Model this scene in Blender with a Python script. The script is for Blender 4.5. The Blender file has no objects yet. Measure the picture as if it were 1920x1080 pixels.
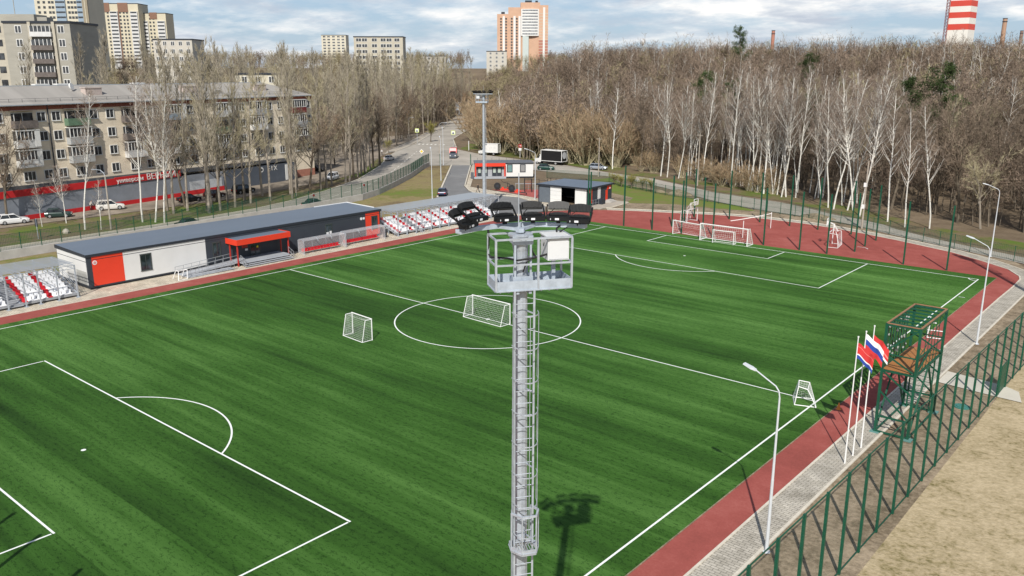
import bpy, bmesh, math, random
import numpy as np
from mathutils import Vector, Matrix, Euler
from mathutils.geometry import tessellate_polygon

random.seed(7)
SC = bpy.context.scene
COL = SC.collection
PI = math.pi

# ------------------------------------------------------------------ materials
def lin(c):
    return c / 12.92 if c <= 0.04045 else ((c + 0.055) / 1.055) ** 2.4
def S(r, g, b, k=1.0):
    return tuple(lin(v / 255.0) * k for v in (r, g, b))

def nodes_of(name):
    m = bpy.data.materials.new(name)
    m.use_nodes = True
    nt = m.node_tree
    bs = nt.nodes['Principled BSDF']
    return m, nt, bs

def N(nt, kind, **kw):
    n = nt.nodes.new(kind)
    for k, v in kw.items():
        if k in n.inputs.keys():
            n.inputs[k].default_value = v
        else:
            setattr(n, k, v)
    return n

def coords(nt, scale=(1, 1, 1), rot=0.0):
    tc = nt.nodes.new('ShaderNodeTexCoord')
    mp = nt.nodes.new('ShaderNodeMapping')
    mp.inputs['Scale'].default_value = scale
    mp.inputs['Rotation'].default_value = (0, 0, rot)
    nt.links.new(tc.outputs['Object'], mp.inputs['Vector'])
    return mp.outputs['Vector']

def noise(nt, vec, scale, detail=3.0, rough=0.55):
    n = nt.nodes.new('ShaderNodeTexNoise')
    n.inputs['Scale'].default_value = scale
    n.inputs['Detail'].default_value = detail
    n.inputs['Roughness'].default_value = rough
    nt.links.new(vec, n.inputs['Vector'])
    return n.outputs['Fac']

def ramp(nt, fac, stops):
    r = nt.nodes.new('ShaderNodeValToRGB')
    e = r.color_ramp.elements
    while len(e) < len(stops):
        e.new(0.5)
    for el, (p, c) in zip(e, stops):
        el.position = p
        el.color = (c[0], c[1], c[2], 1)
    nt.links.new(fac, r.inputs['Fac'])
    return r.outputs['Color']

def mul(c, k):
    return tuple(max(0.0, v * k) for v in c)

def mixc(nt, fac, a, b, mode='MIX'):
    m = nt.nodes.new('ShaderNodeMix')
    m.data_type = 'RGBA'
    m.blend_type = mode
    for sock, v in ((m.inputs[0], fac), (m.inputs[6], a), (m.inputs[7], b)):
        if isinstance(v, (int, float)):
            sock.default_value = v
        elif isinstance(v, tuple):
            sock.default_value = (v[0], v[1], v[2], 1)
        else:
            nt.links.new(v, sock)
    return m.outputs[2]

def bump(nt, bs, h, strength=0.3, dist=0.05):
    b = nt.nodes.new('ShaderNodeBump')
    b.inputs['Strength'].default_value = strength
    b.inputs['Distance'].default_value = dist
    nt.links.new(h, b.inputs['Height'])
    nt.links.new(b.outputs['Normal'], bs.inputs['Normal'])

MATS = {}
def mat(name, col, rough=0.6, metal=0.0, var=0.12, scale=2.0, spec=0.4, stretch=(1, 1, 1), bmp=0.0):
    """painted / plain surface with a little dirt and unevenness"""
    if name in MATS:
        return MATS[name]
    m, nt, bs = nodes_of(name)
    v = coords(nt, stretch)
    f = noise(nt, v, scale, 5.0, 0.6)
    c = ramp(nt, f, [(0.25, mul(col, 1 - var)), (0.75, mul(col, 1 + var))])
    nt.links.new(c, bs.inputs['Base Color'])
    bs.inputs['Roughness'].default_value = rough
    bs.inputs['Metallic'].default_value = metal
    bs.inputs['Specular IOR Level'].default_value = spec
    if bmp:
        bump(nt, bs, noise(nt, v, scale * 6, 4), bmp, 0.02)
    MATS[name] = m
    return m

def mat_glass(name, tint=(0.03, 0.04, 0.05), rough=0.06):
    if name in MATS:
        return MATS[name]
    m, nt, bs = nodes_of(name)
    v = coords(nt)
    c = ramp(nt, noise(nt, v, 0.9, 2), [(0.35, mul(tint, 0.5)), (0.65, mul(tint, 2.2))])
    nt.links.new(c, bs.inputs['Base Color'])
    bs.inputs['Roughness'].default_value = rough
    bs.inputs['Specular IOR Level'].default_value = 0.7
    MATS[name] = m
    return m

def mat_mesh(name, col, see):
    """fine wire mesh / net / clear sheet: mostly see-through"""
    if name in MATS:
        return MATS[name]
    m, nt, bs = nodes_of(name)
    bs.inputs['Base Color'].default_value = (*col, 1)
    bs.inputs['Roughness'].default_value = 0.5
    t = nt.nodes.new('ShaderNodeBsdfTransparent')
    mx = nt.nodes.new('ShaderNodeMixShader')
    v = coords(nt)
    f = noise(nt, v, 3.0, 3)
    r = nt.nodes.new('ShaderNodeMapRange')
    r.inputs['To Min'].default_value = max(0, 1 - see - 0.05)
    r.inputs['To Max'].default_value = min(1, 1 - see + 0.05)
    nt.links.new(f, r.inputs['Value'])
    nt.links.new(r.outputs['Result'], mx.inputs['Fac'])
    nt.links.new(t.outputs[0], mx.inputs[1])
    nt.links.new(bs.outputs[0], mx.inputs[2])
    nt.links.new(mx.outputs[0], nt.nodes['Material Output'].inputs['Surface'])
    MATS[name] = m
    return m

def mat_sheet(name, col):
    """clear ribbed plastic sheet: see-through from below, greyer when seen at a glancing angle"""
    m, nt, bs = nodes_of(name)
    bs.inputs['Base Color'].default_value = (*col, 1); bs.inputs['Roughness'].default_value = 0.3
    t = nt.nodes.new('ShaderNodeBsdfTransparent'); mx = nt.nodes.new('ShaderNodeMixShader')
    lw = nt.nodes.new('ShaderNodeLayerWeight'); lw.inputs['Blend'].default_value = 0.45
    r = nt.nodes.new('ShaderNodeMapRange'); r.inputs['From Min'].default_value = 0.2; r.inputs['From Max'].default_value = 0.85
    r.inputs['To Min'].default_value = 0.18; r.inputs['To Max'].default_value = 0.75
    nt.links.new(lw.outputs['Facing'], r.inputs['Value']); nt.links.new(r.outputs['Result'], mx.inputs['Fac'])
    nt.links.new(t.outputs[0], mx.inputs[1]); nt.links.new(bs.outputs[0], mx.inputs[2])
    nt.links.new(mx.outputs[0], nt.nodes['Material Output'].inputs['Surface'])
    return m

def mat_tree(name, a, b, scale=3.0, rnd=0.35, transl=0.0, stripes=False):
    """bark / twigs / needles, with a tone of its own for every copy"""
    if name in MATS:
        return MATS[name]
    m, nt, bs = nodes_of(name)
    v = coords(nt, (1, 1, 0.35))
    c = ramp(nt, noise(nt, v, scale, 4), [(0.3, a), (0.7, b)])
    if stripes:
        v2 = coords(nt, (0.6, 0.6, 3.2))
        f2 = noise(nt, v2, 1.6, 2, 0.7)
        k = ramp(nt, f2, [(0.60, (1, 1, 1)), (0.68, (0.12, 0.11, 0.1))])
        c = mixc(nt, 1.0, c, k, 'MULTIPLY')
    oi = nt.nodes.new('ShaderNodeObjectInfo')
    r = nt.nodes.new('ShaderNodeMapRange')
    r.inputs['To Min'].default_value = 1 - rnd
    r.inputs['To Max'].default_value = 1 + rnd
    nt.links.new(oi.outputs['Random'], r.inputs['Value'])
    cb = nt.nodes.new('ShaderNodeCombineColor')
    for i in range(3):
        nt.links.new(r.outputs['Result'], cb.inputs[i])
    c = mixc(nt, 1.0, c, cb.outputs[0], 'MULTIPLY')
    nt.links.new(c, bs.inputs['Base Color'])
    bs.inputs['Roughness'].default_value = 0.9
    bs.inputs['Specular IOR Level'].default_value = 0.1
    if transl:
        t = nt.nodes.new('ShaderNodeBsdfTranslucent')
        nt.links.new(c, t.inputs['Color'])
        mx = nt.nodes.new('ShaderNodeMixShader')
        mx.inputs['Fac'].default_value = transl
        nt.links.new(bs.outputs[0], mx.inputs[1])
        nt.links.new(t.outputs[0], mx.inputs[2])
        nt.links.new(mx.outputs[0], nt.nodes['Material Output'].inputs['Surface'])
    MATS[name] = m
    return m

# ------------------------------------------------------------------ mesh builder
class MB:
    def __init__(s):
        s.v = []; s.f = []; s.mi = []
    def add(s, vs, fs, mi=0):
        o = len(s.v)
        s.v.extend([tuple(p) for p in vs])
        s.f.extend([tuple(o + i for i in f) for f in fs])
        s.mi.extend([mi] * len(fs))
        return s
    def box(s, c, d, mi=0, rz=0.0, taper=1.0):
        x, y, z = d[0] / 2, d[1] / 2, d[2] / 2
        ca, sa = math.cos(rz), math.sin(rz)
        vs = []
        for zz in (-1, 1):
            k = taper if zz > 0 else 1.0
            for xx, yy in ((-1, -1), (1, -1), (1, 1), (-1, 1)):
                px, py = xx * x * k, yy * y * k
                vs.append((c[0] + px * ca - py * sa, c[1] + px * sa + py * ca, c[2] + zz * z))
        return s.add(vs, [(3, 2, 1, 0), (4, 5, 6, 7), (0, 1, 5, 4), (1, 2, 6, 5), (2, 3, 7, 6), (3, 0, 4, 7)], mi)
    def span(s, a, b, mi=0):
        return s.box([(a[i] + b[i]) / 2 for i in range(3)], [abs(b[i] - a[i]) for i in range(3)], mi)
    def tube(s, a, b, r1, r2=None, n=6, mi=0, caps=True):
        r2 = r1 if r2 is None else r2
        a, b = Vector(a), Vector(b)
        d = b - a
        if d.length < 1e-6:
            return s
        d.normalize()
        u = d.cross(Vector((0, 0, 1)))
        if u.length < 1e-3:
            u = Vector((1, 0, 0))
        u.normalize(); w = d.cross(u)
        vs = []
        for p, r in ((a, r1), (b, r2)):
            for i in range(n):
                t = 2 * PI * i / n
                vs.append(p + u * (math.cos(t) * r) + w * (math.sin(t) * r))
        fs = [(i, (i + 1) % n, n + (i + 1) % n, n + i) for i in range(n)]
        if caps:
            fs += [tuple(range(n - 1, -1, -1)), tuple(range(n, 2 * n))]
        return s.add(vs, fs, mi)
    def bar(s, a, b, w, h=None, mi=0):
        """square bar from a to b"""
        h = h or w
        a, b = Vector(a), Vector(b)
        d = (b - a)
        if d.length < 1e-6:
            return s
        d.normalize()
        u = d.cross(Vector((0, 0, 1)))
        if u.length < 1e-3:
            u = Vector((1, 0, 0))
        u.normalize(); t = u.cross(d)
        vs = []
        for p in (a, b):
            for i, j in ((-1, -1), (1, -1), (1, 1), (-1, 1)):
                vs.append(p + u * (i * w / 2) + t * (j * h / 2))
        return s.add(vs, [(3, 2, 1, 0), (4, 5, 6, 7), (0, 1, 5, 4), (1, 2, 6, 5), (2, 3, 7, 6), (3, 0, 4, 7)], mi)
    def path(s, pts, r, n=6, mi=0):
        for i in range(len(pts) - 1):
            s.tube(pts[i], pts[i + 1], r, r, n, mi)
        return s
    def prism(s, pts, z0, z1, mi=0):
        n = len(pts)
        area = sum(pts[i][0] * pts[(i + 1) % n][1] - pts[(i + 1) % n][0] * pts[i][1] for i in range(n))
        if area < 0:
            pts = pts[::-1]
        vs = [(p[0], p[1], z0) for p in pts] + [(p[0], p[1], z1) for p in pts]
        fs = [(i, (i + 1) % n, n + (i + 1) % n, n + i) for i in range(n)]
        fs += [tuple(range(n - 1, -1, -1)), tuple(range(n, 2 * n))]
        return s.add(vs, fs, mi)
    def loft(s, rings, mi=0, caps=True):
        n = len(rings[0])
        vs = [p for r in rings for p in r]
        fs = []
        for k in range(len(rings) - 1):
            for i in range(n):
                j = (i + 1) % n
                fs.append((k * n + i, k * n + j, (k + 1) * n + j, (k + 1) * n + i))
        if caps:
            fs += [tuple(range(n - 1, -1, -1)), tuple(range((len(rings) - 1) * n, len(rings) * n))]
        return s.add(vs, fs, mi)
    def quad(s, a, b, c, d, mi=0):
        return s.add([a, b, c, d], [(0, 1, 2, 3)], mi)
    def ring(s, c, r, w, n=24, mi=0, a0=0, a1=2 * PI):
        vs = []; fs = []
        for i in range(n + 1):
            t = a0 + (a1 - a0) * i / n
            for q in (r - w / 2, r + w / 2):
                vs.append((c[0] + math.cos(t) * q, c[1] + math.sin(t) * q, c[2]))
        for i in range(n):
            fs.append((2 * i, 2 * i + 1, 2 * i + 3, 2 * i + 2))
        return s.add(vs, fs, mi)
    def mesh(s, name, mats, smooth=False):
        me = bpy.data.meshes.new(name)
        me.from_pydata(s.v, [], s.f)
        for m in (mats if isinstance(mats, (list, tuple)) else [mats]):
            me.materials.append(m)
        if len(me.materials) > 1:
            me.polygons.foreach_set('material_index', s.mi)
        if smooth:
            me.polygons.foreach_set('use_smooth', [True] * len(me.polygons))
        me.update()
        bm = bmesh.new(); bm.from_mesh(me)
        bmesh.ops.recalc_face_normals(bm, faces=bm.faces)
        bm.to_mesh(me); bm.free()
        return me

def part(name, mb, mats, parent=None, loc=(0, 0, 0), rz=0.0, label=None, smooth=False):
    o = bpy.data.objects.new(name, mb if isinstance(mb, bpy.types.Mesh) else mb.mesh(name, mats, smooth))
    COL.objects.link(o)
    o.location = loc
    o.rotation_euler = (0, 0, rz)
    if parent:
        o.parent = parent
    if label:
        o['label'] = label
    return o

def thing(name, label, cat, loc=(0, 0, 0), rz=0.0, group=None):
    o = bpy.data.objects.new(name, None)
    o.empty_display_size = 0.3
    COL.objects.link(o)
    o.location = loc
    o.rotation_euler = (0, 0, rz)
    o['label'] = label; o['category'] = cat
    if group:
        o['group'] = group
    return o

def tag(o, label, cat, group=None):
    o['label'] = label; o['category'] = cat
    if group:
        o['group'] = group
    return o

def struct(name, mb, m):
    o = part(name, mb, m)
    o['kind'] = 'structure'
    return o

def kids(o):
    return [c for c in bpy.data.objects if c.parent == o]

def dup(root, loc, rz=0.0, label=None, group=None, scale=None, tree=None):
    r = root.copy(); COL.objects.link(r)
    r.location = loc; r.rotation_euler = (0, 0, rz)
    if scale:
        r.scale = scale
    if label:
        r['label'] = label
    if group:
        r['group'] = group
    for ch, subs in (tree or [(c, kids(c)) for c in kids(root)]):
        c = ch.copy(); COL.objects.link(c); c.parent = r
        for g in subs:
            d = g.copy(); COL.objects.link(d); d.parent = c
    return r

def text_mesh(body, size, depth=0.02):
    cu = bpy.data.curves.new('text', 'FONT')
    cu.body = body; cu.size = size; cu.extrude = depth
    cu.align_x = 'CENTER'; cu.align_y = 'CENTER'; cu.resolution_u = 3
    o = bpy.data.objects.new('text', cu); COL.objects.link(o)
    dg = bpy.context.evaluated_depsgraph_get()
    me = bpy.data.meshes.new_from_object(o.evaluated_get(dg))
    bpy.data.objects.remove(o); bpy.data.curves.remove(cu)
    return me

def lerp(a, b, t):
    return tuple(a[i] + (b[i] - a[i]) * t for i in range(len(a)))

def smooth(a, b, x):
    t = min(1, max(0, (x - a) / (b - a)))
    return t * t * (3 - 2 * t)

def terr(x, y):
    """height of the open ground: level around the pitch, hills beyond"""
    r = math.hypot(x, y)
    a = math.degrees(math.atan2(x, y))
    w = smooth(-41.5, -33, a) if a < 100 else 0.0
    r0 = 178 - 63 * smooth(-22, 5, a)
    h1 = 19.0 * w * smooth(r0, 330, r)
    h2 = 26.0 * smooth(400, 850, r)
    return max(h1, h2)

# ------------------------------------------------------------------ camera, sun, sky
cam = bpy.data.cameras.new('camera'); co = bpy.data.objects.new('camera', cam)
COL.objects.link(co); SC.camera = co
yaw, pitch, roll = -0.7054, 0.2525, 0.0015
f = Vector((math.sin(yaw) * math.cos(pitch), math.cos(yaw) * math.cos(pitch), -math.sin(pitch)))
r = Vector((math.cos(yaw), -math.sin(yaw), 0)); u = r.cross(f)
r2 = r * math.cos(roll) + u * math.sin(roll); u2 = u * math.cos(roll) - r * math.sin(roll)
mw = Matrix.Identity(4)
for i in range(3):
    mw[i][0] = r2[i]; mw[i][1] = u2[i]; mw[i][2] = -f[i]
mw.translation = Vector((53.713, -59.393, 23.870))
co.matrix_world = mw
cam.sensor_width = 36.0; cam.lens = 1580.464 * 36 / 1920
cam.clip_start = 0.5; cam.clip_end = 6000

EL = math.radians(41.5); SUN = Vector((0.5408 * math.cos(EL), -0.8412 * math.cos(EL), math.sin(EL)))
sl = bpy.data.lights.new('sun', 'SUN'); sl.energy = 4.9; sl.angle = math.radians(0.53); sl.color = (1.0, 0.955, 0.88)
so = bpy.data.objects.new('sun', sl); COL.objects.link(so)
so.rotation_euler = SUN.to_track_quat('Z', 'Y').to_euler()

wd = bpy.data.worlds.new('World'); SC.world = wd; wd.use_nodes = True
nt = wd.node_tree
bg = nt.nodes['Background']
sky = nt.nodes.new('ShaderNodeTexSky'); sky.sky_type = 'NISHITA'; sky.sun_disc = False
sky.sun_elevation = EL; sky.sun_rotation = math.atan2(SUN.x, SUN.y)
sky.air_density = 1.0; sky.dust_density = 0.6; sky.ozone_density = 1.6
# layered clouds: the view direction projected on a high flat sheet
tc = nt.nodes.new('ShaderNodeTexCoord')
sep = nt.nodes.new('ShaderNodeSeparateXYZ'); nt.links.new(tc.outputs['Generated'], sep.inputs[0])
def mth(op, a, b=None, c=None):
    n = nt.nodes.new('ShaderNodeMath'); n.operation = op
    for i, v in enumerate((a, b, c)):
        if v is None: continue
        if isinstance(v, (int, float)): n.inputs[i].default_value = v
        else: nt.links.new(v, n.inputs[i])
    return n.outputs[0]
zz = mth('ADD', mth('MAXIMUM', sep.outputs[2], 0.0), 0.17)
cx = mth('DIVIDE', sep.outputs[0], zz); cy = mth('DIVIDE', sep.outputs[1], zz)
cmb = nt.nodes.new('ShaderNodeCombineXYZ'); nt.links.new(cx, cmb.inputs[0]); nt.links.new(cy, cmb.inputs[1])
n1 = noise(nt, cmb.outputs[0], 0.95, 8.0, 0.60)
n2 = noise(nt, cmb.outputs[0], 3.2, 5.0, 0.6)
cov = mth('ADD', mth('MULTIPLY', n1, 0.78), mth('MULTIPLY', n2, 0.22))
cf = ramp(nt, cov, [(0.43, (0, 0, 0)), (0.57, (1, 1, 1))])
shade = ramp(nt, noise(nt, cmb.outputs[0], 2.2, 6.0, 0.62), [(0.36, (6.6, 7.3, 8.4)), (0.48, (9.0, 9.5, 10.1)), (0.59, (12.2, 12.1, 11.9))])
blue = mixc(nt, 0.6, sky.outputs[0], (4.8, 6.9, 9.8))
skyc = mixc(nt, cf, blue, shade)
# the dome is brightest near the horizon, dimmed overhead to cut fill light
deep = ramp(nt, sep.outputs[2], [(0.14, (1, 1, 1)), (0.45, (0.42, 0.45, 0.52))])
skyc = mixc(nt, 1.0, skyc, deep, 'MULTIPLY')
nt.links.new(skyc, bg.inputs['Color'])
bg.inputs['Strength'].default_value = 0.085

SC.view_settings.view_transform = 'Standard'; SC.view_settings.look = 'None'
SC.view_settings.exposure = 0; SC.view_settings.gamma = 1
SC.render.engine = 'CYCLES'
SC.cycles.use_denoising = True
SC.cycles.max_bounces = 5; SC.cycles.transparent_max_bounces = 24
SC.cycles.diffuse_bounces = 2; SC.cycles.glossy_bounces = 2
SC.render.resolution_x = 1024; SC.render.resolution_y = 576
# ------------------------------------------------------------------ ground materials
def mat_turf():
    m, nt, bs = nodes_of('synthetic_turf')
    v = coords(nt)
    sp = nt.nodes.new('ShaderNodeSeparateXYZ'); nt.links.new(v, sp.inputs[0])
    # rolls about four metres wide lie across the pitch, each brushed a little differently along its length
    lane = mth_(nt, 'FLOOR', mth_(nt, 'DIVIDE', sp.outputs[1], 4.05))
    wn = nt.nodes.new('ShaderNodeTexWhiteNoise'); wn.noise_dimensions = '1D'; nt.links.new(lane, wn.inputs['W'])
    cmb_ = nt.nodes.new('ShaderNodeCombineXYZ'); nt.links.new(mth_(nt, 'MULTIPLY', sp.outputs[0], 0.035), cmb_.inputs[0]); nt.links.new(mth_(nt, 'MULTIPLY', lane, 7.3), cmb_.inputs[1])
    along_ = noise(nt, cmb_.outputs[0], 1.0, 2, 0.5)
    lanes = noise(nt, coords(nt, (0.020, 0.36, 1)), 1.0, 4, 0.62)
    streak = noise(nt, coords(nt, (0.07, 1.3, 1), 0.04), 1.0, 4, 0.65)
    big = noise(nt, v, 0.05, 3)
    fine = noise(nt, coords(nt, (9.0, 15.0, 6)), 1.0, 2, 0.6)
    fine2 = noise(nt, coords(nt, (2.4, 5.0, 1)), 1.0, 3, 0.6)
    a = mth_(nt, 'MULTIPLY', wn.outputs['Value'], 0.07)
    a = mth_(nt, 'MULTIPLY_ADD', along_, 0.20, a)
    a = mth_(nt, 'MULTIPLY_ADD', lanes, 0.42, a)
    a = mth_(nt, 'MULTIPLY_ADD', streak, 0.26, a)
    a = mth_(nt, 'MULTIPLY_ADD', big, 0.24, a)
    c = ramp(nt, a, [(0.44, (0.0070, 0.0260, 0.0028)), (0.58, (0.0205, 0.0670, 0.0078)), (0.74, (0.050, 0.130, 0.0225))])
    far_sheen = mth_(nt, 'MULTIPLY_ADD', sp.outputs[1], 0.0036, 0.05)      # sheen of the glancing view painted in: colour lightens towards the far end
    far_sheen = mth_(nt, 'MULTIPLY_ADD', sp.outputs[0], -0.0012, far_sheen)
    lw = ramp(nt, mth_(nt, 'ADD', far_sheen, 0.35), [(0.1, (0.82, 0.82, 0.82)), (0.6, (1.62, 1.42, 1.8))])
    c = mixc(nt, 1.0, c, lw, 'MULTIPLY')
    k = mth_(nt, 'ADD', mth_(nt, 'MULTIPLY', fine, 1.0), mth_(nt, 'MULTIPLY', fine2, 1.2))
    kk = ramp(nt, k, [(0.70, (0.66, 0.68, 0.62)), (1.10, (1.0, 1.0, 1.0)), (1.48, (1.65, 1.5, 1.65))])
    c = mixc(nt, 1.0, c, kk, 'MULTIPLY')
    nt.links.new(c, bs.inputs['Base Color'])
    bs.inputs['Roughness'].default_value = 0.8
    bs.inputs['Specular IOR Level'].default_value = 0.12
    return m

def mth_(nt, op, a, b=None, c=None):
    n = nt.nodes.new('ShaderNodeMath'); n.operation = op
    for i, v in enumerate((a, b, c)):
        if v is None: continue
        if isinstance(v, (int, float)): n.inputs[i].default_value = v
        else: nt.links.new(v, n.inputs[i])
    return n.outputs[0]

def mat_ground(name, stops, big=0.12, mid=0.8, fine=5.0, wts=(0.45, 0.35, 0.35), bmp=0.4, stretch=(1, 1, 1), rot=0):
    m, nt, bs = nodes_of(name)
    v = coords(nt, stretch, rot)
    a = mth_(nt, 'MULTIPLY', noise(nt, v, big, 4), wts[0])
    a = mth_(nt, 'MULTIPLY_ADD', noise(nt, v, mid, 5, 0.65), wts[1], a)
    fn = noise(nt, v, fine, 4, 0.7)
    a = mth_(nt, 'MULTIPLY_ADD', fn, wts[2], a)
    nt.links.new(ramp(nt, a, stops), bs.inputs['Base Color'])
    bs.inputs['Roughness'].default_value = 0.9
    bs.inputs['Specular IOR Level'].default_value = 0.2
    if bmp: bump(nt, bs, fn, bmp, 0.08)
    return m

def mat_pavers(name, a, b, sc=1.0, rot=0.0):
    m, nt, bs = nodes_of(name)
    v = coords(nt, (1, 1, 1), rot)
    br = nt.nodes.new('ShaderNodeTexBrick')
    nt.links.new(v, br.inputs['Vector'])
    br.inputs['Scale'].default_value = sc
    br.inputs['Brick Width'].default_value = 0.42; br.inputs['Row Height'].default_value = 0.21
    br.inputs['Mortar Size'].default_value = 0.016
    br.inputs['Color1'].default_value = (*a, 1); br.inputs['Color2'].default_value = (*b, 1)
    br.inputs['Mortar'].default_value = (*mul(a, 0.42), 1)
    k = ramp(nt, noise(nt, v, 0.7, 5, 0.7), [(0.3, (0.62, 0.61, 0.58)), (0.5, (0.95, 0.95, 0.94)), (0.7, (1.2, 1.2, 1.18))])
    nt.links.new(mixc(nt, 1.0, br.outputs['Color'], k, 'MULTIPLY'), bs.inputs['Base Color'])
    bs.inputs['Roughness'].default_value = 0.85
    return m

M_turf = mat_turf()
M_track = mat_ground('red_rubber', [(0.40, (0.225, 0.058, 0.047)), (0.58, (0.315, 0.080, 0.066)), (0.76, (0.395, 0.125, 0.105))], 0.10, 0.6, 6, (0.5, 0.4, 0.25), 0.1)
M_gym = mat_ground('gym_rubber', [(0.35, (0.30, 0.075, 0.065)), (0.7, (0.42, 0.12, 0.105))], 0.2, 0.8, 14, (0.5, 0.3, 0.35), 0.1)
M_asph = mat_ground('asphalt', [(0.40, (0.245, 0.222, 0.192)), (0.58, (0.375, 0.345, 0.30)), (0.78, (0.48, 0.44, 0.385))], 0.06, 0.35, 5, (0.55, 0.4, 0.2), 0.15)
M_drive = mat_ground('drive_asphalt', [(0.38, (0.16, 0.16, 0.16)), (0.6, (0.215, 0.215, 0.215)), (0.8, (0.30, 0.295, 0.285))], 0.08, 0.4, 6, (0.5, 0.4, 0.2), 0.15)
M_park = mat_ground('yard_asphalt', [(0.40, (0.13, 0.11, 0.088)), (0.58, (0.25, 0.21, 0.165)), (0.78, (0.40, 0.34, 0.275))], 0.1, 0.4, 4, (0.5, 0.45, 0.2), 0.2)
M_dry = mat_ground('dry_grass', [(0.45, (0.10, 0.090, 0.030)), (0.54, (0.245, 0.200, 0.098)), (0.62, (0.375, 0.300, 0.180)), (0.76, (0.50, 0.405, 0.26))], 0.14, 0.7, 3.2, (0.36, 0.42, 0.54), 0.9)
M_soil = mat_ground('bare_soil', [(0.42, (0.085, 0.068, 0.045)), (0.56, (0.18, 0.14, 0.092)), (0.74, (0.36, 0.285, 0.20))], 0.2, 0.9, 3.5, (0.4, 0.42, 0.44), 0.8)
M_lawn = mat_ground('spring_lawn', [(0.50, (0.115, 0.080, 0.048)), (0.59, (0.205, 0.158, 0.082)), (0.67, (0.26, 0.21, 0.10)), (0.74, (0.165, 0.165, 0.048)), (0.84, (0.13, 0.20, 0.03))], 0.06, 0.4, 2.0, (0.72, 0.35, 0.25), 0.6)
M_verge = mat_ground('verge_grass', [(0.48, (0.095, 0.068, 0.043)), (0.60, (0.19, 0.142, 0.088)), (0.68, (0.125, 0.135, 0.040)), (0.82, (0.10, 0.17, 0.022))], 0.08, 0.4, 2.0, (0.65, 0.35, 0.3), 0.6)
M_green = mat_ground('fresh_grass', [(0.42, (0.20, 0.155, 0.085)), (0.56, (0.175, 0.17, 0.055)), (0.66, (0.135, 0.185, 0.034)), (0.8, (0.15, 0.23, 0.045))], 0.06, 0.4, 2.5, (0.65, 0.35, 0.28), 0.6)
M_litter = mat_ground('leaf_litter', [(0.36, (0.075, 0.055, 0.037)), (0.55, (0.15, 0.112, 0.074)), (0.78, (0.24, 0.185, 0.125))], 0.03, 0.3, 2.0, (0.5, 0.4, 0.35), 0.8)
M_pave = mat_pavers('grey_pavers', (0.40, 0.365, 0.305), (0.50, 0.46, 0.395))
M_pale = mat_ground('pale_concrete', [(0.36, (0.50, 0.47, 0.40)), (0.75, (0.66, 0.62, 0.54))], 0.1, 0.5, 5, (0.5, 0.4, 0.2), 0.1)
M_pave2 = mat_pavers('beige_pavers', (0.55, 0.48, 0.38), (0.64, 0.57, 0.46), 1.0, 0.0)
M_kerb = mat('kerb_stone', (0.60, 0.55, 0.46), 0.8, var=0.18)
M_walk = mat_ground('footway', [(0.36, (0.34, 0.30, 0.25)), (0.75, (0.50, 0.45, 0.38))], 0.1, 0.5, 5, (0.5, 0.4, 0.2), 0.1)
M_line = mat('line_white', (0.86, 0.88, 0.85), 0.7, var=0.06, scale=5)
M_roadpaint = mat('road_paint', (0.70, 0.68, 0.62), 0.7, var=0.25, scale=3)

def sheet(name, pts, z, m):
    mb = MB()
    tris = tessellate_polygon([[Vector((p[0], p[1], 0)) for p in pts]])
    vs = [(p[0], p[1], z) for p in pts]
    fs = []
    for t in tris:
        a, b, c = (vs[i] for i in t)
        s = (b[0] - a[0]) * (c[1] - a[1]) - (b[1] - a[1]) * (c[0] - a[0])
        if abs(s) > 1e-6:
            fs.append(tuple(t) if s > 0 else tuple(reversed(t)))
    mb.add(vs, fs)
    return struct(name, mb, m)

# one sheet of land reaching the horizon, with the hills behind
def make_ground():
    xs = [-4000, -3000, -2200, -1600] + list(range(-1200, 1201, 25)) + [1600, 2200, 3000, 4000]
    n = len(xs)
    mb = MB()
    mb.v = [(x, y, terr(x, y) - 0.08) for y in xs for x in xs]
    mb.f = [(j * n + i, j * n + i + 1, (j + 1) * n + i + 1, (j + 1) * n + i) for j in range(n - 1) for i in range(n - 1)]
    mb.mi = [0] * len(mb.f)
    return struct('ground', mb, M_litter)
make_ground()

# open soil and grass
sheet('soil_strip', [(38.4, -80), (43.2, -80), (43.2, 60), (60, 47), (60, 43), (44, 43), (40, 54), (34, 64.5), (26, 71), (17, 74.5), (9, 77.2), (-8, 82), (-18, 84.2), (-28, 88), (-50, 101), (-66, 92), (-33, 71), (-33, 60), (-20, 52), (36, 52), (36.5, 47)], -0.050, M_soil)
sheet('dry_field', [(42.9, -110), (200, -110), (200, 60), (60, 50), (43.0, 46)], -0.045, M_dry)
sheet('infield_lawn', [(-55, 103), (-45, 94.5), (-34, 90.5), (-24, 86.5), (-14, 84), (-9, 80.5), (-15, 78.5), (-24, 78.0), (-31.5, 73.5), (-34, 80), (-44, 84), (-52, 84), (-58, 93)], -0.040, M_green)
sheet('grass_bank', [(-69.0, 30), (-71.2, 43.7), (-74.6, 50.7), (-81.1, 60.9), (-89.6, 73.5), (-100.3, 87.5), (-103.7, 94), (-101.3, 97.6), (-63.6, 55.5), (-50.5, 47), (-50.5, 26)], -0.040, M_lawn)
sheet('grass_back_strip', [(-65.2, -70), (-65.6, -21), (-69.0, 30), (-50.5, 26), (-50.5, -70)], -0.044, M_lawn)
sheet('grass_verge', [(-73.4, -60), (-73.8, -20), (-74.6, 0), (-75.5, 14), (-77, 24), (-80, 33), (-86, 46), (-96, 63), (-113, 84), (-133, 105), (-133, 101), (-106, 72), (-101, 62), (-95, 45), (-91, 30), (-90, 10), (-90, -60)], -0.040, M_verge)
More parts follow.
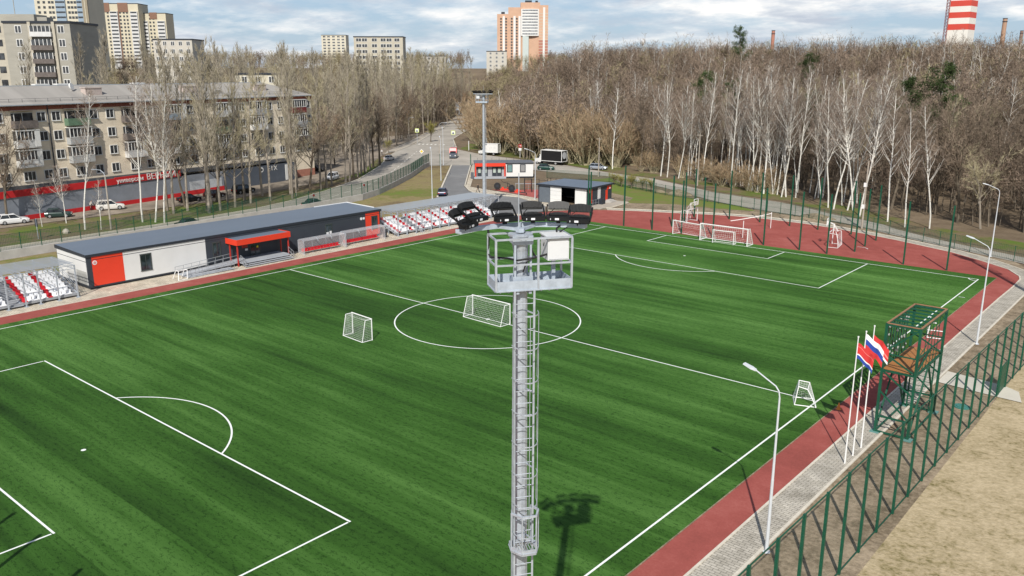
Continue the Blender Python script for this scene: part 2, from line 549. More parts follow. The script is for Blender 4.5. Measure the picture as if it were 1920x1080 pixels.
sheet('grass_corner', [(-132, 133), (-112, 125.5), (-95, 122.5), (-80, 119.5), (-63, 113.2), (-46.7, 109.5), (-32, 102), (-25, 98.5), (-9.8, 95), (2.7, 87.5), (20, 76.8), (32, 71), (60, 60), (62, 66), (33, 79), (20, 84), (4, 95), (-14, 103), (-34, 111), (-52, 117), (-75, 128), (-100, 138), (-150, 160)], -0.035, M_verge)

# paved surfaces
RU = [(-72.9, -60), (-73.4, -40), (-73.9, -20), (-74.7, 0), (-75.6, 14), (-77.1, 24), (-80, 33), (-86, 46), (-96, 63), (-113, 84), (-133, 105), (-141, 114.5), (-156, 136.7), (-178.5, 164.4), (-204, 198), (-300, 309), (-420, 448)]
RL = [(-412, 455), (-290, 318), (-195, 205), (-161, 160), (-131.8, 131.8), (-113.4, 124), (-95, 121), (-80, 118), (-63, 111.9), (-46.7, 108), (-32, 100.4), (-25.4, 96.8), (-15.8, 94.4), (-9.8, 93), (-3.3, 89.5), (2.7, 85.6), (8.2, 83.5), (12.5, 81), (15.5, 78), (20.3, 74.8), (25.4, 71.8), (31.7, 69), (40, 65), (60, 58), (60, 50), (45, 57), (35, 63.5), (28.2, 66.9), (21.3, 70.3), (15.1, 73.6), (8.9, 77.5), (3.2, 79.7), (-9.7, 82.1), (-19.5, 86), (-28, 91), (-37, 96.5), (-46, 101), (-56, 105.5), (-70, 103.5), (-80, 103.6), (-90, 104), (-97, 101.5), (-100.6, 98), (-104.7, 93.4), (-100.9, 87.2), (-90.2, 73.2), (-81.7, 60.6), (-75.2, 50.4), (-71.8, 43.5), (-69.6, 30), (-66.2, -21), (-65.8, -60)]
sheet('road', RU + RL, 0.0, M_asph)
sheet('access_drive', [(-100.9, 97.9), (-63.2, 55.5), (-58, 47), (-41.6, 47), (-37.4, 52), (-37, 56), (-40, 60), (-46, 63), (-51.5, 65.5), (-61.5, 63.8), (-65, 66), (-70.4, 70.5), (-97.3, 101.1)], 0.006, M_drive)
sheet('parking_yard', [(-90.6, -60), (-90.6, 10), (-91.6, 30), (-95.6, 45), (-101.6, 62), (-106.6, 72), (-134, 103), (-145, 118), (-190, 172), (-184, 100), (-140, 70), (-113.5, 64.5), (-98.2, -8.5), (-92, -60)], -0.010, M_park)
sheet('footway', [(-137, 106.5), (-142, 116.5), (-164, 146), (-196, 187), (-300, 322), (-420, 470), (-423, 466), (-304, 320), (-200, 186), (-168, 146), (-145, 115)], 0.012, M_walk)
sheet('beige_paving', [(-97.0, 101.5), (-70.2, 70.9), (-64.8, 66.4), (-61.4, 64.2), (-51.5, 66.0), (-46, 63.4), (-40, 60.4), (-36.6, 56.4), (-33.5, 60.5), (-30, 66.5), (-31, 74), (-33.4, 74), (-34.1, 64.7), (-44.8, 64.0), (-45.6, 66.6), (-56, 68.8), (-62.5, 69.5), (-68.6, 70.6), (-77.5, 80.9), (-79.8, 82.4), (-88, 103.4)], 0.012, M_pave2)
sheet('apron_paving', [(-37.3, -80), (-50.4, -80), (-50.4, 47), (-41.6, 47.2), (-37.3, 52.4)], 0.004, M_pave2)
sheet('gym_floor', [(-62.4, 70.3), (-56, 69.2), (-47, 66.9), (-44.8, 72), (-44.5, 80), (-52.5, 79.5), (-57.5, 74)], 0.016, M_gym)
sheet('running_track', [(-37.2, -80), (36.5, -80), (36.6, 41.9), (36.7, 48.8), (36.6, 53.3), (36.2, 55.1), (34.4, 58.4), (30.5, 61.8), (26.2, 65.0), (18.0, 68.9), (12.5, 71.0), (6.4, 72.8), (2.2, 73.5), (-4, 73.7), (-9, 72.9), (-12.3, 71.9), (-19.1, 68.9), (-24.2, 66.8), (-29.3, 64.1), (-33.5, 60.3), (-37.2, 54)], 0.008, M_track)
PO = [(38.45, -80), (38.5, 30), (38.5, 44), (38.6, 50), (38.2, 55.2), (36.2, 58.9), (31.7, 63.4), (26.6, 66.9), (18.2, 70.8), (12.5, 72.9), (6.5, 74.7), (2.2, 75.4), (-4, 75.6), (-9.2, 74.8), (-12.9, 73.7), (-19.9, 70.6), (-25, 68.4), (-30.5, 65.5)]
PI_ = [(-29.4, 64.2), (-24.2, 66.9), (-19.1, 69.0), (-12.3, 72.0), (-9, 73.0), (-4, 73.8), (2.2, 73.6), (6.4, 72.9), (12.5, 71.1), (18.0, 69.0), (26.2, 65.1), (30.5, 61.9), (34.5, 58.4), (36.3, 55.1), (36.7, 53.3), (36.8, 48.8), (36.7, 41.9), (36.6, -80)]
sheet('paver_path', PO + PI_, 0.014, M_pave)
sheet('concrete_path', [(38.6, 10.4), (42.9, 9.9), (44.6, 9.8), (44.0, 12.1), (42.8, 12.9), (38.6, 13.6)], 0.010, M_pale)

def kerb(name, pts, w=0.16, h=0.10):
    mb = MB()
    for a, b in zip(pts[:-1], pts[1:]):
        mb.bar((a[0], a[1], h / 2), (b[0], b[1], h / 2), w, h)
    return struct(name, mb, M_kerb)
kerb('kerb', PI_[::-1][0:1] + PI_[::-1][1:], 0.14, 0.06)
kerb('kerb', PO[:6], 0.16, 0.08); kerb('kerb', PO[5:], 0.16, 0.08)
kerb('kerb', [(-100.9, 97.9), (-63.2, 55.5)], 0.35, 0.18)
kerb('kerb', [(-97.2, 101.2), (-70.3, 70.7), (-64.9, 66.2), (-61.4, 64.0), (-51.5, 65.7), (-46, 63.2), (-40, 60.2)], 0.25, 0.15)
kerb('kerb', RU[1:11], 0.3, 0.14); kerb('kerb', RU[11:16], 0.3, 0.14)
kerb('kerb', RL[1:5], 0.3, 0.14)
kerb('kerb', [(-37.25, -60), (-37.25, 52.3)], 0.12, 0.06)
ke = kerb('turf_edging', [(34.43, -54), (34.43, 52.40)], 0.07, 0.035); ke.data.materials[0] = M_soil

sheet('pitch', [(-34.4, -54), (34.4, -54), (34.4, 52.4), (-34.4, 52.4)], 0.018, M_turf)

# white pitch markings
L2, W2, Z = 50.124, 32.93, 0.024
pm = MB()
def ln(x0, y0, x1, y1, w=0.12):
    if abs(x1 - x0) > abs(y1 - y0):
        pm.quad((min(x0, x1) - w / 2, y0 - w / 2, Z), (max(x0, x1) + w / 2, y0 - w / 2, Z), (max(x0, x1) + w / 2, y0 + w / 2, Z), (min(x0, x1) - w / 2, y0 + w / 2, Z))
    else:
        pm.quad((x0 - w / 2, min(y0, y1) + w / 2, Z), (x0 + w / 2, min(y0, y1) + w / 2, Z), (x0 + w / 2, max(y0, y1) - w / 2, Z), (x0 - w / 2, max(y0, y1) - w / 2, Z))
for sx in (-1, 1):
    ln(sx * W2, -L2, sx * W2, L2)
for sy in (-1, 1):
    ln(-W2, sy * L2, W2, sy * L2)
    ln(-20.16, sy * (L2 - 16.5), 20.16, sy * (L2 - 16.5))
    ln(-9.16, sy * (L2 - 5.5), 9.16, sy * (L2 - 5.5))
    for sx in (-1, 1):
        ln(sx * 20.16, sy * (L2 - 0.06), sx * 20.16, sy * (L2 - 16.44))
        ln(sx * 9.16, sy * (L2 - 0.06), sx * 9.16, sy * (L2 - 5.44))
        t = {(1, 1): PI, (-1, 1): 1.5 * PI, (1, -1): 0.5 * PI, (-1, -1): 0}[(sx, sy)]
        pm.ring((sx * W2, sy * L2, Z + 0.004), 1.0, 0.12, 8, 0, t, t + PI / 2)
        ln(sx * (W2 + 0.3), sy * (L2 - 10.15), sx * (W2 + 0.85), sy * (L2 - 10.15), 0.1)
    ang = math.acos(5.5 / 9.15)
    c0 = -PI / 2 if sy > 0 else PI / 2
    pm.ring((0, sy * (L2 - 11), Z + 0.004), 9.15, 0.12, 32, 0, c0 - ang, c0 + ang)
    pm.ring((0, sy * (L2 - 11), Z), 0.08, 0.16, 12)
ln(-W2 + 0.06, 0, W2 - 0.06, 0)
pm.ring((0, 0, Z + 0.004), 9.15, 0.12, 96); pm.ring((0, 0, Z + 0.008), 0.11, 0.22, 12)
struct('pitch_markings', pm, M_line)
tm = MB(); tm.ring((15.9, 59.2, 0.014), 1.2, 0.1, 12, 0, 0.3, 2.0)
struct('court_marking', tm, M_line)

# road paint: zebra crossing, centre line
rp = MB()
for i in range(7):
    a = lerp((-155.5, 137.2), (-146.0, 141.2), (i + 0.5) / 7)
    d = Vector((-0.64, 0.77))
    n_ = Vector((0.77, 0.64))
    p = [Vector(a) + d * (sx * 1.7) + n_ * (sy * 0.30) for sx, sy in ((-1, -1), (1, -1), (1, 1), (-1, 1))]
    rp.quad(*[(q.x, q.y, 0.006) for q in p])
cl = [(-70.6, -40), (-70.3, -10), (-71.4, 12), (-73.5, 27), (-78.8, 42), (-87, 58), (-100, 76), (-116, 95), (-138, 121)]
for a, b in zip(cl[:-1], cl[1:]):
    L = math.dist(a, b); k = max(1, int(L / 5))
    for i in range(k):
        p, q = lerp(a, b, i / k), lerp(a, b, (i + 0.55) / k)
        d = (Vector(q) - Vector(p)).normalized(); w = Vector((-d.y, d.x)) * 0.09
        p, q = Vector(p), Vector(q)
        rp.quad(*[(v.x, v.y, 0.006) for v in (p - w, q - w, q + w, p + w)])
struct('road_markings', rp, M_roadpaint)
# muddy hollow and small heaps of soil beside the path
mh = MB()
def heap(cx, cy, rx, ry, h, rz):
    rings = []
    for k in range(6):
        t = k / 5
        rings.append([(cx + math.cos(a + rz) * rx * (1 - t ** 1.6) * (1 + .2 * math.sin(3 * a + cx)), cy + math.sin(a + rz) * ry * (1 - t ** 1.6) * (1 + .15 * math.cos(4 * a)), h * t - 0.04) for a in [2 * PI * i / 18 for i in range(18)]])
    mh.loft(rings)
heap(-29.5, 89.5, 2.6, 1.6, 1.1, 0.4); heap(1.8, 80.0, 3.0, 1.5, 0.9, 0.3); heap(-34.5, 90.6, 1.6, 1.0, 0.5, 0)
struct('soil_heaps', mh, M_soil)
# ------------------------------------------------------------------ shared object materials
M_galv = mat('galvanised_steel', (0.45, 0.49, 0.54), 0.42, 0.3, 0.24, 5.0, 0.5)
M_galv_d = mat('galvanised_plate', (0.43, 0.485, 0.55), 0.5, 0.2, 0.22, 4.0, 0.4)
M_black = mat('black_metal', (0.008, 0.0085, 0.009), 0.5, 0.0, 0.3, 6.0, 0.35)
M_fin = mat('black_heat_sink', (0.016, 0.017, 0.018), 0.5, 0.1, 0.4, 9.0, 0.4)
M_cable = mat('black_cable', (0.010, 0.010, 0.011), 0.6, 0, 0.3, 8.0)
M_label = mat('white_sticker', (0.75, 0.76, 0.78), 0.6, 0, 0.1, 9.0)
M_cab = mat('cabinet_paint', (0.66, 0.67, 0.68), 0.5, 0, 0.06, 1.5)
M_white = mat('white_paint', (0.80, 0.80, 0.79), 0.45, 0, 0.06, 3.0)
M_green = mat('green_paint', (0.007, 0.078, 0.043), 0.5, 0, 0.3, 2.0)
M_net = mat_mesh('white_net', (0.8, 0.8, 0.8), 0.80)
M_wire = mat_mesh('green_wire_mesh', (0.02, 0.10, 0.06), 0.93)
M_lens = mat_glass('lamp_glass', (0.35, 0.36, 0.36), 0.2)

# ------------------------------------------------------------------ floodlight masts
def mast_tree():
    """a 20 m steel mast seen from its service side; +x runs along the platform, -y looks away from the pitch"""
    P = {}
    b = MB()
    n = 12
    rings = []
    for z, rr in ((0, 0.30), (6, 0.26), (12, 0.22), (18, 0.19), (19.95, 0.175)):
        rings.append([(math.cos(2 * PI * i / n) * rr, math.sin(2 * PI * i / n) * rr, z) for i in range(n)])
    b.loft(rings)
    for z in (5.9, 11.9):
        b.tube((0, 0, z), (0, 0, z + 0.45), 0.265 if z < 8 else 0.228, None, 12)
    b.tube((0, 0, 19.55), (0, 0, 19.92), 0.18, 0.26, 16); b.tube((0, 0, 19.92), (0, 0, 19.97), 0.31, None, 20)
    b.tube((0, 0, 0), (0, 0, 0.06), 0.55, None, 16)
    for i in range(8):
        a = 2 * PI * i / 8
        b.tube((math.cos(a) * .45, math.sin(a) * .45, .06), (math.cos(a) * .45, math.sin(a) * .45, .2), .03, None, 6)
    P['pole'] = [(b, M_galv, True)]
    # curved head frame
    b = MB(); R, cy0 = 2.60, -1.99
    def arc(t, rr=R):
        return (0.05 + math.sin(t) * rr, cy0 + math.cos(t) * rr)
    ts = [(-38 + i * 78 / 15) * PI / 180 for i in range(16)]
    rings = []
    for t in ts:
        p, q = arc(t, R - 0.09), arc(t, R + 0.09)
        rings.append([(p[0], p[1], 20.02), (q[0], q[1], 20.02), (q[0], q[1], 20.12), (p[0], p[1], 20.12)])
    b.loft(rings)
    for a in (-0.2, 0.2):
        b.bar((0, 0, 20.06), (*arc(a), 20.06), 0.07, 0.07)
    b.tube((0, 0, 20.0), (0, 0, 20.1), 0.12)
    P['head_frame'] = [(b, M_galv_d, False)]
    b = MB(); b.tube((-0.03, 0.05, 20.1), (-0.03, 0.05, 21.45), 0.016, 0.011, 6)
    P['lightning_rod'] = [(b, M_galv, False)]
    # platform tray
    x0, x1, y0, y1 = -0.72, 1.22, -0.40, 0.44
    b = MB()
    zt = 18.60
    b.span((x0 + .01, y0 + .01, zt + 0.02), (x1 - .01, y1 - .01, zt + 0.05))
    for a, c in (((x0, y0), (x1, y0)), ((x1, y0), (x1, y1)), ((x1, y1), (x0, y1)), ((x0, y1), (x0, y0))):
        b.bar((a[0], a[1], zt + 0.13), (c[0], c[1], zt + 0.13), 0.015, 0.25)
        b.bar((a[0], a[1], zt + 0.012), (c[0], c[1], zt + 0.012), 0.06, 0.03)
    for k in range(9):
        b.bar((x0 + .12 + k * .21, y0 + .03, zt - .02), (x0 + .12 + k * .21, y1 - .03, zt - .02), .03, .05)
    for s in (-.16, .16):
        b.bar((s, -.38, zt - .05), (s, .42, zt - .05), .07, .08)
    P['platform'] = [(b, M_galv_d, False)]
    # guard rail
    b = MB(); zr, zm = zt + 1.30, zt + 0.66
    for x, y in ((x0, y0), (x1, y0), (x1, y1), (x0, y1), (0.35, y0), (0.30, y1)):
        b.bar((x, y, zt + 0.02), (x, y, zr - .02), 0.05)
    for z in (zr, zm):
        for a, c in (((x0, y0), (x1, y0)), ((x1, y0), (x1, y1)), ((x0, y1), (x0, y0)), ((x1, y1), (x0, y1))):
            b.bar((a[0], a[1], z), (c[0], c[1], z), 0.045 if z == zr else .04)
    b.bar((x0, y0, zt + .04), (x0, y0, zt + .3), .052)
    P['guard_rail'] = [(b, M_galv, False)]
    # clamps bolting platform to pole
    b = MB()
    for z, h in ((zt + 0.2, 0.26), (zt + 1.24, 0.22)):
        b.span((-0.26, -0.27, z - h / 2), (0.26, -0.235, z + h / 2))
        b.span((-0.25, -0.235, z - h / 2 + .02), (-0.21, 0.1, z + h / 2 - .02)); b.span((0.21, -0.235, z - h / 2 + .02), (0.25, 0.1, z + h / 2 - .02))
        for dx in (-.06, .06):
            b.tube((dx, -.29, z + .03), (dx, -.27, z + .03), .022)
            if h > .24: b.tube((dx, -.29, z - .07), (dx, -.27, z - .07), .022)
    for s in (-.20, .20):
        b.bar((s, -.25, zt + .3), (s, -.25, zt + 1.14), .05, .03)
    P['clamp'] = [(b, M_galv_d, False)]
    # cabinet with a door
    b = MB(); cx0, cx1, cy_0, cy_1, cz0, cz1 = 0.62, 1.17, -0.32, 0.30, zt + 0.71, zt + 1.28
    b.span((cx0, cy_0, cz0), (cx1, cy_1, cz1)); b.span((cx0 - .03, cy_0 - .04, cz1), (cx1 + .03, cy_1 + .03, cz1 + .03))
    d = MB(); d.span((cx0 + .03, cy_0 - .018, cz0 + .03), (cx1 - .03, cy_0, cz1 - .03))
    s_ = MB(); s_.span((cx0 - .004, -.02, cz0 + .36), (cx0, .03, cz0 + .40)); s_.span((cx0 - .004, .0, cz0 + .30), (cx0, .07, cz0 + .36))
    P['cabinet'] = [(b, M_cab, False), ('door', d, M_cab), ('mark', s_, M_black)]
    b = MB(); b.bar((0.88, .05, zt + .05), (0.88, .05, zt + .72), .09, .09); b.span((.70, -.15, zt + .052), (1.05, .28, zt + .075))
    P['cabinet_post'] = [(b, M_galv_d, False)]
    # cables
    b = MB()
    b.path([(-.72, .45, 20.05), (-.70, .43, 19.85), (-.72, .44, 19.4), (-.72, .44, zt + .80), (-.66, .40, zt + .72), (-.3, .1, zt + .73), (-.15, -.29, zt + .75), (.3, -.30, zt + .80), (.62, -.25, zt + .86)], .026, 6)
    P['cable'] = [(b, M_cable, False)]
    b = MB(); b.path([(.12, .2, 20.05), (.14, -.05, 19.9), (.22, -.24, 19.65), (.27, -.28, 19.45), (.24, -.30, zt + .95), (.3, -.32, zt + .84)], .017, 6)
    b.path([(.2, -.31, zt + .79), (.08, -.3, zt + .7), (.0, -.27, zt + .45)], .02, 6)
    P['cable.b'] = [(b, M_cable, False)]
    b = MB(); b.path([(1.02, .22, cz1), (1.02, .26, 20.0), (1.1, .2, 20.08)], .024, 6); b.path([(1.02, .25, 19.85), (1.25, .1, 20.05)], .018, 6)
    P['cable.c'] = [(b, M_cable, False)]
    # ladder on the right of the service side, with safety cage
    b = MB(); lx, ly = -0.02, -0.42
    lw = 0.25
    for s in (-lw, lw):
        b.bar((lx + s + .02, ly, 0.3), (lx + s + .02, ly, zt), .05, .03)
    z = .45
    while z < zt - .1:
        b.tube((lx - lw + .02, ly, z), (lx + lw + .02, ly, z), .011, None, 5); z += 0.33
    z = 1.2
    while z < zt:
        b.bar((-.14, -.1, z), (lx - lw + .02, ly, z), .03); b.bar((.14, -.1, z), (lx + lw + .02, ly, z), .03); z += 2.1
    P['ladder'] = [(b, M_galv, False)]
    b = MB()
    def hoop(z, rr=.33, w=.02):
        pts = [(lx + .02 + math.cos(t) * rr * 1.0, ly - .02 + math.sin(t) * rr * 1.55, z) for t in [PI + PI * i / 8 for i in range(9)]]
        for p, q in zip(pts[:-1], pts[1:]): b.bar(p, q, .012, .028)
        return pts
    zs = []; z = 2.6
    while z < zt - .1:
        if not (10.9 < z < 11.5): zs.append(z)
        z += .86
    hp = [hoop(z) for z in zs]
    for i in (1, 4, 7):
        for h0, h1 in zip(hp[:-1], hp[1:]):
            if h1[0][2] - h0[0][2] < 1.0: b.bar(h0[i], h1[i], .012, .025)
    for k, (h0, h1) in enumerate(zip(hp[:-1], hp[1:])):
        if h1[0][2] - h0[0][2] < 1.0 and k % 2: b.tube(h0[8], h1[6], .008, None, 4)
    up_, lo_ = MB(), MB()
    for f_ in b.f:
        t_ = up_ if b.v[f_[0]][2] > 11.2 else lo_
        t_.add([b.v[i] for i in f_], [tuple(range(len(f_)))])
    P['safety_cage'] = [(up_, M_galv, False)]; P['safety_cage.b'] = [(lo_, M_galv, False)]
    # resting platform
    b = MB(); zp = 11.6
    pts = [(-.36, -.30), (.24, -.30), (.36, -.58), (.22, -.88), (-.16, -.88), (-.38, -.60)]
    for k in range(6):
        a, c = pts[k], pts[(k + 1) % 6]
        b.bar((*a, zp), (*c, zp), .02, .16); b.bar((*a, zp - .02), (*c, zp - .02), .05, .03)
    for k in range(9):
        b.bar((-.32 + k * .072, -.34, zp), (-.32 + k * .072, -.80, zp), .012, .04)
    for a, c in zip(pts[1:], pts[2:]):
        b.bar((*a, zp + 1.05), (*c, zp + 1.05), .05)
    for a in pts[1:]:
        b.bar((*a, zp), (*a, zp + 1.05), .03)
    P['rest_platform'] = [(b, M_galv, False)]
    # floodlights
    heads = []
    for t, zoff, pit in ((-34, -.04, 0.75), (-27, 0.08, 0.75), (-7, 0.0, 0.85), (9.5, 0.0, 1.0), (24, 0.0, 1.2), (36, -.04, 1.35)):
        tr = t * PI / 180; p = arc(tr)
        heads.append((p, -tr * (1.5 if t < -20 else .8), zoff, pit))
    return P, heads

def flood(parent, p, rz, zoff, pit):
    """back view: driver box with sticker, finned lamp body behind it, second finned body held up by two arms"""
    z = 20.12 + zoff
    def fin_panel(mb, c, w, d, tilt, mi):
        # plate with ribs, tilted about x; bulging top edge
        M = Matrix.Translation(Vector(c)) @ Matrix.Rotation(tilt, 4, 'X')
        def tr(v): return tuple(M @ Vector(v))
        ring = []
        for zz in (0, .05):
            row = []
            for i in range(9):
                s = -1 + i / 4
                row.append(tr((s * w / 2, d / 2 + .05 * (1 - s * s), zz)))
            for i in range(9):
                s = 1 - i / 4
                row.append(tr((s * w / 2, -d / 2, zz)))
            ring.append(row)
        mb.loft(ring, mi)
        for i in range(15):
            s = -1 + (i + .5) / 7.5
            x = s * w / 2
            q = [tr((x + a, b_, c_)) for c_ in (.05, .10) for a, b_ in ((-.007, -d / 2 + .02), (.007, -d / 2 + .02), (.007, d / 2 + .03 * (1 - s * s)), (-.007, d / 2 + .03 * (1 - s * s)))]
            mb.add(q, [(3, 2, 1, 0), (4, 5, 6, 7), (0, 1, 5, 4), (1, 2, 6, 5), (2, 3, 7, 6), (3, 0, 4, 7)], mi)
    loc = (p[0], p[1], z)
    b = MB()
    b.span((-.285, -.26, .08), (.285, -.02, .20)); b.span((-.25, -.285, .10), (.275, -.26, .185))
    b.bar((0, -.05, 0), (0, -.05, .09), .10, .08)
    h = part('floodlight', b, M_black, parent, loc, rz)
    c = MB(); c.span((-.08, -.290, .115), (.02, -.286, .165)); part('sticker', c, M_label, h)
    c = MB(); c.span((-.20, -.290, .12), (-.185, -.286, .16)); part('indicator', c, M_label, h)
    c = MB(); fin_panel(c, (0, .02, .165), .51, .09, .75, 0)
    part('lamp_body', c, M_fin, h)
    c = MB(); fin_panel(c, (0, .22, .38), .54, .17, pit, 0)
    part('lamp_body', c, M_fin, h)
    c = MB()
    for s in (-.295, .295):
        c.bar((s, -.20, .14), (s, .24, .42), .03, .05)
    c.bar((-.295, .05, .19), (.295, .05, .19), .025); c.bar((-.30, .24, .40), (.30, .24, .40), .03)
    c.path([(-.25, -.1, .18), (-.20, .05, .27), (-.1, .15, .34)], .010, 5)
    part('bracket', c, M_black, h)

def build_mast(name, label, loc, rz):
    root = thing(name, label, 'floodlight mast', loc, rz, 'floodlight masts at the pitch corners')
    P, heads = mast_tree()
    for k, v in P.items():
        o = part(k.split('.')[0], v[0][0], v[0][1], root, smooth=False)
        for sub in v[1:]:
            part(sub[0], sub[1], sub[2], o)
    for h in heads:
        flood(root, *h)
    return root

MAST_RZ = math.atan2(0.82, 0.57)
mast = build_mast('floodlight_mast', 'tall galvanised floodlight mast with black lamps, white cabinet and caged ladder in the foreground', (40.55, -43.62, 0), MAST_RZ)
mt = [(c, kids(c)) for c in kids(mast)]
dup(mast, (-44.1, 48.0, 0), math.radians(-152), 'distant floodlight mast beside the far end of the covered stand', tree=mt)
dup(mast, (40.9, 43.5, 0), math.radians(145), 'floodlight mast outside the right edge whose shadow falls on the corner of the track', tree=mt)

# ------------------------------------------------------------------ goals
M_goal = M_white
def net_mesh(quads, step, r=0.008):
    """woven net: thin cords across four-cornered patches, sagging a little"""
    mb = MB()
    for a, b, c, d, sag in quads:
        a, b, c, d = map(Vector, (a, b, c, d))
        nu = max(2, int(max((b - a).length, (c - d).length) / step)); nv = max(2, int(max((d - a).length, (c - b).length) / step))
        def pt(i, j):
            u_, v_ = i / nu, j / nv
            p = (a * (1 - u_) + b * u_) * (1 - v_) + (d * (1 - u_) + c * u_) * v_
            return p + Vector(sag) * (4 * u_ * (1 - u_) * 4 * v_ * (1 - v_))
        for i in range(nu + 1):
            for j in range(nv):
                p, q = pt(i, j), pt(i, j + 1); mb.tube(p, q, r, None, 3, 0, False)
        for j in range(nv + 1):
            for i in range(nu):
                p, q = pt(i, j), pt(i + 1, j); mb.tube(p, q, r, None, 3, 0, False)
    return mb
M_cord = mat('net_cord', (0.80, 0.81, 0.80), 0.8, 0, 0.05)

def make_goal(label, loc, rz, w, h, d_top, d_bot, r=.05, step=.2, cord=.007, group='white goals on and beside the pitch', ground_bar=True):
    """posts at y=0 facing -y; net goes back to +y"""
    root = thing('goal', label, 'goal', loc, rz, group)
    b = MB(); b.tube((-w / 2, 0, 0), (-w / 2, 0, h), r, None, 8); part('post', b, M_goal, root)
    b = MB(); b.tube((w / 2, 0, 0), (w / 2, 0, h), r, None, 8); part('post', b, M_goal, root)
    b = MB(); b.tube((-w / 2 - r, 0, h), (w / 2 + r, 0, h), r, None, 8); part('crossbar', b, M_goal, root)
    b = MB(); rb = r * .7
    for s in (-1, 1):
        x = s * w / 2
        b.tube((x, 0, h - r * .5), (x, d_top, h - r * .5), rb, None, 6); b.tube((x, d_top, h - r * .5), (x, d_bot, .03), rb, None, 6)
        if ground_bar: b.tube((x, 0, .035), (x, d_bot, .035), rb, None, 6)
    if ground_bar: b.tube((-w / 2, d_bot, .035), (w / 2, d_bot, .035), rb, None, 6)
    part('frame', b, M_goal, root)
    x = w / 2
    q = [((-x, d_top, h - .04), (x, d_top, h - .04), (x, d_bot, .06), (-x, d_bot, .06), (0, -.12, -.05))]
    if d_top > .15: q.append(((-x, 0, h - .04), (x, 0, h - .04), (x, d_top, h - .04), (-x, d_top, h - .04), (0, 0, -.12)))
    for s in (-x, x):
        q.append(((s, 0, h - .04), (s, d_top, h - .04), (s, d_bot, .06), (s, 0, .06), (0, 0, 0)))
    part('net', net_mesh(q, step, cord), M_cord, root)
    return root
make_goal('full-size white goal with sagging net on the far goal line, centre of the row', (0, 50.12, .02), 0, 7.32, 2.44, .7, 1.9, .07, .3, .008)
make_goal('white goal standing at an angle left of the full-size goal on the far line', (-6.5, 51.2, .02), math.radians(-11), 5.2, 2.1, .6, 1.5, .06, .28, .008)
make_goal('small white goal frame standing inside the full-size goal', (.15, 49.75, .02), math.radians(4), 3.1, 1.85, .5, 1.0, .05, .28, .006)
make_goal('small white portable goal with net seen side-on left of the centre circle', (-5.0, -11.75, .02), math.radians(188 - 12), 3.0, 2.02, .7, 1.1, .05, .16, .006)
make_goal('white portable goal with net on the halfway line inside the centre circle', (.2, 0.25, .02), math.radians(178), 5.1, 2.02, .75, 1.35, .05, .18, .006)
# low goal by the right touchline with a clearly open white tube frame
g0 = thing('goal', 'small white tube-frame goal tipped near the right touchline at the halfway line', 'goal', (32.3, -.65, .02), math.radians(24), 'white goals on and beside the pitch')
b = MB(); P8 = {'a': (-.75, -.85, .04), 'b': (.75, -.95, .04), 'c': (.7, .8, .04), 'd': (-.8, .7, .04), 'e': (-.55, -.5, 1.35), 'f': (-.5, .45, 1.5), 'g': (.25, .35, 1.45), 'h': (.1, -.55, 1.2)}
for k in ('ab', 'bc', 'cd', 'da', 'ae', 'bh', 'cg', 'df', 'ef', 'fg', 'gh', 'he'):
    b.tube(P8[k[0]], P8[k[1]], .035, None, 6)
part('frame', b, M_goal, g0)
part('net', net_mesh([(P8['e'], P8['f'], P8['d'], P8['a'], (0, 0, -.1)), (P8['f'], P8['g'], P8['c'], P8['d'], (0, 0, -.1)), (P8['g'], P8['h'], P8['b'], P8['c'], (0, 0, -.05)), (P8['e'], P8['f'], P8['g'], P8['h'], (0, 0, -.2))], .17, .006), M_cord, g0)

def court_goal(label, loc, rz):
    """handball goal with a basketball board carried above it on a bracket"""
    root = thing('court_goal', label, 'goal', loc, rz, 'goals with basketball boards on the red court')
    w, h = 3.1, 2.1
    for s in (-1, 1):
        b = MB(); b.bar((s * w / 2, 0, 0), (s * w / 2, 0, h), .09); part('post', b, M_goal, root)
    b = MB(); b.bar((-w / 2, 0, h), (w / 2, 0, h), .09); part('crossbar', b, M_goal, root)
    b = MB()
    for s in (-1, 1):
        b.bar((s * w / 2, 0, h - .1), (s * w / 2, 1.1, h - .15), .05); b.bar((s * w / 2, 1.1, h - .15), (s * w / 2, 1.3, 0.05), .05); b.bar((s * w / 2, 0, .04), (s * w / 2, 1.3, .04), .05)
    b.bar((-w / 2, 1.3, .04), (w / 2, 1.3, .04), .05); b.bar((0, 1.2, .04), (0, .6, h), .07)
    part('frame', b, M_goal, root)
    part('net', net_mesh([((-w / 2, 1.1, h - .15), (w / 2, 1.1, h - .15), (w / 2, 1.3, .05), (-w / 2, 1.3, .05), (0, .1, 0))], .25, .007), M_cord, root)
    b = MB()
    for s in (-.22, .22):
        b.bar((s, .3, h), (s, .3, h + 1.0), .07); b.bar((s, .9, h), (s, .3, h + .9), .05); b.bar((s, .3, h + .95), (s, -.55, h + 1.25), .06)
    part('bracket', b, M_goal, root)
    b = MB(); z0 = h + .75
    for a, c in (((-.6, z0), (.6, z0)), ((.6, z0), (.6, z0 + .95)), ((.6, z0 + .95), (-.6, z0 + .95)), ((-.6, z0 + .95), (-.6, z0)), ((-.25, z0 + .1), (.25, z0 + .1)), ((.25, z0 + .1), (.25, z0 + .55)), ((.25, z0 + .55), (-.25, z0 + .55)), ((-.25, z0 + .55), (-.25, z0 + .1))):
        b.bar((a[0], -.58, a[1]), (c[0], -.58, c[1]), .08)
    bd = part('backboard', b, M_goal, root)
    b = MB(); b.ring((0, -.85, z0 + .12), .23, .04, 14); part('hoop', b, mat('hoop_red', (.5, .06, .03)), bd)
    return root
court_goal('white court goal with basketball board, at the left end of the red court', (-12.0, 63.0, .02), math.radians(-93 + 180 + 0))
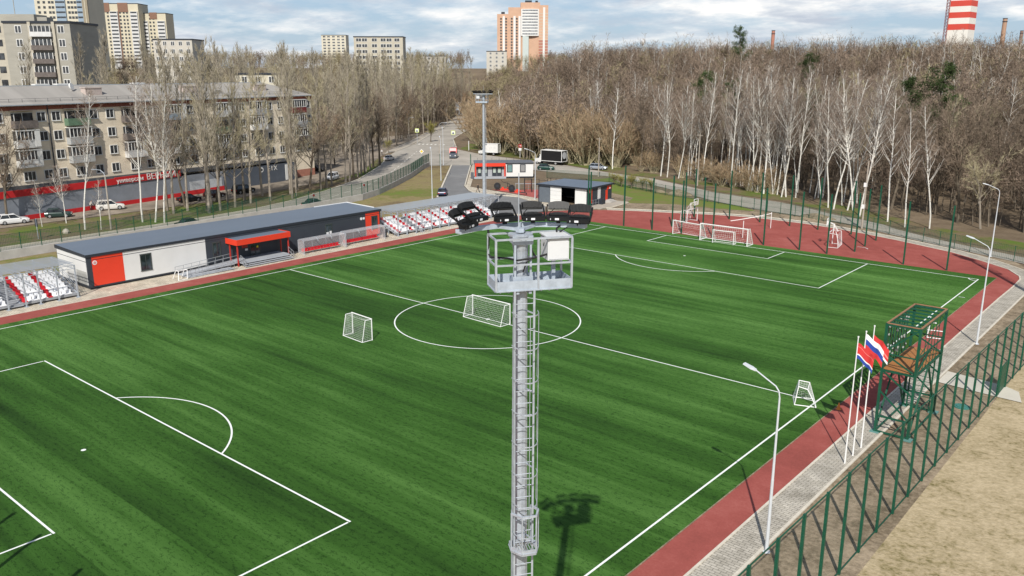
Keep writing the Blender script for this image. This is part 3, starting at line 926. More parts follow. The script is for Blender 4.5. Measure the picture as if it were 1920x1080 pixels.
court_goal('white court goal with basketball board among green posts at the right end of the court', (12.2, 58.6, .02), math.radians(-80))

# ------------------------------------------------------------------ volleyball net
vb = thing('volleyball_net', 'two white volleyball posts with a slack white band between them on the red court', 'volleyball net', (0, 0, 0))
A_, B_ = (0.3, 55.8), (0.1, 66.0)
for p in (A_, B_):
    b = MB(); b.tube((*p, .0), (*p, 2.55), .05, None, 8); part('post', b, M_white, vb)
b = MB(); pts = []
for i in range(15):
    t = i / 14; q = lerp(B_, (-5.0, 62.5), t); pts.append((q[0], q[1], 2.35 - 1.3 * (t * (1.25 - .25 * t))))
for p, q in zip(pts[:-1], pts[1:]): b.bar(p, q, .02, .10)
part('net_band', b, M_white, vb)

# ------------------------------------------------------------------ tall green posts round the court and behind the goals
pm_ = MB(); pm_.bar((0, 0, 0), (0, 0, 8.0), .17, .17); pm_.bar((0, 0, 8.0), (0, 0, 8.05), .19); post_me = pm_.mesh('net_post', [M_green])
GP = 'tall green net posts round the red court'
first = None
court = [(-12.3, 57.1), (-13.0, 62.3), (-14.0, 67.4), (-8.6, 69.4), (-3.5, 70.0), (1.6, 69.8), (6.2, 69.6), (11.5, 69.0), (15.9, 66.6), (16.1, 61.3), (16.3, 56.6), (-7.5, 58.2)]
line = [(-18.5, 52.75), (-13.3, 52.75), (-8.3, 52.8), (-3.0, 52.8), (4.9, 52.8), (10.1, 52.8), (13.9, 52.8), (18.7, 52.8), (23.7, 52.8), (28.8, 52.8), (-25.0, 52.75)]
line = [(-25.0, 52.75), (-18.5, 52.75), (-13.3, 52.75), (-8.2, 52.8), (-3.0, 52.8), (4.9, 52.8), (10.1, 52.8), (13.9, 52.8), (23.7, 52.8), (28.8, 52.8)]
posts = [('green net post standing behind the far goal line at the edge of the turf', 'green net posts behind the far goal line', p) for p in line]
posts += [('tall green net post standing on the red court beyond the far goal', GP, p) for p in court]
posts += [('green net post behind the near goal, out of frame, casting a shadow on the turf', 'green net posts behind the near goal', p) for p in ((10.2, -52.8), (13.7, -52.8), (18.6, -52.8), (5.0, -52.8))]
posts.append(('tall green net post standing alone on grass beside the equipment shed', None, (-25.7, 64.0)))
posts.append(('tall green net post in front of the equipment shed wall', None, (-31.0, 60.6)))
for lab, grp, p in posts:
    o = bpy.data.objects.new('net_post', post_me); COL.objects.link(o); o.location = (p[0], p[1], 0); tag(o, lab, 'post', grp)

# ------------------------------------------------------------------ right boundary fence
fence = thing('mesh_fence', 'tall green mesh fence with square posts along the dry field at lower right', 'fence')
ys = [-39.4 + 2.6 * k for k in range(33)]
def fx(y): return 42.68 + .02 * y
HF = 5.45
b = MB(); b.bar((0, 0, 0), (0, 0, HF), .13, .13); fp = b.mesh('post', [M_green])
for y in ys:
    o = part('post', fp, None, fence, (fx(y), y, 0))
for zr_ in (HF - .03, .12):
    b = MB(); b.bar((fx(ys[0]), ys[0], zr_), (fx(ys[-1]), ys[-1], zr_), .05); part('rail', b, M_green, fence)
for a, c in zip(ys[:-1], ys[1:]):
    if 10.4 < c < 13.1: continue
    b = MB(); b.quad((fx(a) + .03, a + .05, .14), (fx(c) + .03, c - .05, .14), (fx(c) + .03, c - .05, HF - .06), (fx(a) + .03, a + .05, HF - .06)); part('mesh_panel', b, M_wire, fence)
gt = thing('gate', 'solid green metal gate leaf in the mesh fence at the concrete path', 'gate', (fx(11.4), 11.45, 0))
b = MB()
for k in range(11): b.span((-.02, -.98 + k * .18, .15), (.02, -.98 + k * .18 + .172, 2.2))
part('leaf', b, M_green, gt)
b = MB()
for z in (.1, 2.25): b.bar((0, -1.02, z), (0, 1.02, z), .06)
for y in (-1.05, 1.05): b.bar((0, y, 0), (0, y, 2.3), .07)
part('gate_frame', b, M_green, gt)

# ------------------------------------------------------------------ street lamps
def lamp_mesh(h, arm, rise=.45):
    p = MB()
    p.tube((0, 0, 0), (0, 0, h * .45), .095, .075, 8); p.tube((0, 0, h * .45), (0, 0, h - .6), .07, .045, 8)
    p.tube((0, 0, 0), (0, 0, .04), .2, None, 8)
    pts = [(0, 0, h - .6), (-.06, 0, h - .3), (-.25, 0, h - .08), (-.55, 0, h + .05), (-arm + .3, 0, h + rise)]
    p.path(pts, .035, 8)
    f_ = MB(); f_.loft([[(-arm + .35, -.06, h + rise - .06), (-arm + .35, .06, h + rise - .06), (-arm + .35, .06, h + rise + .03), (-arm + .35, -.06, h + rise + .03)],
                        [(-arm + .1, -.14, h + rise), (-arm + .1, .14, h + rise), (-arm + .1, .12, h + rise + .09), (-arm + .1, -.12, h + rise + .09)],
                        [(-arm - .35, -.12, h + rise + .13), (-arm - .35, .12, h + rise + .13), (-arm - .35, .1, h + rise + .19), (-arm - .35, -.1, h + rise + .19)]])
    return p, f_
M_lampw = mat('lamp_pole_white', (0.62, 0.65, 0.68), .45, .1, .08)
p_, f_ = lamp_mesh(9.05, 1.75)
sl0 = thing('street_lamp', 'white street lamp with curved arm standing by the paver path at lower right', 'street lamp', (38.72, -21.65, 0), math.radians(-8), 'white street lamps round the sports ground')
part('pole', p_, M_lampw, sl0); part('lantern', f_, M_lampw, sl0)
G_ = 'white street lamps round the sports ground'
for lab, x, y, rz in (('white street lamp beside the paver path beyond the climbing tower', 38.67, 23.04, -8), ('white street lamp at the outer edge of the curved path, before the forest', 31.07, 65.36, 20),
                      ('white lamp post on the grass bank nearest the covered stand', -62.2, 53.1, -40), ('white lamp post on the grass bank midway along the drive', -81.0, 74.2, -40), ('white lamp post by the gate end of the grass bank', -103.0, 97.0, -40),
                      ('white lamp post with a curved arm at the edge of the outdoor gym', -46.9, 65.5, 40)):
    dup(sl0, (x, y, 0), math.radians(rz), lab, G_)

# ------------------------------------------------------------------ flagpoles and flags
fb = MB(); fb.tube((0, 0, 0), (0, 0, 8.3), .05, .03, 8); fb.tube((0, 0, 8.3), (0, 0, 8.38), .05, None, 8)
fpole_me = fb.mesh('flagpole', [M_white])
FL = [(-8.91, 'nearest'), (-7.48, 'middle'), (-5.95, 'farthest')]
M_fr = mat('flag_red', (.55, .035, .035), .7, 0, .15); M_fw = mat('flag_white', (.82, .82, .82), .7); M_fb = mat('flag_blue', (.02, .06, .32), .7, 0, .15); M_fp = mat('flag_pale_red', (.72, .25, .22), .7)
def flag(label, y, stripes, z0, w, hh, ang, ph):
    mb = MB(); nx = 16; rows = []
    for s, m in stripes: rows.append((s, m))
    vs = []; zs = [0.0]
    for s, m in rows: zs.append(zs[-1] + s)
    sub = []
    for k, (s, m) in enumerate(rows):
        for q in range(3): sub.append((zs[k] + s * q / 3, m))
    sub.append((1.0, None))
    for t, m in sub:
        for i in range(nx + 1):
            u_ = i / nx
            sw = .16 * math.sin(u_ * 7.5 + ph + t * .8) * u_ ** .6
            d = w * u_ * (.94 - .06 * t)
            droop = -.85 * u_ * w * (.6 + .4 * u_)
            vs.append((d * math.cos(ang) - sw * math.sin(ang), d * math.sin(ang) + sw * math.cos(ang), -t * hh + droop + .05 * math.sin(u_ * 9 + ph)))
    fs = []; mi = []; ml = []
    for r_ in range(len(sub) - 1):
        m = sub[r_][1]
        if m not in ml: ml.append(m)
        for i in range(nx):
            fs.append((r_ * (nx + 1) + i, r_ * (nx + 1) + i + 1, (r_ + 1) * (nx + 1) + i + 1, (r_ + 1) * (nx + 1) + i)); mi.append(ml.index(m))
    mb.v = vs; mb.f = fs; mb.mi = mi
    o = part('flag', mb, ml, None, (38.2, y, z0), smooth=True); tag(o, label, 'flag', 'flags on the three white poles'); return o
for y, w in FL:
    o = bpy.data.objects.new('flagpole', fpole_me); COL.objects.link(o); o.location = (38.18, y, 0)
    tag(o, 'white flagpole by the paver path, %s of the row of three' % w, 'flagpole', 'white flagpoles in a row of three')
AN = math.radians(38)
flag('red flag with white and blue bottom stripes on the nearest flagpole', -8.91, [(.22, M_fr), (.03, M_fp), (.44, M_fr), (.08, M_fw), (.23, M_fb)], 7.95, 1.20, .98, AN, .3)  # the thin pale stripe is a painted highlight along the creases
flag('white, blue and red tricolour flag on the middle flagpole', -7.48, [(.333, M_fw), (.333, M_fb), (.334, M_fr)], 8.15, 1.30, 1.02, AN, 1.1)
flag('red flag with pale stripes partly hidden behind the tricolour on the farthest flagpole', -5.95, [(.5, M_fr), (.12, M_fp), (.2, M_fr), (.18, M_fw)], 7.75, 1.15, .95, AN + .1, 2.2)

# ------------------------------------------------------------------ green climbing tower
tw = thing('climbing_tower', 'tall green steel climbing tower with brown plywood deck beside the track', 'climbing tower', (39.05, .45, 0))
X0, X1, Y0, Y1 = -1.05, 1.05, -3.1, 3.15; TZ, DZ = 7.75, 4.55
M_ply = mat('plywood', (.36, .155, .05), .6, 0, .2, 1.2); M_edge = mat('brown_edge', (.30, .16, .085), .6, 0, .2)
for x, y in ((X0, Y0), (X1, Y0), (X1, Y1), (X0, Y1)):
    b = MB(); b.bar((x, y, 0), (x, y, TZ), .16); part('post', b, M_green, tw)
b = MB(); b.span((X0 + .06, Y0 + .06, DZ), (X1 - .06, Y1 - .06, DZ + .05)); part('deck', b, M_ply, tw)
b = MB()
for z in (DZ - .08, TZ - .1):
    for a, c in (((X0, Y0), (X1, Y0)), ((X1, Y0), (X1, Y1)), ((X1, Y1), (X0, Y1)), ((X0, Y1), (X0, Y0))):
        b.bar((*a, z), (*c, z), .13)
for z in (DZ + 1.1,):
    for a, c in (((X0, Y0), (X1, Y0)), ((X1, Y0), (X1, Y1)), ((X1, Y1), (X0, Y1))):
        b.bar((*a, z), (*c, z), .08)
for z in (1.2, .08):
    for a, c in (((X0, Y0), (X1, Y0)), ((X1, Y1), (X0, Y1)), ((X0, Y0), (X0, Y1)), ((X1, Y0), (X1, Y1))):
        if z < 1 or a[1] == c[1]: b.bar((*a, z), (*c, z), .11)
part('beam', b, M_green, tw)
b = MB()
for y in (Y0, Y1):
    b.bar((X0, y, DZ + 1.1), (X1, y, DZ), .09); b.bar((X0, y, DZ + 1.2), (X1, y, TZ - .1), .09); b.bar((X0, y, 3.0), (X1, y, 1.2), .09); b.bar((X0, y, DZ - .1), (X1, y, 3.0), .09)
for x in (X0, X1):
    b.bar((x, Y0, .1), (x, 0, DZ - .1), .11); b.bar((x, Y1, .1), (x, 0, DZ - .1), .11)
b.bar((X1, Y0, DZ), (X1, 0, DZ + 1.1), .08); b.bar((X1, 0, DZ + 1.1), (X1, Y1, DZ), .08)
b.bar((X1, Y0, DZ + 1.1), (X1, Y1, TZ - .3), .04)
part('brace', b, M_green, tw)
b = MB()
for k in range(7): b.bar((X0, Y0 + (k + .5) * (Y1 - Y0) / 7, TZ - .06), (X1, Y0 + (k + .5) * (Y1 - Y0) / 7, TZ - .06), .10)
part('roof_bar', b, M_green, tw)
b = MB()
for a, c in (((X0, Y0), (X1, Y0)), ((X1, Y0), (X1, Y1)), ((X1, Y1), (X0, Y1)), ((X0, Y1), (X0, Y0))): b.bar((*a, TZ), (*c, TZ), .12, .05)
part('top_edge', b, M_edge, tw)
b = MB()
for k in range(8):
    yy = Y0 + .3 + k * .62
    b.span((X0 - .02, yy, DZ + .05), (X0 + .02, yy + .30, TZ - .2))
part('slat_wall', b, M_green, tw)
random.seed(3)
b = MB()
for k in range(34):
    yy = Y0 + .3 + random.randrange(8) * .62 + .05 + random.random() * .2; zz = DZ + .4 + random.random() * 2.5
    b.box((X0 + .05, yy, zz), (.08, .14, .10))
part('climbing_hold', b, mat('grey_hold', (.45, .45, .43)), tw)
b = MB()
for k in range(5): b.bar((X1, -1.6 + k * .8, DZ), (X1, -1.6 + k * .8, TZ - .1), .04)
part('bar', b, M_green, tw)
b = MB()
for x in (X0 + .3, X1 - .3): b.bar((x, Y1 - .2, 0), (x, Y1 - .2, DZ), .09)
for k in range(11): b.bar((X0 + .3, Y1 - .2, .3 + k * .38), (X1 - .3, Y1 - .2, .3 + k * .38), .035)
part('ladder', b, M_green, tw)
b = MB()
for x, y in ((X0, Y0), (X1, Y0), (X1, Y1), (X0, Y1)): b.span((x - .3, y - .3, -.03), (x + .3, y + .3, .05))
part('footing', b, mat('footing_teal', (.12, .26, .24), .8), tw)

# ------------------------------------------------------------------ cone, manhole, small white frame
cn = thing('traffic_cone', 'small orange traffic cone on the edge of the red track', 'cone', (34.7, -.35, .01))
M_or = mat('cone_orange', (.75, .26, .05), .5)
b = MB(); b.tube((0, 0, .03), (0, 0, .5), .14, .03, 12); part('cone_body', b, M_or, cn)
b = MB(); b.box((0, 0, .016), (.36, .36, .03)); part('base', b, M_or, cn)
b = MB(); b.tube((0, 0, -.05), (0, 0, .03), .55, None, 20); b.tube((0, 0, .03), (0, 0, .06), .38, None, 20)
tag(part('manhole_cover', b, mat('manhole_teal', (.05, .20, .17), .7), None, (41.4, 6.1, 0)), 'round teal manhole cover in the bare soil behind the mesh fence', 'manhole cover')
wf = thing('hurdle_frame', 'low white tube frame lying on the red track behind the climbing tower', 'frame', (35.1, 23.4, .02), .25)
b = MB()
for a, c in (((-.7, -1.3), (.7, -1.3)), ((.7, -1.3), (.7, 1.3)), ((.7, 1.3), (-.7, 1.3)), ((-.7, 1.3), (-.7, -1.3))): b.tube((*a, .06), (*c, .06), .045, None, 6)
for y in (-1.3, 1.3):
    b.tube((-.7, y, .05), (-.55, y, 1.5), .045, None, 6); b.tube((-.55, y, 1.5), (.0, y, 1.5), .045, None, 6)
b.tube((-.55, -1.3, 1.5), (-.55, 1.3, 1.5), .045, None, 6)
part('frame', b, M_white, wf)
# ------------------------------------------------------------------ changing-room building
M_dark = mat('anthracite_panel', (.040, .048, .062), .5, 0, .10, .5, .4)
M_roof = mat('slate_grey_roof', (.150, .185, .235), .5, .1, .07, .3, .4, (1, .2, 1))
M_red = mat('signal_red_panel', (.72, .052, .022), .5, 0, .05, .6)
M_wpan = mat('white_panel', (.70, .70, .69), .5, 0, .05, .5)
M_trim = mat('dark_trim', (.028, .034, .045), .5, 0, .1)
M_glass = mat_glass('window_glass')
M_frame = mat('window_frame_dark', (.05, .06, .06), .5)
M_conc = mat('concrete', (.47, .45, .42), .85, 0, .18, .6)
M_step = mat('grey_step', (.36, .38, .41), .7, 0, .12, 1.2)
M_redcol = mat('red_post', (.42, .035, .025), .5)

cb = thing('changing_rooms', 'long low changing-room building with grey roof and red, white and anthracite panels', 'building', (-41.45, 0, 0))
YA, YB, DEP, HH = -20.5, 22.2, -7.85, 3.98
b = MB(); b.span((DEP, YA, .3), (0, YB, 3.78)); part('wall', b, M_dark, cb)
b = MB(); b.span((DEP + .1, YA + .15, -.05), (-.15, YB - .15, .3)); b.span((-.15, YA, .18), (.03, YB, .36)); part('plinth', b, M_trim, cb)
b = MB(); b.loft([[(DEP - .12, YA - .12, 4.12), (.10, YA - .12, 3.86), (.10, YB + .12, 3.86), (DEP - .12, YB + .12, 4.12)], [(DEP - .12, YA - .12, 4.16), (.10, YA - .12, 3.98), (.10, YB + .12, 3.98), (DEP - .12, YB + .12, 4.16)]]); part('roof', b, M_roof, cb)
b = MB()
b.span((.085, YA - .13, 3.70), (.125, YB + .13, 4.0)); b.loft([[(DEP - .13, YA - .135, 3.78), (.1, YA - .135, 3.70), (.1, YA - .10, 3.70), (DEP - .13, YA - .10, 3.78)], [(DEP - .13, YA - .135, 4.18), (.1, YA - .135, 4.0), (.1, YA - .10, 4.0), (DEP - .13, YA - .10, 4.18)]])
part('fascia', b, M_trim, cb)
b = MB(); b.bar((DEP, YB + .10, 4.19), (-1.5, YB + .10, 4.06), .12, .10); b.bar((DEP, YB - 6, 4.2), (DEP, YB + .1, 4.2), .1, .1); part('roof_edge', b, M_white, cb)
def panel(y0, y1, m, name='panel'):
    b = MB(); b.span((0, y0, .36), (.035, y1, 3.30)); b.span((0, y0, 3.38), (.035, y1, 3.70)); part(name, b, m, cb)
panel(YA + .55, -16.45, M_red, 'red_panel'); panel(-16.44, -6.16, M_wpan, 'white_panel'); panel(-6.15, 19.3, M_dark, 'dark_panel'); panel(19.31, YB - .25, M_red, 'red_panel')
b = MB(); b.span((DEP + .15, YA - .03, .5), (-.2, YA, 3.12)); b.span((DEP + .15, YA - .03, 3.2), (-.2, YA, 3.74)); part('white_panel', b, M_wpan, cb)
b = MB(); b.span((-2.9, YA - .05, .5), (-.3, YA - .032, 2.0)); part('grey_cladding', b, mat('grey_cladding', (.42, .42, .40)), cb)
def cwin(y0, y1, z0, z1, parent=cb, x=.036):
    b = MB()
    for a, c in (((y0, z0), (y1, z0)), ((y1, z0), (y1, z1)), ((y1, z1), (y0, z1)), ((y0, z1), (y0, z0))):
        b.bar((x + .02, a[0], a[1]), (x + .02, c[0], c[1]), .09)
    b.bar((x + .02, (y0 + y1) / 2, z0), (x + .02, (y0 + y1) / 2, z1), .06)
    b.span((x, y0 - .1, z0 - .08), (x + .08, y1 + .1, z0 - .03)); b.span((x, y0 - .1, z1 + .05), (x + .05, y1 + .1, z1 + .1))
    f = part('window', b, M_frame, parent)
    b = MB(); b.span((x - .02, y0 + .04, z0 + .04), (x + .01, y1 - .04, z1 - .04)); part('pane', b, M_glass, f); return f
cwin(-14.45, -13.2, 1.15, 3.0); cwin(-5.2, -4.2, 1.15, 3.0)
w3 = cwin(12.1, 13.2, 1.45, 2.95)
b = MB(); b.span((.06, 12.2, 1.5), (.075, 12.6, 1.9)); b.span((.06, 12.75, 1.6), (.075, 13.1, 2.0)); part('notice', b, M_label, w3)
cwin(20.45, 21.5, 1.3, 3.05)
# entrance: canopy, posts, landing and steps, door
b = MB(); b.span((.04, -3.35, 2.75), (2.55, 4.45, 2.85)); b.span((.04, -3.35, 3.28), (2.50, 4.45, 3.34)); part('canopy', b, M_roof, cb)
b = MB(); b.span((2.5, -3.4, 2.72), (2.62, 4.5, 3.42)); b.span((.04, -3.42, 2.72), (2.5, -3.36, 3.42)); b.span((.04, 4.46, 2.72), (2.5, 4.52, 3.42)); part('canopy_fascia', b, M_red, cb)
for x, y in ((2.3, -3.2), (2.3, 4.3), (.6, -3.2), (.6, 4.3)):
    b = MB(); b.bar((x, y, 0), (x, y, 2.72), .14); part('canopy_post', b, M_redcol, cb)
b = MB(); b.span((.05, -3.0, .42), (2.5, 4.2, .55)); part('landing', b, M_step, cb)
for k in range(3):
    b = MB(); b.span((2.5 + k * .36, -3.0 + k * .02, .40 - k * .15), (2.5 + (k + 1) * .36 + .03, 4.2 - k * .02, .44 - k * .15)); part('step', b, M_step, cb)
b = MB(); b.span((.04, .0, .56), (.09, 1.5, 2.65)); d = part('door', b, M_frame, cb)
for y in (.12, .80):
    b = MB(); b.span((.085, y, .7), (.10, y + .55, 2.5)); part('pane', b, M_glass, d)
b = MB(); b.span((.10, .95, 1.5), (.115, 1.2, 1.75)); part('notice', b, mat('yellow_notice', (.75, .62, .03)), d)
b = MB(); b.span((.04, -1.15, 1.75), (.07, -.35, 2.35)); sg = part('door_sign', b, M_redcol, cb)
b = MB(); b.span((.07, -.75, 1.35), (.085, -.35, 1.6)); part('notice', b, M_label, sg)
b = MB(); b.tube((.036, -19.65, 3.0), (.06, -19.65, 3.0), .25, None, 20); lg = part('round_sign', b, M_label, cb)
b = MB(); b.tube((.06, -19.65, 3.0), (.07, -19.65, 3.0), .17, None, 16); part('emblem', b, mat('pale_red', (.6, .3, .28)), lg)
b = MB(); b.tube((.036, 18.5, 3.0), (.06, 18.5, 3.0), .2, None, 16); part('round_sign', b, M_label, cb)
b = MB(); b.span((.036, 18.8, 2.85), (.06, 19.15, 3.15)); part('wall_sign', b, M_label, cb)
M_rail = mat('grey_handrail', (.33, .35, .37), .5, .2)
for y in (-2.95, 4.15):
    b = MB()
    for z in (.45, .95): b.bar((2.5, y, z + .5), (3.6, y, z), .04)
    b.bar((2.5, y, .5), (2.5, y, 1.45), .04); b.bar((3.6, y, 0), (3.6, y, .95), .04); b.bar((3.05, y, .3), (3.05, y, 1.2), .04)
    part('handrail', b, M_rail, cb)
# ramp
rm = thing('access_ramp', 'grey wheelchair ramp with tube handrails along the front of the changing rooms', 'ramp', (-41.45, 0, 0))
b = MB(); b.loft([[(.5, -3.05, .42), (2.1, -3.05, .42), (2.1, -3.05, .52), (.5, -3.05, .52)], [(.5, -10.4, .02), (2.1, -10.4, .02), (2.1, -10.4, .10), (.5, -10.4, .10)]]); part('slope', b, M_step, rm)
b = MB(); b.loft([[(2.2, -10.4, .02), (3.3, -10.4, .02), (3.3, -10.4, .09), (2.2, -10.4, .09)], [(2.2, -4.4, .10), (3.3, -4.4, .10), (3.3, -4.4, .18), (2.2, -4.4, .18)]]); part('slope', b, M_step, rm)
for x, ya, yb, za, zb in ((.5, -3.1, -10.6, .5, .05), (2.12, -3.1, -10.6, .5, .05), (3.3, -4.4, -10.4, .15, .05)):
    b = MB()
    for h in (.5, .92): b.bar((x, ya, za + h), (x, yb, zb + h), .04)
    for k in range(8):
        t = k / 7; b.bar((x, ya + (yb - ya) * t, 0), (x, ya + (yb - ya) * t, za + (zb - za) * t + .92), .035)
    part('handrail', b, M_rail, rm)
# white folded frame at the end of the ramp
wf2 = thing('folded_goal', 'white folded tube goal frame leaning at the foot of the ramp', 'frame', (-39.2, -11.9, 0))
b = MB()
for y in (0, 1.1):
    b.tube((0, y, .03), (.25, y + .3, 1.0), .04, None, 6); b.tube((.25, y + .3, 1.0), (.9, y + .3, 1.05), .04, None, 6); b.tube((.9, y + .3, 1.05), (1.3, y, .03), .04, None, 6)
b.tube((.25, .3, 1.0), (.25, 1.4, 1.0), .04, None, 6); b.tube((.9, .3, 1.05), (.9, 1.4, 1.05), .04, None, 6); b.tube((1.3, 0, .03), (1.3, 1.1, .03), .04, None, 6)
part('frame', b, M_white, wf2)

# ------------------------------------------------------------------ team shelters
M_clear = mat_mesh('clear_polycarbonate', (.75, .72, .74), .72)
M_seatr = mat('red_seat', (.62, .022, .035), .5, 0, .06); M_seatw = mat('white_seat', (.86, .86, .87), .5, 0, .05)
def shelter(label, y0, y1, x0):
    root = thing('team_shelter', label, 'team shelter', (x0, y0, 0), 0, 'clear-roofed team shelters by the left touchline')
    L = y1 - y0
    prof = [(0, 0), (0, 1.62), (-.12, 1.90), (-.42, 2.05), (-1.15, 2.05), (-1.35, 1.9), (-1.35, .25)]
    b = MB()
    for k in range(4):
        y = L * k / 3
        for p, q in zip(prof[:-1], prof[1:]):
            if k in (1, 2) and p == prof[0]: continue
            b.bar((p[0], y, p[1]), (q[0], y, q[1]), .05)
    for p in prof[2:]: b.bar((p[0], 0, p[1]), (p[0], L, p[1]), .04)
    part('frame', b, M_galv, root)
    b = MB()
    for p, q in zip(prof[2:-1], prof[3:]): b.quad((p[0], 0, p[1]), (q[0], 0, q[1]), (q[0], L, q[1]), (p[0], L, p[1]))
    part('roof_sheet', b, M_clear, root)
    for y in (.01, L - .01):
        b = MB(); b.add([(p[0], y, p[1]) for p in prof] + [(-1.35, y, .1)], [tuple(range(8))]); part('end_sheet', b, M_clear, root)
    b = MB(); b.bar((-.95, .3, .32), (-.95, L - .3, .32), .06)
    for k in range(5): b.bar((-.95, .5 + (L - 1) * k / 4, 0), (-.95, .5 + (L - 1) * k / 4, .32), .06); b.bar((-1.1, .5 + (L - 1) * k / 4, .03), (-.7, .5 + (L - 1) * k / 4, .03), .05)
    part('bench_frame', b, M_galv, root)
    n = int((L - .6) / .52)
    s = MB(); s.span((-.22, -.22, 0), (.22, .22, .06)); s.span((-.24, -.22, .06), (-.18, .22, .36)); me = s.mesh('seat', [M_seatr])
    for k in range(n): part('seat', me, None, root, (-.93, .55 + k * .52, .36))
    return root
shelter('curved clear team shelter with a row of red seats, nearer the entrance steps', 6.2, 13.1, -38.35)
shelter('curved clear team shelter with a row of red seats, nearer the right grandstand', 13.5, 20.6, -38.7)
b = MB(); b.tube((0, 0, 0), (0, 0, .9), .28, .32, 12); tag(part('waste_bin', b, M_trim, None, (-40.0, 21.7, 0)), 'dark waste bin at the end of the team shelters', 'bin')

# ------------------------------------------------------------------ grandstands
M_plank = mat('stand_plank', (.34, .35, .37), .6, .1, .15)
M_poly = mat_sheet('grey_polycarbonate', (.34, .37, .40))
seat_mb = MB(); seat_mb.span((-.24, -.215, .02), (.22, .215, .10)); seat_mb.loft([[(-.24, -.215, .05), (-.18, -.215, .05), (-.18, .215, .05), (-.24, .215, .05)], [(-.30, -.21, .44), (-.25, -.21, .44), (-.25, .21, .44), (-.30, .21, .44)]])
SW = seat_mb.mesh('seat', [M_seatw]); SR = seat_mb.mesh('seat', [M_seatr])
def stand(name_label, x0, y0, y1, rows, red, aisle, cols, roof_x, keep=None):
    root = thing('grandstand', name_label, 'grandstand', (x0, y0, 0), 0, 'covered grandstands by the left touchline')
    L = y1 - y0; rd, rh, zb = .72, .27, .42
    b = MB()
    for k in range(rows):
        z = zb + k * rh; x = -.5 - k * rd
        b.span((x - .5, 0, z - .06), (x + .22, L, z - .01)); b.span((x + .18, 0, z - .22), (x + .21, L, z - .06))
    part('deck', b, M_plank, root)
    b = MB(); nsup = int(L / 2) + 1
    for k in range(nsup + 1):
        y = min(L - .05, .05 + L * k / nsup)
        b.bar((-.4, y, zb - .1), (-.6 - rows * rd, y, zb - .1 + rows * rh), .08)
        for q in range(0, rows + 1, 2): b.bar((-.6 - q * rd, y, 0), (-.6 - q * rd, y, zb - .1 + q * rh), .06)
    part('support_frame', b, M_galv_d, root)
    # roof on trussed columns
    for k, y in enumerate(cols):
        b = MB(); b.bar((.0, y - y0, 0), (.0, y - y0, 3.6), .12); b.span((-.2, y - y0 - .2, 0), (.2, y - y0 + .2, .05)); part('column', b, M_galv, root)
    b = MB()
    for y in cols:
        yy = y - y0
        b.bar((.1, yy, 3.55), (roof_x, yy, 3.45), .07); b.bar((.0, yy, 3.15), (roof_x, yy, 3.1), .06)
        n = 6
        for i in range(n):
            xa = .1 + (roof_x - .1) * i / n; xb = .1 + (roof_x - .1) * (i + .5) / n; xc = .1 + (roof_x - .1) * (i + 1) / n
            za = 3.15 - .05 * i / n; zc = 3.15 - .05 * (i + 1) / n; zm = 3.55 - .1 * (i + .5) / n
            b.bar((xa, yy, za), (xb, yy, zm), .025); b.bar((xb, yy, zm), (xc, yy, zc), .025)
        b.bar((roof_x + .3, yy, 0), (roof_x + .3, yy, 3.6), .1)
    for x, zt in ((.05, 3.6), (roof_x / 2, 3.5)):
        ya, yb = cols[0] - y0, cols[-1] - y0
        b.bar((x, ya, zt), (x, yb, zt), .06); b.bar((x, ya, zt - .38), (x, yb, zt - .38), .05)
        m = int((yb - ya) / 1.0)
        for i in range(m):
            p, q, r_ = ya + (yb - ya) * i / m, ya + (yb - ya) * (i + .5) / m, ya + (yb - ya) * (i + 1) / m
            b.bar((x, p, zt - .38), (x, q, zt), .022); b.bar((x, q, zt), (x, r_, zt - .38), .022)
    part('roof_truss', b, M_galv, root)
    b = MB(); ya, yb = cols[0] - y0 - .1, cols[-1] - y0 + .3
    b.quad((-.7, ya, 3.66), (-.7, yb, 3.66), (roof_x - .2, yb, 3.56), (roof_x - .2, ya, 3.56)); part('roof_sheet', b, M_poly, root)
    b = MB()
    for y in (0.0, L):
        for z in (.45, .75, 1.05): b.bar((-.3, y, zb + z - .3), (-.6 - rows * rd, y, zb + rows * rh + z - .1), .035)
        for k in range(4): t = k / 3; b.bar((-.3 - t * (rows * rd + .3), y, .2), (-.3 - t * (rows * rd + .3), y, zb + t * rows * rh + .95), .04)
    for z in (.5, .95): b.bar((-.75 - rows * rd, 0, zb + rows * rh + z), (-.75 - rows * rd, L, zb + rows * rh + z), .04)
    for k in range(int(L / 1.5)): b.bar((-.75 - rows * rd, k * 1.5 + .5, zb + rows * rh - .3), (-.75 - rows * rd, k * 1.5 + .5, zb + rows * rh + .95), .04)
    part('guard_rail', b, M_galv, root)
    n = int((L - .3) / .50); cnt = 0; extra = []
    order = []
    for k in range(rows):
        for j in range(n):
            if aisle(j, k): continue
            order.append((k, j))
    if keep: order.sort(key=lambda q: keep(q))
    for i, (k, j) in enumerate(order):
        loc = (-.5 - k * rd - .1, .4 + j * .5, zb + k * rh)
        isred = red(j, k)
        if i < 100: part('seat', SR if isred else SW, None, root, loc)
        else: extra.append((loc, isred))
    if extra:
        me_ = MB()
        for loc, isred in extra:
            me_.add([(v[0] + loc[0], v[1] + loc[1], v[2] + loc[2]) for v in seat_mb.v], seat_mb.f, 1 if isred else 0)
        o = part('seat', me_, [M_seatw, M_seatr], root); o['kind'] = 'stuff'
    b = MB()
    for j in range(n):
        if aisle(j, 2) and not aisle(j - 1, 2):
            for k in range(rows * 2):
                b.span((-.35 - k * rd / 2, .4 + j * .5 - .2, .08 + k * rh / 2 + .1), (-.05 - k * rd / 2, .4 + j * .5 + 1.2, .13 + k * rh / 2 + .1))
    if b.v: part('stair', b, M_plank, root)
    return root
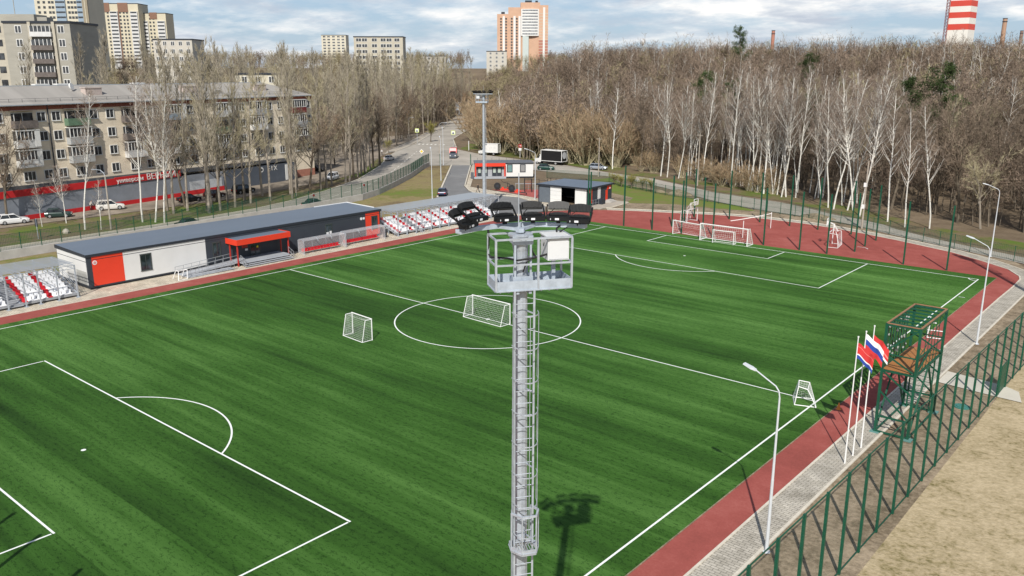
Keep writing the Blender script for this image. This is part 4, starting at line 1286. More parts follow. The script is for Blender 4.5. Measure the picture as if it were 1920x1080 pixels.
stand('near left grandstand with white seats and red diagonal seat lines under a grey roof', -39.3, -36.2, -22.5, 7,
      lambda j, k: j in (3, 8, 16, 21), lambda j, k: 13 <= j <= 15 and k < 6, [-36.0, -33.6, -31.3, -29.6, -27.9, -26.5, -24.65, -22.7], -6.2, keep=lambda q: -q[1])
stand('far left grandstand with white seats and scattered red ones under a long grey roof', -39.1, 23.3, 46.3, 6,
      lambda j, k: j % 5 == 1, lambda j, k: 8 <= j <= 9, [23.5, 25.3, 27.2, 28.4, 30.35, 32.2, 34.2, 36.2, 38.2, 40.2, 42.2, 44.2, 46.1], -6.0, keep=lambda q: q[1])
# barrier at the far stand
br = thing('barrier', 'galvanised tube barrier in front of the far grandstand aisle', 'barrier', (-38.55, 26.6, 0))
b = MB()
for k in range(4): b.bar((0, k * .9, 0), (0, k * .9, 1.05), .05)
for z in (.55, 1.05): b.bar((0, 0, z), (0, 2.7, z), .05)
b.bar((.5, .9, 0), (0, .9, .9), .04); b.bar((.5, 2.7, 0), (0, 2.7, .9), .04)
part('frame', b, M_galv, br)

# ------------------------------------------------------------------ retaining wall and street fence
WP = [(-65.2, -62), (-65.7, -40), (-66.1, -21), (-68.2, 8), (-69.6, 30), (-71.6, 43.7), (-74.9, 50.7), (-81.4, 60.9), (-89.9, 73.5), (-100.6, 87.5), (-104.2, 93.0)]
wl = thing('retaining_wall', 'low pale concrete retaining wall below the street fence', 'wall')
b = MB()
for a, c in zip(WP[:-1], WP[1:]):
    d = (Vector(c) - Vector(a)).normalized() * .12
    b.bar((a[0] - d.x * 0, a[1], .48), (c[0] + d.x, c[1] + d.y, .48), .28, 1.15)
part('wall_run', b, M_conc, wl)
sf = thing('street_fence', 'green welded mesh fence on the retaining wall along the street', 'fence')
pts = []
for a, c in zip(WP[:-1], WP[1:]):
    n = max(1, round(math.dist(a, c) / 2.75))
    for k in range(n): pts.append(lerp(a, c, k / n))
pts.append(WP[-1])
pb = MB(); pb.bar((0, 0, 1.0), (0, 0, 3.25), .09); fpm = pb.mesh('post', [M_green])
for p in pts: part('post', fpm, None, sf, (p[0], p[1], 0))
M_mesh2 = mat_mesh('street_fence_mesh', (.03, .10, .07), .72)
def fence_bay(parent, a, c, z0, z1, m, step=.2, bars=True):
    b = MB(); L = math.dist(a, c); n = int(L / step)
    for z in (z0 + .1, (z0 + z1) / 2, z1 - .05): b.bar((a[0], a[1], z), (c[0], c[1], z), .02)
    for k in range(1, n):
        p = lerp(a, c, k / n); b.bar((p[0], p[1], z0 + .05), (p[0], p[1], z1), .016)
    d = (Vector(c) - Vector(a)).normalized(); off = Vector((-d.y, d.x)) * .02
    b.quad((a[0] + off.x, a[1] + off.y, z0 + .08), (c[0] + off.x, c[1] + off.y, z0 + .08), (c[0] + off.x, c[1] + off.y, z1 - .03), (a[0] + off.x, a[1] + off.y, z1 - .03), 1)
    return part('mesh_panel', b, [M_green, m], parent)
for a, c in zip(pts[:-1], pts[1:]): fence_bay(sf, a, c, 1.08, 3.2, M_mesh2)
for k, (x, y, z) in enumerate(((-71.9, 44.9, 2.6), (-69.7, 31.5, 2.3))):
    rs = thing('round_sign', 'round red and white road sign seen through the street fence %s' % ('behind the changing rooms' if k else 'by the grass bank'), 'road sign', (x - .5, y, 0))
    b = MB(); b.bar((0, 0, 0), (0, 0, z + .3), .06); part('pole', b, M_galv, rs)
    b = MB(); b.tube((.04, 0, z), (.07, 0, z), .36, None, 18); ds = part('disc', b, M_label, rs)
    b = MB(); b.tube((.07, 0, z), (.085, 0, z), .26, None, 16); part('symbol', b, mat('sign_red', (.5, .03, .03)), ds)

# gate posts of the drive
for lab, x, y in (('green gate leaf post on the right side of the drive entrance', -96.4, 100.3), ('green gate leaf post on the left side of the drive entrance', -102.6, 95.4)):
    g_ = thing('gate_leaf', lab, 'gate', (x, y, 0), .7)
    b = MB(); b.bar((0, 0, 0), (0, 0, 3.0), .14); part('post', b, M_green, g_)
    b = MB(); b.span((-.03, .1, .2), (.03, 2.4, 2.7)); part('leaf', b, M_mesh2, g_)
    b = MB()
    for z in (.2, 2.7): b.bar((0, .1, z), (0, 2.4, z), .06)
    b.bar((0, 2.4, .2), (0, 2.4, 2.7), .06); part('leaf_frame', b, M_green, g_)

# low fence behind the red court
LF = [(-66, 93.5), (-50.7, 96.2), (-45.2, 92.4), (-40.0, 90.3), (-36.7, 89.0), (-33.8, 87.9), (-31.1, 87.0), (-28.6, 86.3), (-25.9, 85.7), (-23.2, 85.2), (-20.5, 84.5), (-18.0, 84.0), (-15.3, 83.2), (-12.7, 82.4), (-10.0, 81.8), (-7.0, 80.6), (-4.3, 79.9), (-1.5, 79.4), (1.2, 78.7), (4.0, 77.9), (7.0, 77.1), (10, 75.9), (12.9, 74.6), (15.7, 73.3), (18.5, 71.8), (21.3, 70.3), (23.8, 69.1), (26, 67.9), (28.2, 66.9), (31, 65.6), (34, 64.2), (37.5, 62.0), (41, 59.0), (45, 56)]
lf = thing('low_fence', 'low green mesh fence curving between the red court and the forest path', 'fence')
pb = MB(); pb.bar((0, 0, 0), (0, 0, 2.05), .08); lpm = pb.mesh('post', [M_green])
M_mesh3 = mat_mesh('low_fence_mesh', (.03, .11, .07), .86)
for p in LF: part('post', lpm, None, lf, (p[0], p[1], 0))
for a, c in zip(LF[:-1], LF[1:]): fence_bay(lf, a, c, .05, 2.0, M_mesh3, .25)

# ------------------------------------------------------------------ reception building
RA = math.atan2(9.5, 9.4)
rc = thing('reception_building', 'small white and red modular building with dark ribbed roof by the gate', 'building', (-78.0, 82.2, 0), RA)
W_ = 13.35
b = MB(); b.span((0, 0, .3), (W_, 5.5, 3.2)); part('wall', b, M_wpan, rc)
b = MB(); b.span((-.1, -.15, 3.2), (W_ + .1, 5.6, 3.42)); part('fascia', b, M_trim, rc)
b = MB(); b.span((-.12, -.2, 3.42), (W_ + .12, 5.65, 3.50))
for k in range(40): b.span((-.1 + k * .34, -.2, 3.50), (.02 + k * .34, 5.65, 3.54))
part('roof', b, mat('ribbed_roof', (.16, .17, .19), .5, .1), rc)
b = MB(); b.span((-.05, -.95, 2.72), (6.9, -.02, 3.40)); part('red_canopy', b, M_red, rc)
for x in (0, 6.7):
    b = MB(); b.span((x - .05, -.9, .3), (x + .2, -.02, 2.72)); part('red_column', b, M_red, rc)
b = MB(); b.span((.2, -.06, .3), (6.7, -.02, 2.72)); part('porch_back', b, mat('porch_grey', (.33, .34, .36)), rc)
for x0, x1 in ((.5, 1.5), (1.7, 2.9), (3.9, 4.95), (5.0, 6.1)):
    b = MB(); b.span((x0, -.12, .45), (x1, -.06, 2.55)); d = part('door', b, M_trim, rc)
    b = MB(); b.span((x0 + .22, -.135, 1.2), (x1 - .22, -.12, 2.3)); part('pane', b, mat('bright_pane', (.40, .47, .42), .1), d)
for x0 in (7.3, 10.3):
    b = MB(); b.span((x0, -.05, 1.25), (x0 + 1.3, 0, 3.05)); d = part('window', b, M_trim, rc)
    b = MB(); b.span((x0 + .18, -.07, 1.42), (x0 + 1.12, -.05, 2.9)); part('pane', b, mat('teal_pane', (.16, .27, .27), .1) if x0 < 8 else mat('grey_blind', (.25, .25, .25)), d)
b = MB(); b.span((-.3, -1.6, 0), (7.0, -.05, .42)); part('porch_step', b, M_step, rc)
b = MB(); b.span((7.0, -.03, .02), (W_, .1, .3)); part('plinth', b, M_trim, rc)
b = MB(); b.span((-1.0, -1.5, .0), (-.35, -.4, 1.4)); part('side_box', b, mat('dark_box', (.10, .11, .13)), rc)
b = MB()
for k in range(8): b.bar((.8 + k * 1.7, 5.4, 3.5), (.8 + k * 1.7, 5.4, 4.1), .05)
part('roof_post', b, M_trim, rc)

# ------------------------------------------------------------------ equipment shed
sa = math.atan2(64.5 - 63.7, -34.1 + 44.8)
sh = thing('equipment_shed', 'low dark equipment shed with open front and red and white panels beside the red track', 'building', (-34.1, 64.5, 0), sa)
b = MB()
b.span((-10.7, 7.3, 0), (0, 7.5, 3.2)); b.span((-.12, .12, 0), (0, 7.3, 3.2)); b.span((-10.7, .1, 0), (-10.55, 7.3, 3.2)); part('wall', b, M_dark, sh)
b = MB(); b.span((-10.9, -.25, 3.2), (.25, 7.8, 3.42)); part('roof', b, M_roof, sh)
b = MB(); b.span((-10.92, -.28, 3.16), (.27, -.24, 3.46)); b.span((.25, -.24, 3.16), (.29, 7.8, 3.46)); part('fascia', b, M_trim, sh)
b = MB(); b.span((-10.4, 0, .05), (-8.0, .1, 3.1)); part('grey_panel', b, mat('mid_grey_panel', (.12, .14, .165)), sh)
b = MB()
for k in range(4): b.span((-7.9, -.02, .05 + k * .76), (-5.5, .1, .05 + k * .76 + .74))
part('white_panel', b, M_wpan, sh)
b = MB(); b.span((-2.5, -.02, .05), (-.12, .1, 2.75)); b.span((-2.5, -.02, 2.83), (-.12, .1, 3.1)); part('white_panel', b, M_wpan, sh)
b = MB(); b.span((0, .3, 2.4), (.04, 1.5, 3.05)); b.span((0, 1.1, .4), (.04, 1.5, 2.35)); b.span((0, 6.0, 2.4), (.04, 7.2, 3.05)); b.span((0, 5.6, .4), (.04, 6.2, 2.35)); part('red_panel', b, M_red, sh)
b = MB(); b.span((0, 3.2, 1.0), (.04, 4.0, 3.05)); part('white_panel', b, M_wpan, sh)
for y in (.75, 6.7):
    b = MB(); b.span((.04, y, 2.45), (.06, y + .3, 2.75)); part('sign', b, M_label, sh)
b = MB(); b.span((.05, 3.3, 0), (.9, 4.3, .9)); part('box', b, M_trim, sh)
b = MB(); b.span((.05, 5.4, 0), (1.3, 7.2, .3)); b.span((.05, 5.6, .3), (.9, 7.0, .5)); part('step', b, M_conc, sh)
b = MB(); b.span((.0, -.5, -.03), (3.2, 8.2, .03)); part('slab', b, M_walk, sh)
b = MB(); b.bar((.5, .3, 0), (.5, 2.9, 0), .05)
for k in range(4): b.bar((.5, .3 + k * .85, 0), (.5, .3 + k * .85, 1.1), .04)
for z in (.55, 1.1): b.bar((.5, .3, z), (.5, 2.85, z), .04)
part('handrail', b, M_rail, sh)
sh.scale = (1, 1.2, 1)

# ------------------------------------------------------------------ outdoor gym
M_gymb = mat('gym_black', (.02, .02, .022), .5)
for lab, x, y in (('round black exercise wheel on a red base, left of the pull-up bars', -61.0, 70.6), ('round black exercise wheel on a red base, right of its twin', -56.6, 70.0)):
    t = thing('exercise_roller', lab, 'gym equipment', (x, y, .02), .75, 'outdoor gym equipment')
    b = MB(); b.tube((0, -.22, .82), (0, .22, .82), .70, None, 20); w_ = part('wheel', b, M_gymb, t)
    b = MB(); b.tube((0, -.24, .82), (0, -.215, .82), .3, None, 14); part('hub', b, M_trim, w_)
    b = MB(); b.span((.6, -.4, 0), (1.9, .4, .25)); b.span((.9, -.2, .25), (1.3, .2, .6)); part('base', b, M_red, t)
t = thing('pull_up_rig', 'black pull-up rig with ladder and bars on the red gym floor', 'gym equipment', (-54.5, 71.6, .02), .75, 'outdoor gym equipment')
b = MB()
for x, y in ((0, 0), (1.4, 0), (2.9, 0), (0, 1.5), (1.4, 1.5), (4.6, .2), (5.4, 1.6), (6.4, .6)): b.bar((x, y, 0), (x, y, 2.7), .11)
part('post', b, M_gymb, t)
b = MB()
b.bar((0, 0, 2.6), (2.9, 0, 2.6), .05); b.bar((0, 1.5, 2.6), (1.4, 1.5, 2.6), .05); b.bar((0, 0, 2.6), (0, 1.5, 2.6), .05); b.bar((1.4, 0, 2.6), (1.4, 1.5, 2.6), .05); b.bar((2.9, 0, 2.4), (4.6, .2, 2.4), .05); b.bar((4.6, .2, 2.6), (5.4, 1.6, 2.6), .05); b.bar((5.4, 1.6, 2.5), (6.4, .6, 2.5), .05)
part('bar', b, M_gymb, t)
b = MB()
for k in range(7): b.bar((0, 0, .3 + k * .33), (1.4, 0, .3 + k * .33), .04)
part('ladder', b, M_redcol, t)
t = thing('exercise_machine', 'black outdoor exercise machine with raised levers beside the wheel', 'gym equipment', (-59.6, 72.2, .02), .7, 'outdoor gym equipment')
b = MB(); b.bar((0, 0, 0), (0, 0, 1.5), .12); b.bar((-.9, 0, 1.6), (.5, 0, 1.2), .09); b.bar((-.9, 0, 1.6), (-1.4, 0, 2.0), .07); b.bar((.2, 0, 1.2), (.8, 0, .9), .07); part('frame', b, M_gymb, t)
b = MB(); b.span((-.2, -.4, 0), (1.0, .4, .12)); b.span((-.1, -.2, .35), (.35, .2, .45)); part('seat', b, M_red, t)
t = thing('dip_bars', 'low grey parallel bars in a row behind the exercise wheels', 'gym equipment', (-58.0, 72.8, .02), .72, 'outdoor gym equipment')
b = MB()
for k in range(6): b.bar((k * .9, 0, 0), (k * .9, 0, 1.3), .06)
b.bar((0, 0, 1.3), (4.5, 0, 1.3), .07); b.bar((0, .7, 1.3), (4.5, .7, 1.3), .07); b.bar((0, .7, 0), (0, .7, 1.3), .06); b.bar((4.5, .7, 0), (4.5, .7, 1.3), .06)
part('frame', b, M_rail, t)
t = thing('gym_bench', 'dark sit-up bench at the front edge of the outdoor gym', 'bench', (-52.6, 68.6, .02), .5)
b = MB(); b.loft([[(-.9, -.25, .55), (-.9, .25, .55), (-.9, .25, .65), (-.9, -.25, .65)], [(.9, -.25, .30), (.9, .25, .30), (.9, .25, .40), (.9, -.25, .40)]]); part('board', b, M_gymb, t)
b = MB(); b.bar((-.8, 0, 0), (-.8, 0, .8), .1); b.bar((.8, 0, 0), (.8, 0, .35), .1); part('leg', b, M_gymb, t)
t = thing('climbing_bars', 'tall black climbing frame of thin posts at the right of the outdoor gym', 'gym equipment', (-48.0, 76.6, .02), .8, 'outdoor gym equipment')
b = MB()
for x in range(4):
    for y in (0, 1.5): b.bar((x * 1.5, y, 0), (x * 1.5, y, 2.6), .09)
for z in (1.3, 2.55):
    for y in (0, 1.5): b.bar((0, y, z), (4.5, y, z), .05)
for x in range(4): b.bar((x * 1.5, 0, 2.55), (x * 1.5, 1.5, 2.55), .05)
part('frame', b, M_gymb, t)
# ------------------------------------------------------------------ apartment buildings
M_brick = mat('pale_brick', (.80, .70, .55), .85, 0, .14, .35, .2, (1, 1, 3), .2)
M_redbrick = mat('red_brick', (.26, .085, .05), .85, 0, .2, 1.5)
M_asb = mat('grey_corrugated_roof', (.33, .31, .285), .85, 0, .16, .3, .2, (1.5, .1, .1))
M_dglass = mat_glass('dark_pane', (.035, .038, .042), .08)
M_wfr = mat('white_window_frame', (.70, .70, .68), .5, 0, .05)
M_bal = [mat('balcony_white', (.60, .60, .59), .6, 0, .12), mat('balcony_grey', (.40, .41, .41), .7, 0, .15), mat('balcony_green', (.12, .20, .13), .7, 0, .2), mat('balcony_blue', (.28, .36, .44), .7, 0, .15), mat('balcony_maroon', (.17, .03, .03), .7, 0, .15), mat('balcony_dark', (.14, .12, .11), .8, 0, .3)]
M_shop = mat('shop_grey', (.23, .25, .285), .6, 0, .2, .4); M_shopred = mat('shop_red', (.52, .022, .026), .5, 0, .08, .5)

A0 = Vector((-93.6, -32, 0)); AD = Vector((-17.8, 94.5, 0)).normalized()
apt = thing('apartment_building', 'pale brick five-storey apartment block with grey hip roof and red-signed shop below', 'building', A0, math.atan2(AD.y, AD.x))
XL, XR, DP, EV = 8.0, 96.2, 12.5, 18.2
b = MB(); b.span((XL, 0, 0), (XR, DP, EV)); part('wall', b, M_brick, apt)
b = MB(); b.span((XL - .1, -.12, EV - .75), (XR + .1, DP, EV - .12)); 
for k in range(int((XR - XL) / .5)): b.span((XL + k * .5, -.2, EV - .45), (XL + k * .5 + .25, -.12, EV - .12))
part('cornice', b, M_redbrick, apt)
b = MB(); b.loft([[(XL - .5, -.6, EV + .1), (XR + .5, -.6, EV + .1), (XR + .5, DP + .6, EV + .1), (XL - .5, DP + .6, EV + .1)], [(XL - .5, DP / 2 - .1, EV + 3.0), (XR - 9, DP / 2 - .1, EV + 3.0), (XR - 9, DP / 2 + .1, EV + 3.0), (XL - .5, DP / 2 + .1, EV + 3.0)]])
rf = part('roof', b, M_asb, apt)
b = MB(); b.span((XL - .5, -.68, EV + .0), (XR + .5, -.55, EV + .16)); b.bar((XL, DP / 2, EV + 3.02), (XR - 9, DP / 2, EV + 3.02), .4, .12); part('gutter', b, mat('gutter_grey', (.42, .46, .50), .4, .2), rf)
b = MB()
for k in range(40): b.bar((XL + 1 + k * 2.2, .35, EV + .4), (XL + 1 + k * 2.2, .35, EV + 1.05), .04)
b.bar((XL, .35, EV + 1.05), (XR, .35, EV + 1.05), .04); b.bar((XL, .35, EV + .75), (XR, .35, EV + .75), .03); part('roof_rail', b, M_trim, rf)
for x in (41.5, 62.5, 81.5):
    b = MB(); b.span((x, 2.2, EV + .6), (x + 3.2, 3.6, EV + 2.5)); b.span((x - .1, 2.1, EV + 2.5), (x + 3.3, 3.7, EV + 2.65)); part('chimney', b, mat('chimney_pink', (.50, .42, .38), .8, 0, .15), rf)
for x in (36.5, 40.5, 56):
    b = MB(); b.box((x, 7.2, EV + 2.9), (2.6, 1.2, .8)); part('roof_vent', b, M_wfr, rf)
b = MB(); b.tube((40.0, 4.0, EV + 2.8), (40.1, 3.8, EV + 2.85), .6, None, 16); b.bar((40, 4, EV + 1.8), (40, 4, EV + 2.8), .08); part('satellite_dish', b, M_wfr, rf)
for x in (70, 88):
    b = MB(); b.prism([(x, .0 + 1.6), (x + 1.6, 1.6), (x + 1.6, 3.6), (x, 3.6)], EV + .8, EV + 1.7); part('dormer', b, M_asb, rf)
def window_mesh(w, h, mull=2):
    f = MB()
    for a, c in (((-w / 2, 0), (w / 2, 0)), ((w / 2, 0), (w / 2, h)), ((w / 2, h), (-w / 2, h)), ((-w / 2, h), (-w / 2, 0))): f.bar((a[0], -.03, a[1]), (c[0], -.03, c[1]), .12)
    for k in range(1, mull): f.bar((-w / 2 + w * k / mull, -.03, 0), (-w / 2 + w * k / mull, -.03, h), .09)
    f.span((-w / 2 - .1, -.16, -.10), (w / 2 + .1, -.0, -.05))
    p = MB(); p.span((-w / 2 + .05, -.02, .05), (w / 2 - .05, .0, h - .05))
    return f.mesh('window', [M_wfr]), p.mesh('pane', [M_dglass])
WM2 = window_mesh(1.5, 1.5, 2); WM3 = window_mesh(2.0, 1.5, 3)
def put_win(parent, x, z, W=WM2, y=0.0):
    f = part('window', W[0], None, parent, (x, y - .01, z)); part('pane', W[1], None, f)
rows = [5.95, 9.15, 12.35, 15.55]
random.seed(11)
for x in (10.5, 14.0, 21.2, 24.2, 31.4, 34.0, 41.0, 44.2, 51.7, 54.2, 61.8, 64.6, 72.6, 75.2, 83.0, 86.2, 95.0):
    for z in rows: put_win(apt, x, z)
bx_ = [(17.2, 20.0), (26.2, 30.1), (35.4, 39.6), (46.4, 50.4), (55.8, 60.0), (67.4, 71.4), (77.2, 81.2), (89.0, 93.4)]
styles = {1: (5, 0, 0, 9), 2: (2, 1, 1, 9), 3: (5, 5, 0, 9), 4: (3, 5, 0, 9), 5: (0, 2, 1, 9), 6: (1, 0, 5, 9), 7: (4, 1, 5, 9), 0: (0, 0, 1, 9)}
for ci, (xa, xb) in enumerate(bx_):
    for ri, z in enumerate(rows[::-1]):
        st = styles[ci][ri]
        xm = (xa + xb) / 2
        if st == 9: put_win(apt, xm, z, WM3); continue
        m = M_bal[st]
        b = MB(); b.span((xa, -1.15, z - .95), (xb, 0, z - .82)); b.span((xa, -1.15, z - .82), (xb, -1.08, z + .25)); b.span((xa, -1.08, z - .82), (xa + .07, 0, z + .25)); b.span((xb - .07, -1.08, z - .82), (xb, 0, z + .25))
        bl = part('balcony', b, m, apt)
        glazed = st in (0, 1, 3, 4) or random.random() < .4
        if glazed:
            g = MB(); g.span((xa + .08, -1.10, z + .3), (xb - .08, -1.05, z + 1.75)); g.span((xa + .02, -1.05, z + .3), (xa + .06, -.05, z + 1.75)); part('glazing', g, M_dglass, bl)
            g = MB(); n = 6
            for k in range(n + 1): g.bar((xa + .05 + (xb - xa - .1) * k / n, -1.13, z + .25), (xa + .05 + (xb - xa - .1) * k / n, -1.13, z + 1.8), .13 if k in (0, n) else .09)
            g.bar((xa, -1.13, z + 1.8), (xb, -1.13, z + 1.8), .1); g.bar((xa, -1.13, z + .28), (xb, -1.13, z + .28), .1)
            if st in (0, 3): g.span((xb - .9, -1.2, z - .8), (xb, -1.16, z + 1.8))
            g.span((xa - .05, -1.25, z + 1.85), (xb + .05, 0, z + 1.95)); part('glazing_frame', g, M_wfr, bl)
        else:
            g = MB(); g.span((xa + .15, -.06, z - .2), (xb - .15, -.02, z + 1.5)); part('balcony_door', g, M_dglass, bl)
            g = MB(); g.bar((xa + .6, -.08, z - .4), (xa + .6, -.08, z + 1.5), .1); g.bar((xm, -.08, z - .4), (xm, -.08, z + 1.5), .1); g.bar((xa + .15, -.08, z + 1.5), (xb - .15, -.08, z + 1.5), .1); part('glazing_frame', g, M_wfr, bl)
            if ri == 0 or random.random() < .3:
                g = MB(); g.span((xa - .1, -1.2, z + 1.85), (xb + .1, 0, z + 1.93)); part('canopy', g, M_bal[5], bl)
for x in (32.6, 53.0, 73.8, 87.6):
    b = MB(); b.tube((x, -.12, 4.5), (x, -.12, EV), .11, None, 6); part('downpipe', b, M_trim, apt)
# ground-floor shops
b = MB(); b.span((XL, -2.6, 0), (66.5, -.02, 3.9)); part('shop_front', b, M_shop, apt)
b = MB(); b.span((66.55, -2.6, .0), (87.0, -.02, 3.95)); part('shop_front', b, mat('shop_slate', (.085, .10, .125), .6, 0, .2, .4), apt)
b = MB(); b.span((XL, -2.75, 3.9), (41.8, -2.55, 5.0)); b.span((41.8, -2.75, 3.95), (56.0, -2.55, 5.15)); sb = part('shop_sign_band', b, M_shopred, apt)
b = MB(); b.loft([[(XL, -2.7, 4.95), (87, -2.7, 4.2), (87, -.03, 4.6), (XL, -.03, 5.4)], [(XL, -2.7, 5.0), (87, -2.7, 4.3), (87, -.03, 4.7), (XL, -.03, 5.5)]]); part('shop_roof', b, M_trim, apt)
b = MB(); b.span((XL, -2.66, .0), (56.0, -2.61, .75)); b.span((56.0, -2.66, 0), (66.5, -2.61, .9)); part('shop_plinth', b, M_shopred, apt)
b = MB(); b.span((87.0, -.05, 0), (XR, -.02, 1.6)); part('plinth', b, mat('plinth_brick', (.38, .17, .12), .85, 0, .2), apt)
b = MB(); b.span((58, -2.66, .9), (66, -2.62, 2.6)); part('shop_shutter', b, mat('shutter_white', (.48, .50, .52), .6, 0, .15), apt)
for txt, x, z, sz, par, m in (('универсам', 44.9, 4.45, 1.05, sb, M_wfr), ('ВЕРНЫЙ', 51.6, 4.55, 1.55, sb, M_wfr), ('F I X', 80.2, 3.1, 1.4, apt, M_wfr)):
    me = text_mesh(txt, sz, .03); me.materials.append(m)
    o = part('lettering', me, None, par, (x, -2.78 if m and par is sb else -2.64, z)); o.rotation_euler = (PI / 2, 0, 0)
b = MB(); b.tube((77.0, -2.62, 3.1), (77.0, -2.66, 3.1), .55, None, 20); lg = part('round_logo', b, M_wfr, apt)
b = MB(); b.tube((77.0, -2.66, 3.1), (77.0, -2.68, 3.1), .28, None, 16); part('logo_centre', b, M_trim, lg)
b = MB(); b.span((84.0, -2.7, .2), (86.0, -2.6, 3.6)); part('entrance', b, M_wfr, apt)

# ---------------- buildings farther off
def windows_block(root, wins, wm):
    """first hundred windows are parts, the rest one mesh"""
    for i, (x, z) in enumerate(wins[:100]): part('window', wm[0], None, root, (x, -.02, z))
    if len(wins) > 100:
        mb = MB(); vs = [tuple(v.co) for v in wm[0].vertices]; fs = [tuple(p.vertices) for p in wm[0].polygons]; ms = [p.material_index for p in wm[0].polygons]
        for x, z in wins[100:]:
            o = len(mb.v); mb.v.extend([(v[0] + x, v[1] - .02, v[2] + z) for v in vs]); mb.f.extend([tuple(o + i for i in f) for f in fs]); mb.mi.extend(ms)
        o = part('window', mb, list(wm[0].materials), root); o['kind'] = 'stuff'
def far_window(w, h, frame=None):
    b = MB(); b.span((-w / 2, -.08, 0), (w / 2, 0, h), 0)
    if frame: b.span((-w / 2 - .15, -.05, -.15), (w / 2 + .15, -.01, h + .15), 1); b.span((-.08, -.11, 0), (.08, -.08, h), 1)
    return (b.mesh('window', [M_dglass, frame] if frame else [M_dglass]),)
FW = far_window(1.3, 1.5, M_wfr); FWL = far_window(2.6, 1.5, M_wfr)
def far_block(label, A, B, depth, zt, floors, z0, cols, m, wm=FW, cat='building', extra=None, name='apartment_block', fh=None):
    A, B = Vector((*A, 0)), Vector((*B, 0)); d = B - A
    root = thing(name, label, cat, A, math.atan2(d.y, d.x)); L = d.length
    b = MB(); b.span((0, 0, 0), (L, depth, zt)); part('wall', b, m, root)
    b = MB(); b.span((-.2, -.2, zt), (L + .2, depth + .2, zt + .5)); part('roof', b, M_trim, root)
    fh = fh or (zt - z0) / floors
    windows_block(root, [(L * c, z0 + fh * (k + .3)) for k in range(floors - 1, -1, -1) for c in cols], wm)
    if extra: extra(root, L, zt, z0, fh, floors)
    return root
M_cream = mat('cream_render', (.60, .56, .45), .8, 0, .08, .1); M_nine = mat('weathered_brick', (.46, .425, .35), .85, 0, .14, .3, .2, (1, 1, 3)); M_greyb = mat('grey_brick', (.35, .335, .29), .85, 0, .12, .2, .2, (1, 1, 4)); M_offw = mat('offwhite_render', (.52, .49, .43), .8, 0, .08, .1)
M_yel = mat('yellow_render', (.58, .53, .40), .8, 0, .08, .1); M_brown = mat('brown_band', (.23, .13, .09), .8); M_tan = mat('dim_tan', (.30, .26, .19), .85); M_orange = mat('orange_brick', (.56, .36, .25), .85, 0, .1, .2); M_rosebrick = mat('rose_brick', (.42, .19, .14), .85, 0, .1, .2)

def nine_extra(root, L, zt, z0, fh, n):
    for k in range(3, n):
        z = z0 + fh * k
        b = MB(); b.span((L * .42, -1.2, z), (L * .74, 0, z + 1.1)); bl = part('balcony', b, M_bal[0] if k > n - 2 else M_bal[5], root)
        b = MB(); b.span((L * .43, -1.1, z + 1.15), (L * .73, -.6, z + 2.4)); part('glazing', b, M_dglass, bl)
        b = MB()
        for q in range(6): b.bar((L * (.43 + .06 * q), -1.15, z + 1.1), (L * (.43 + .06 * q), -1.15, z + 2.5), .14)
        part('glazing_frame', b, M_wfr, bl)
    for x in (.40, .76):
        b = MB(); b.span((L * x - .35, -.5, 0), (L * x + .35, 0, zt + .3)); part('pilaster', b, M_nine, root)
    b = MB(); b.span((-6, .5, 0), (-.02, 10, zt)); part('side_wall', b, M_nine, root)
    for k in range(4, n):
        b = MB(); b.span((-2.4, .42, z0 + fh * (k + .3)), (-.9, .5, z0 + fh * (k + .3) + 1.5)); part('window', b, M_dglass, root)
    b = MB(); b.span((-4, 3, zt), (6, 9, zt + 2.2)); b.bar((1, 4, zt + 2), (1, 4, zt + 7.5), .12); b.bar((.0, 4, zt + 6.8), (2, 4, zt + 6.8), .08); b.bar((.2, 4, zt + 6.0), (1.8, 4, zt + 6.0), .08); b.span((5, 4, zt), (8.5, 7, zt + 1.6)); part('roof_plant', b, M_greyb, root)
far_block('grey brick tall block with glazed balconies at the far upper left, above the long roof', (-174.0, 21.5), (-162.0, 31.8), 14, 34.6, 11, .5, (.22, .86), M_greyb, FW, extra=nine_extra)

def t1_extra(root, L, zt, z0, fh, n):
    for xa, xb, m in ((.40, .58, M_bal[3]), (.80, .90, M_bal[3]), (.90, 1.0, M_tan)):
        b = MB(); b.span((L * xa, -.9, 20), (L * xb, -.02, zt - 1)); part('balcony_stack', b, m, root)
    for k in range(6, n):
        b = MB(); b.span((L * .405, -.95, z0 + fh * k + 1.2), (L * .575, -.9, z0 + fh * k + 2.3)); part('glazing_row', b, M_dglass, root)
        b = MB(); b.span((L * .805, -.95, z0 + fh * k + 1.2), (L * .895, -.9, z0 + fh * k + 2.3)); part('glazing_row', b, M_dglass, root)
    b = MB(); b.span((L * .945, -.98, 10), (L * .955, -.9, zt)); part('trim', b, M_cream, root)
far_block('cream high-rise tower cropped by the top of the picture, behind the grey block', (-547.6, 174.6), (-521.6, 196.8), 22, 92, 29, 2, (.08, .18, .28, .34, .64, .70, .76), M_cream, far_window(1.6, 1.5), extra=t1_extra)
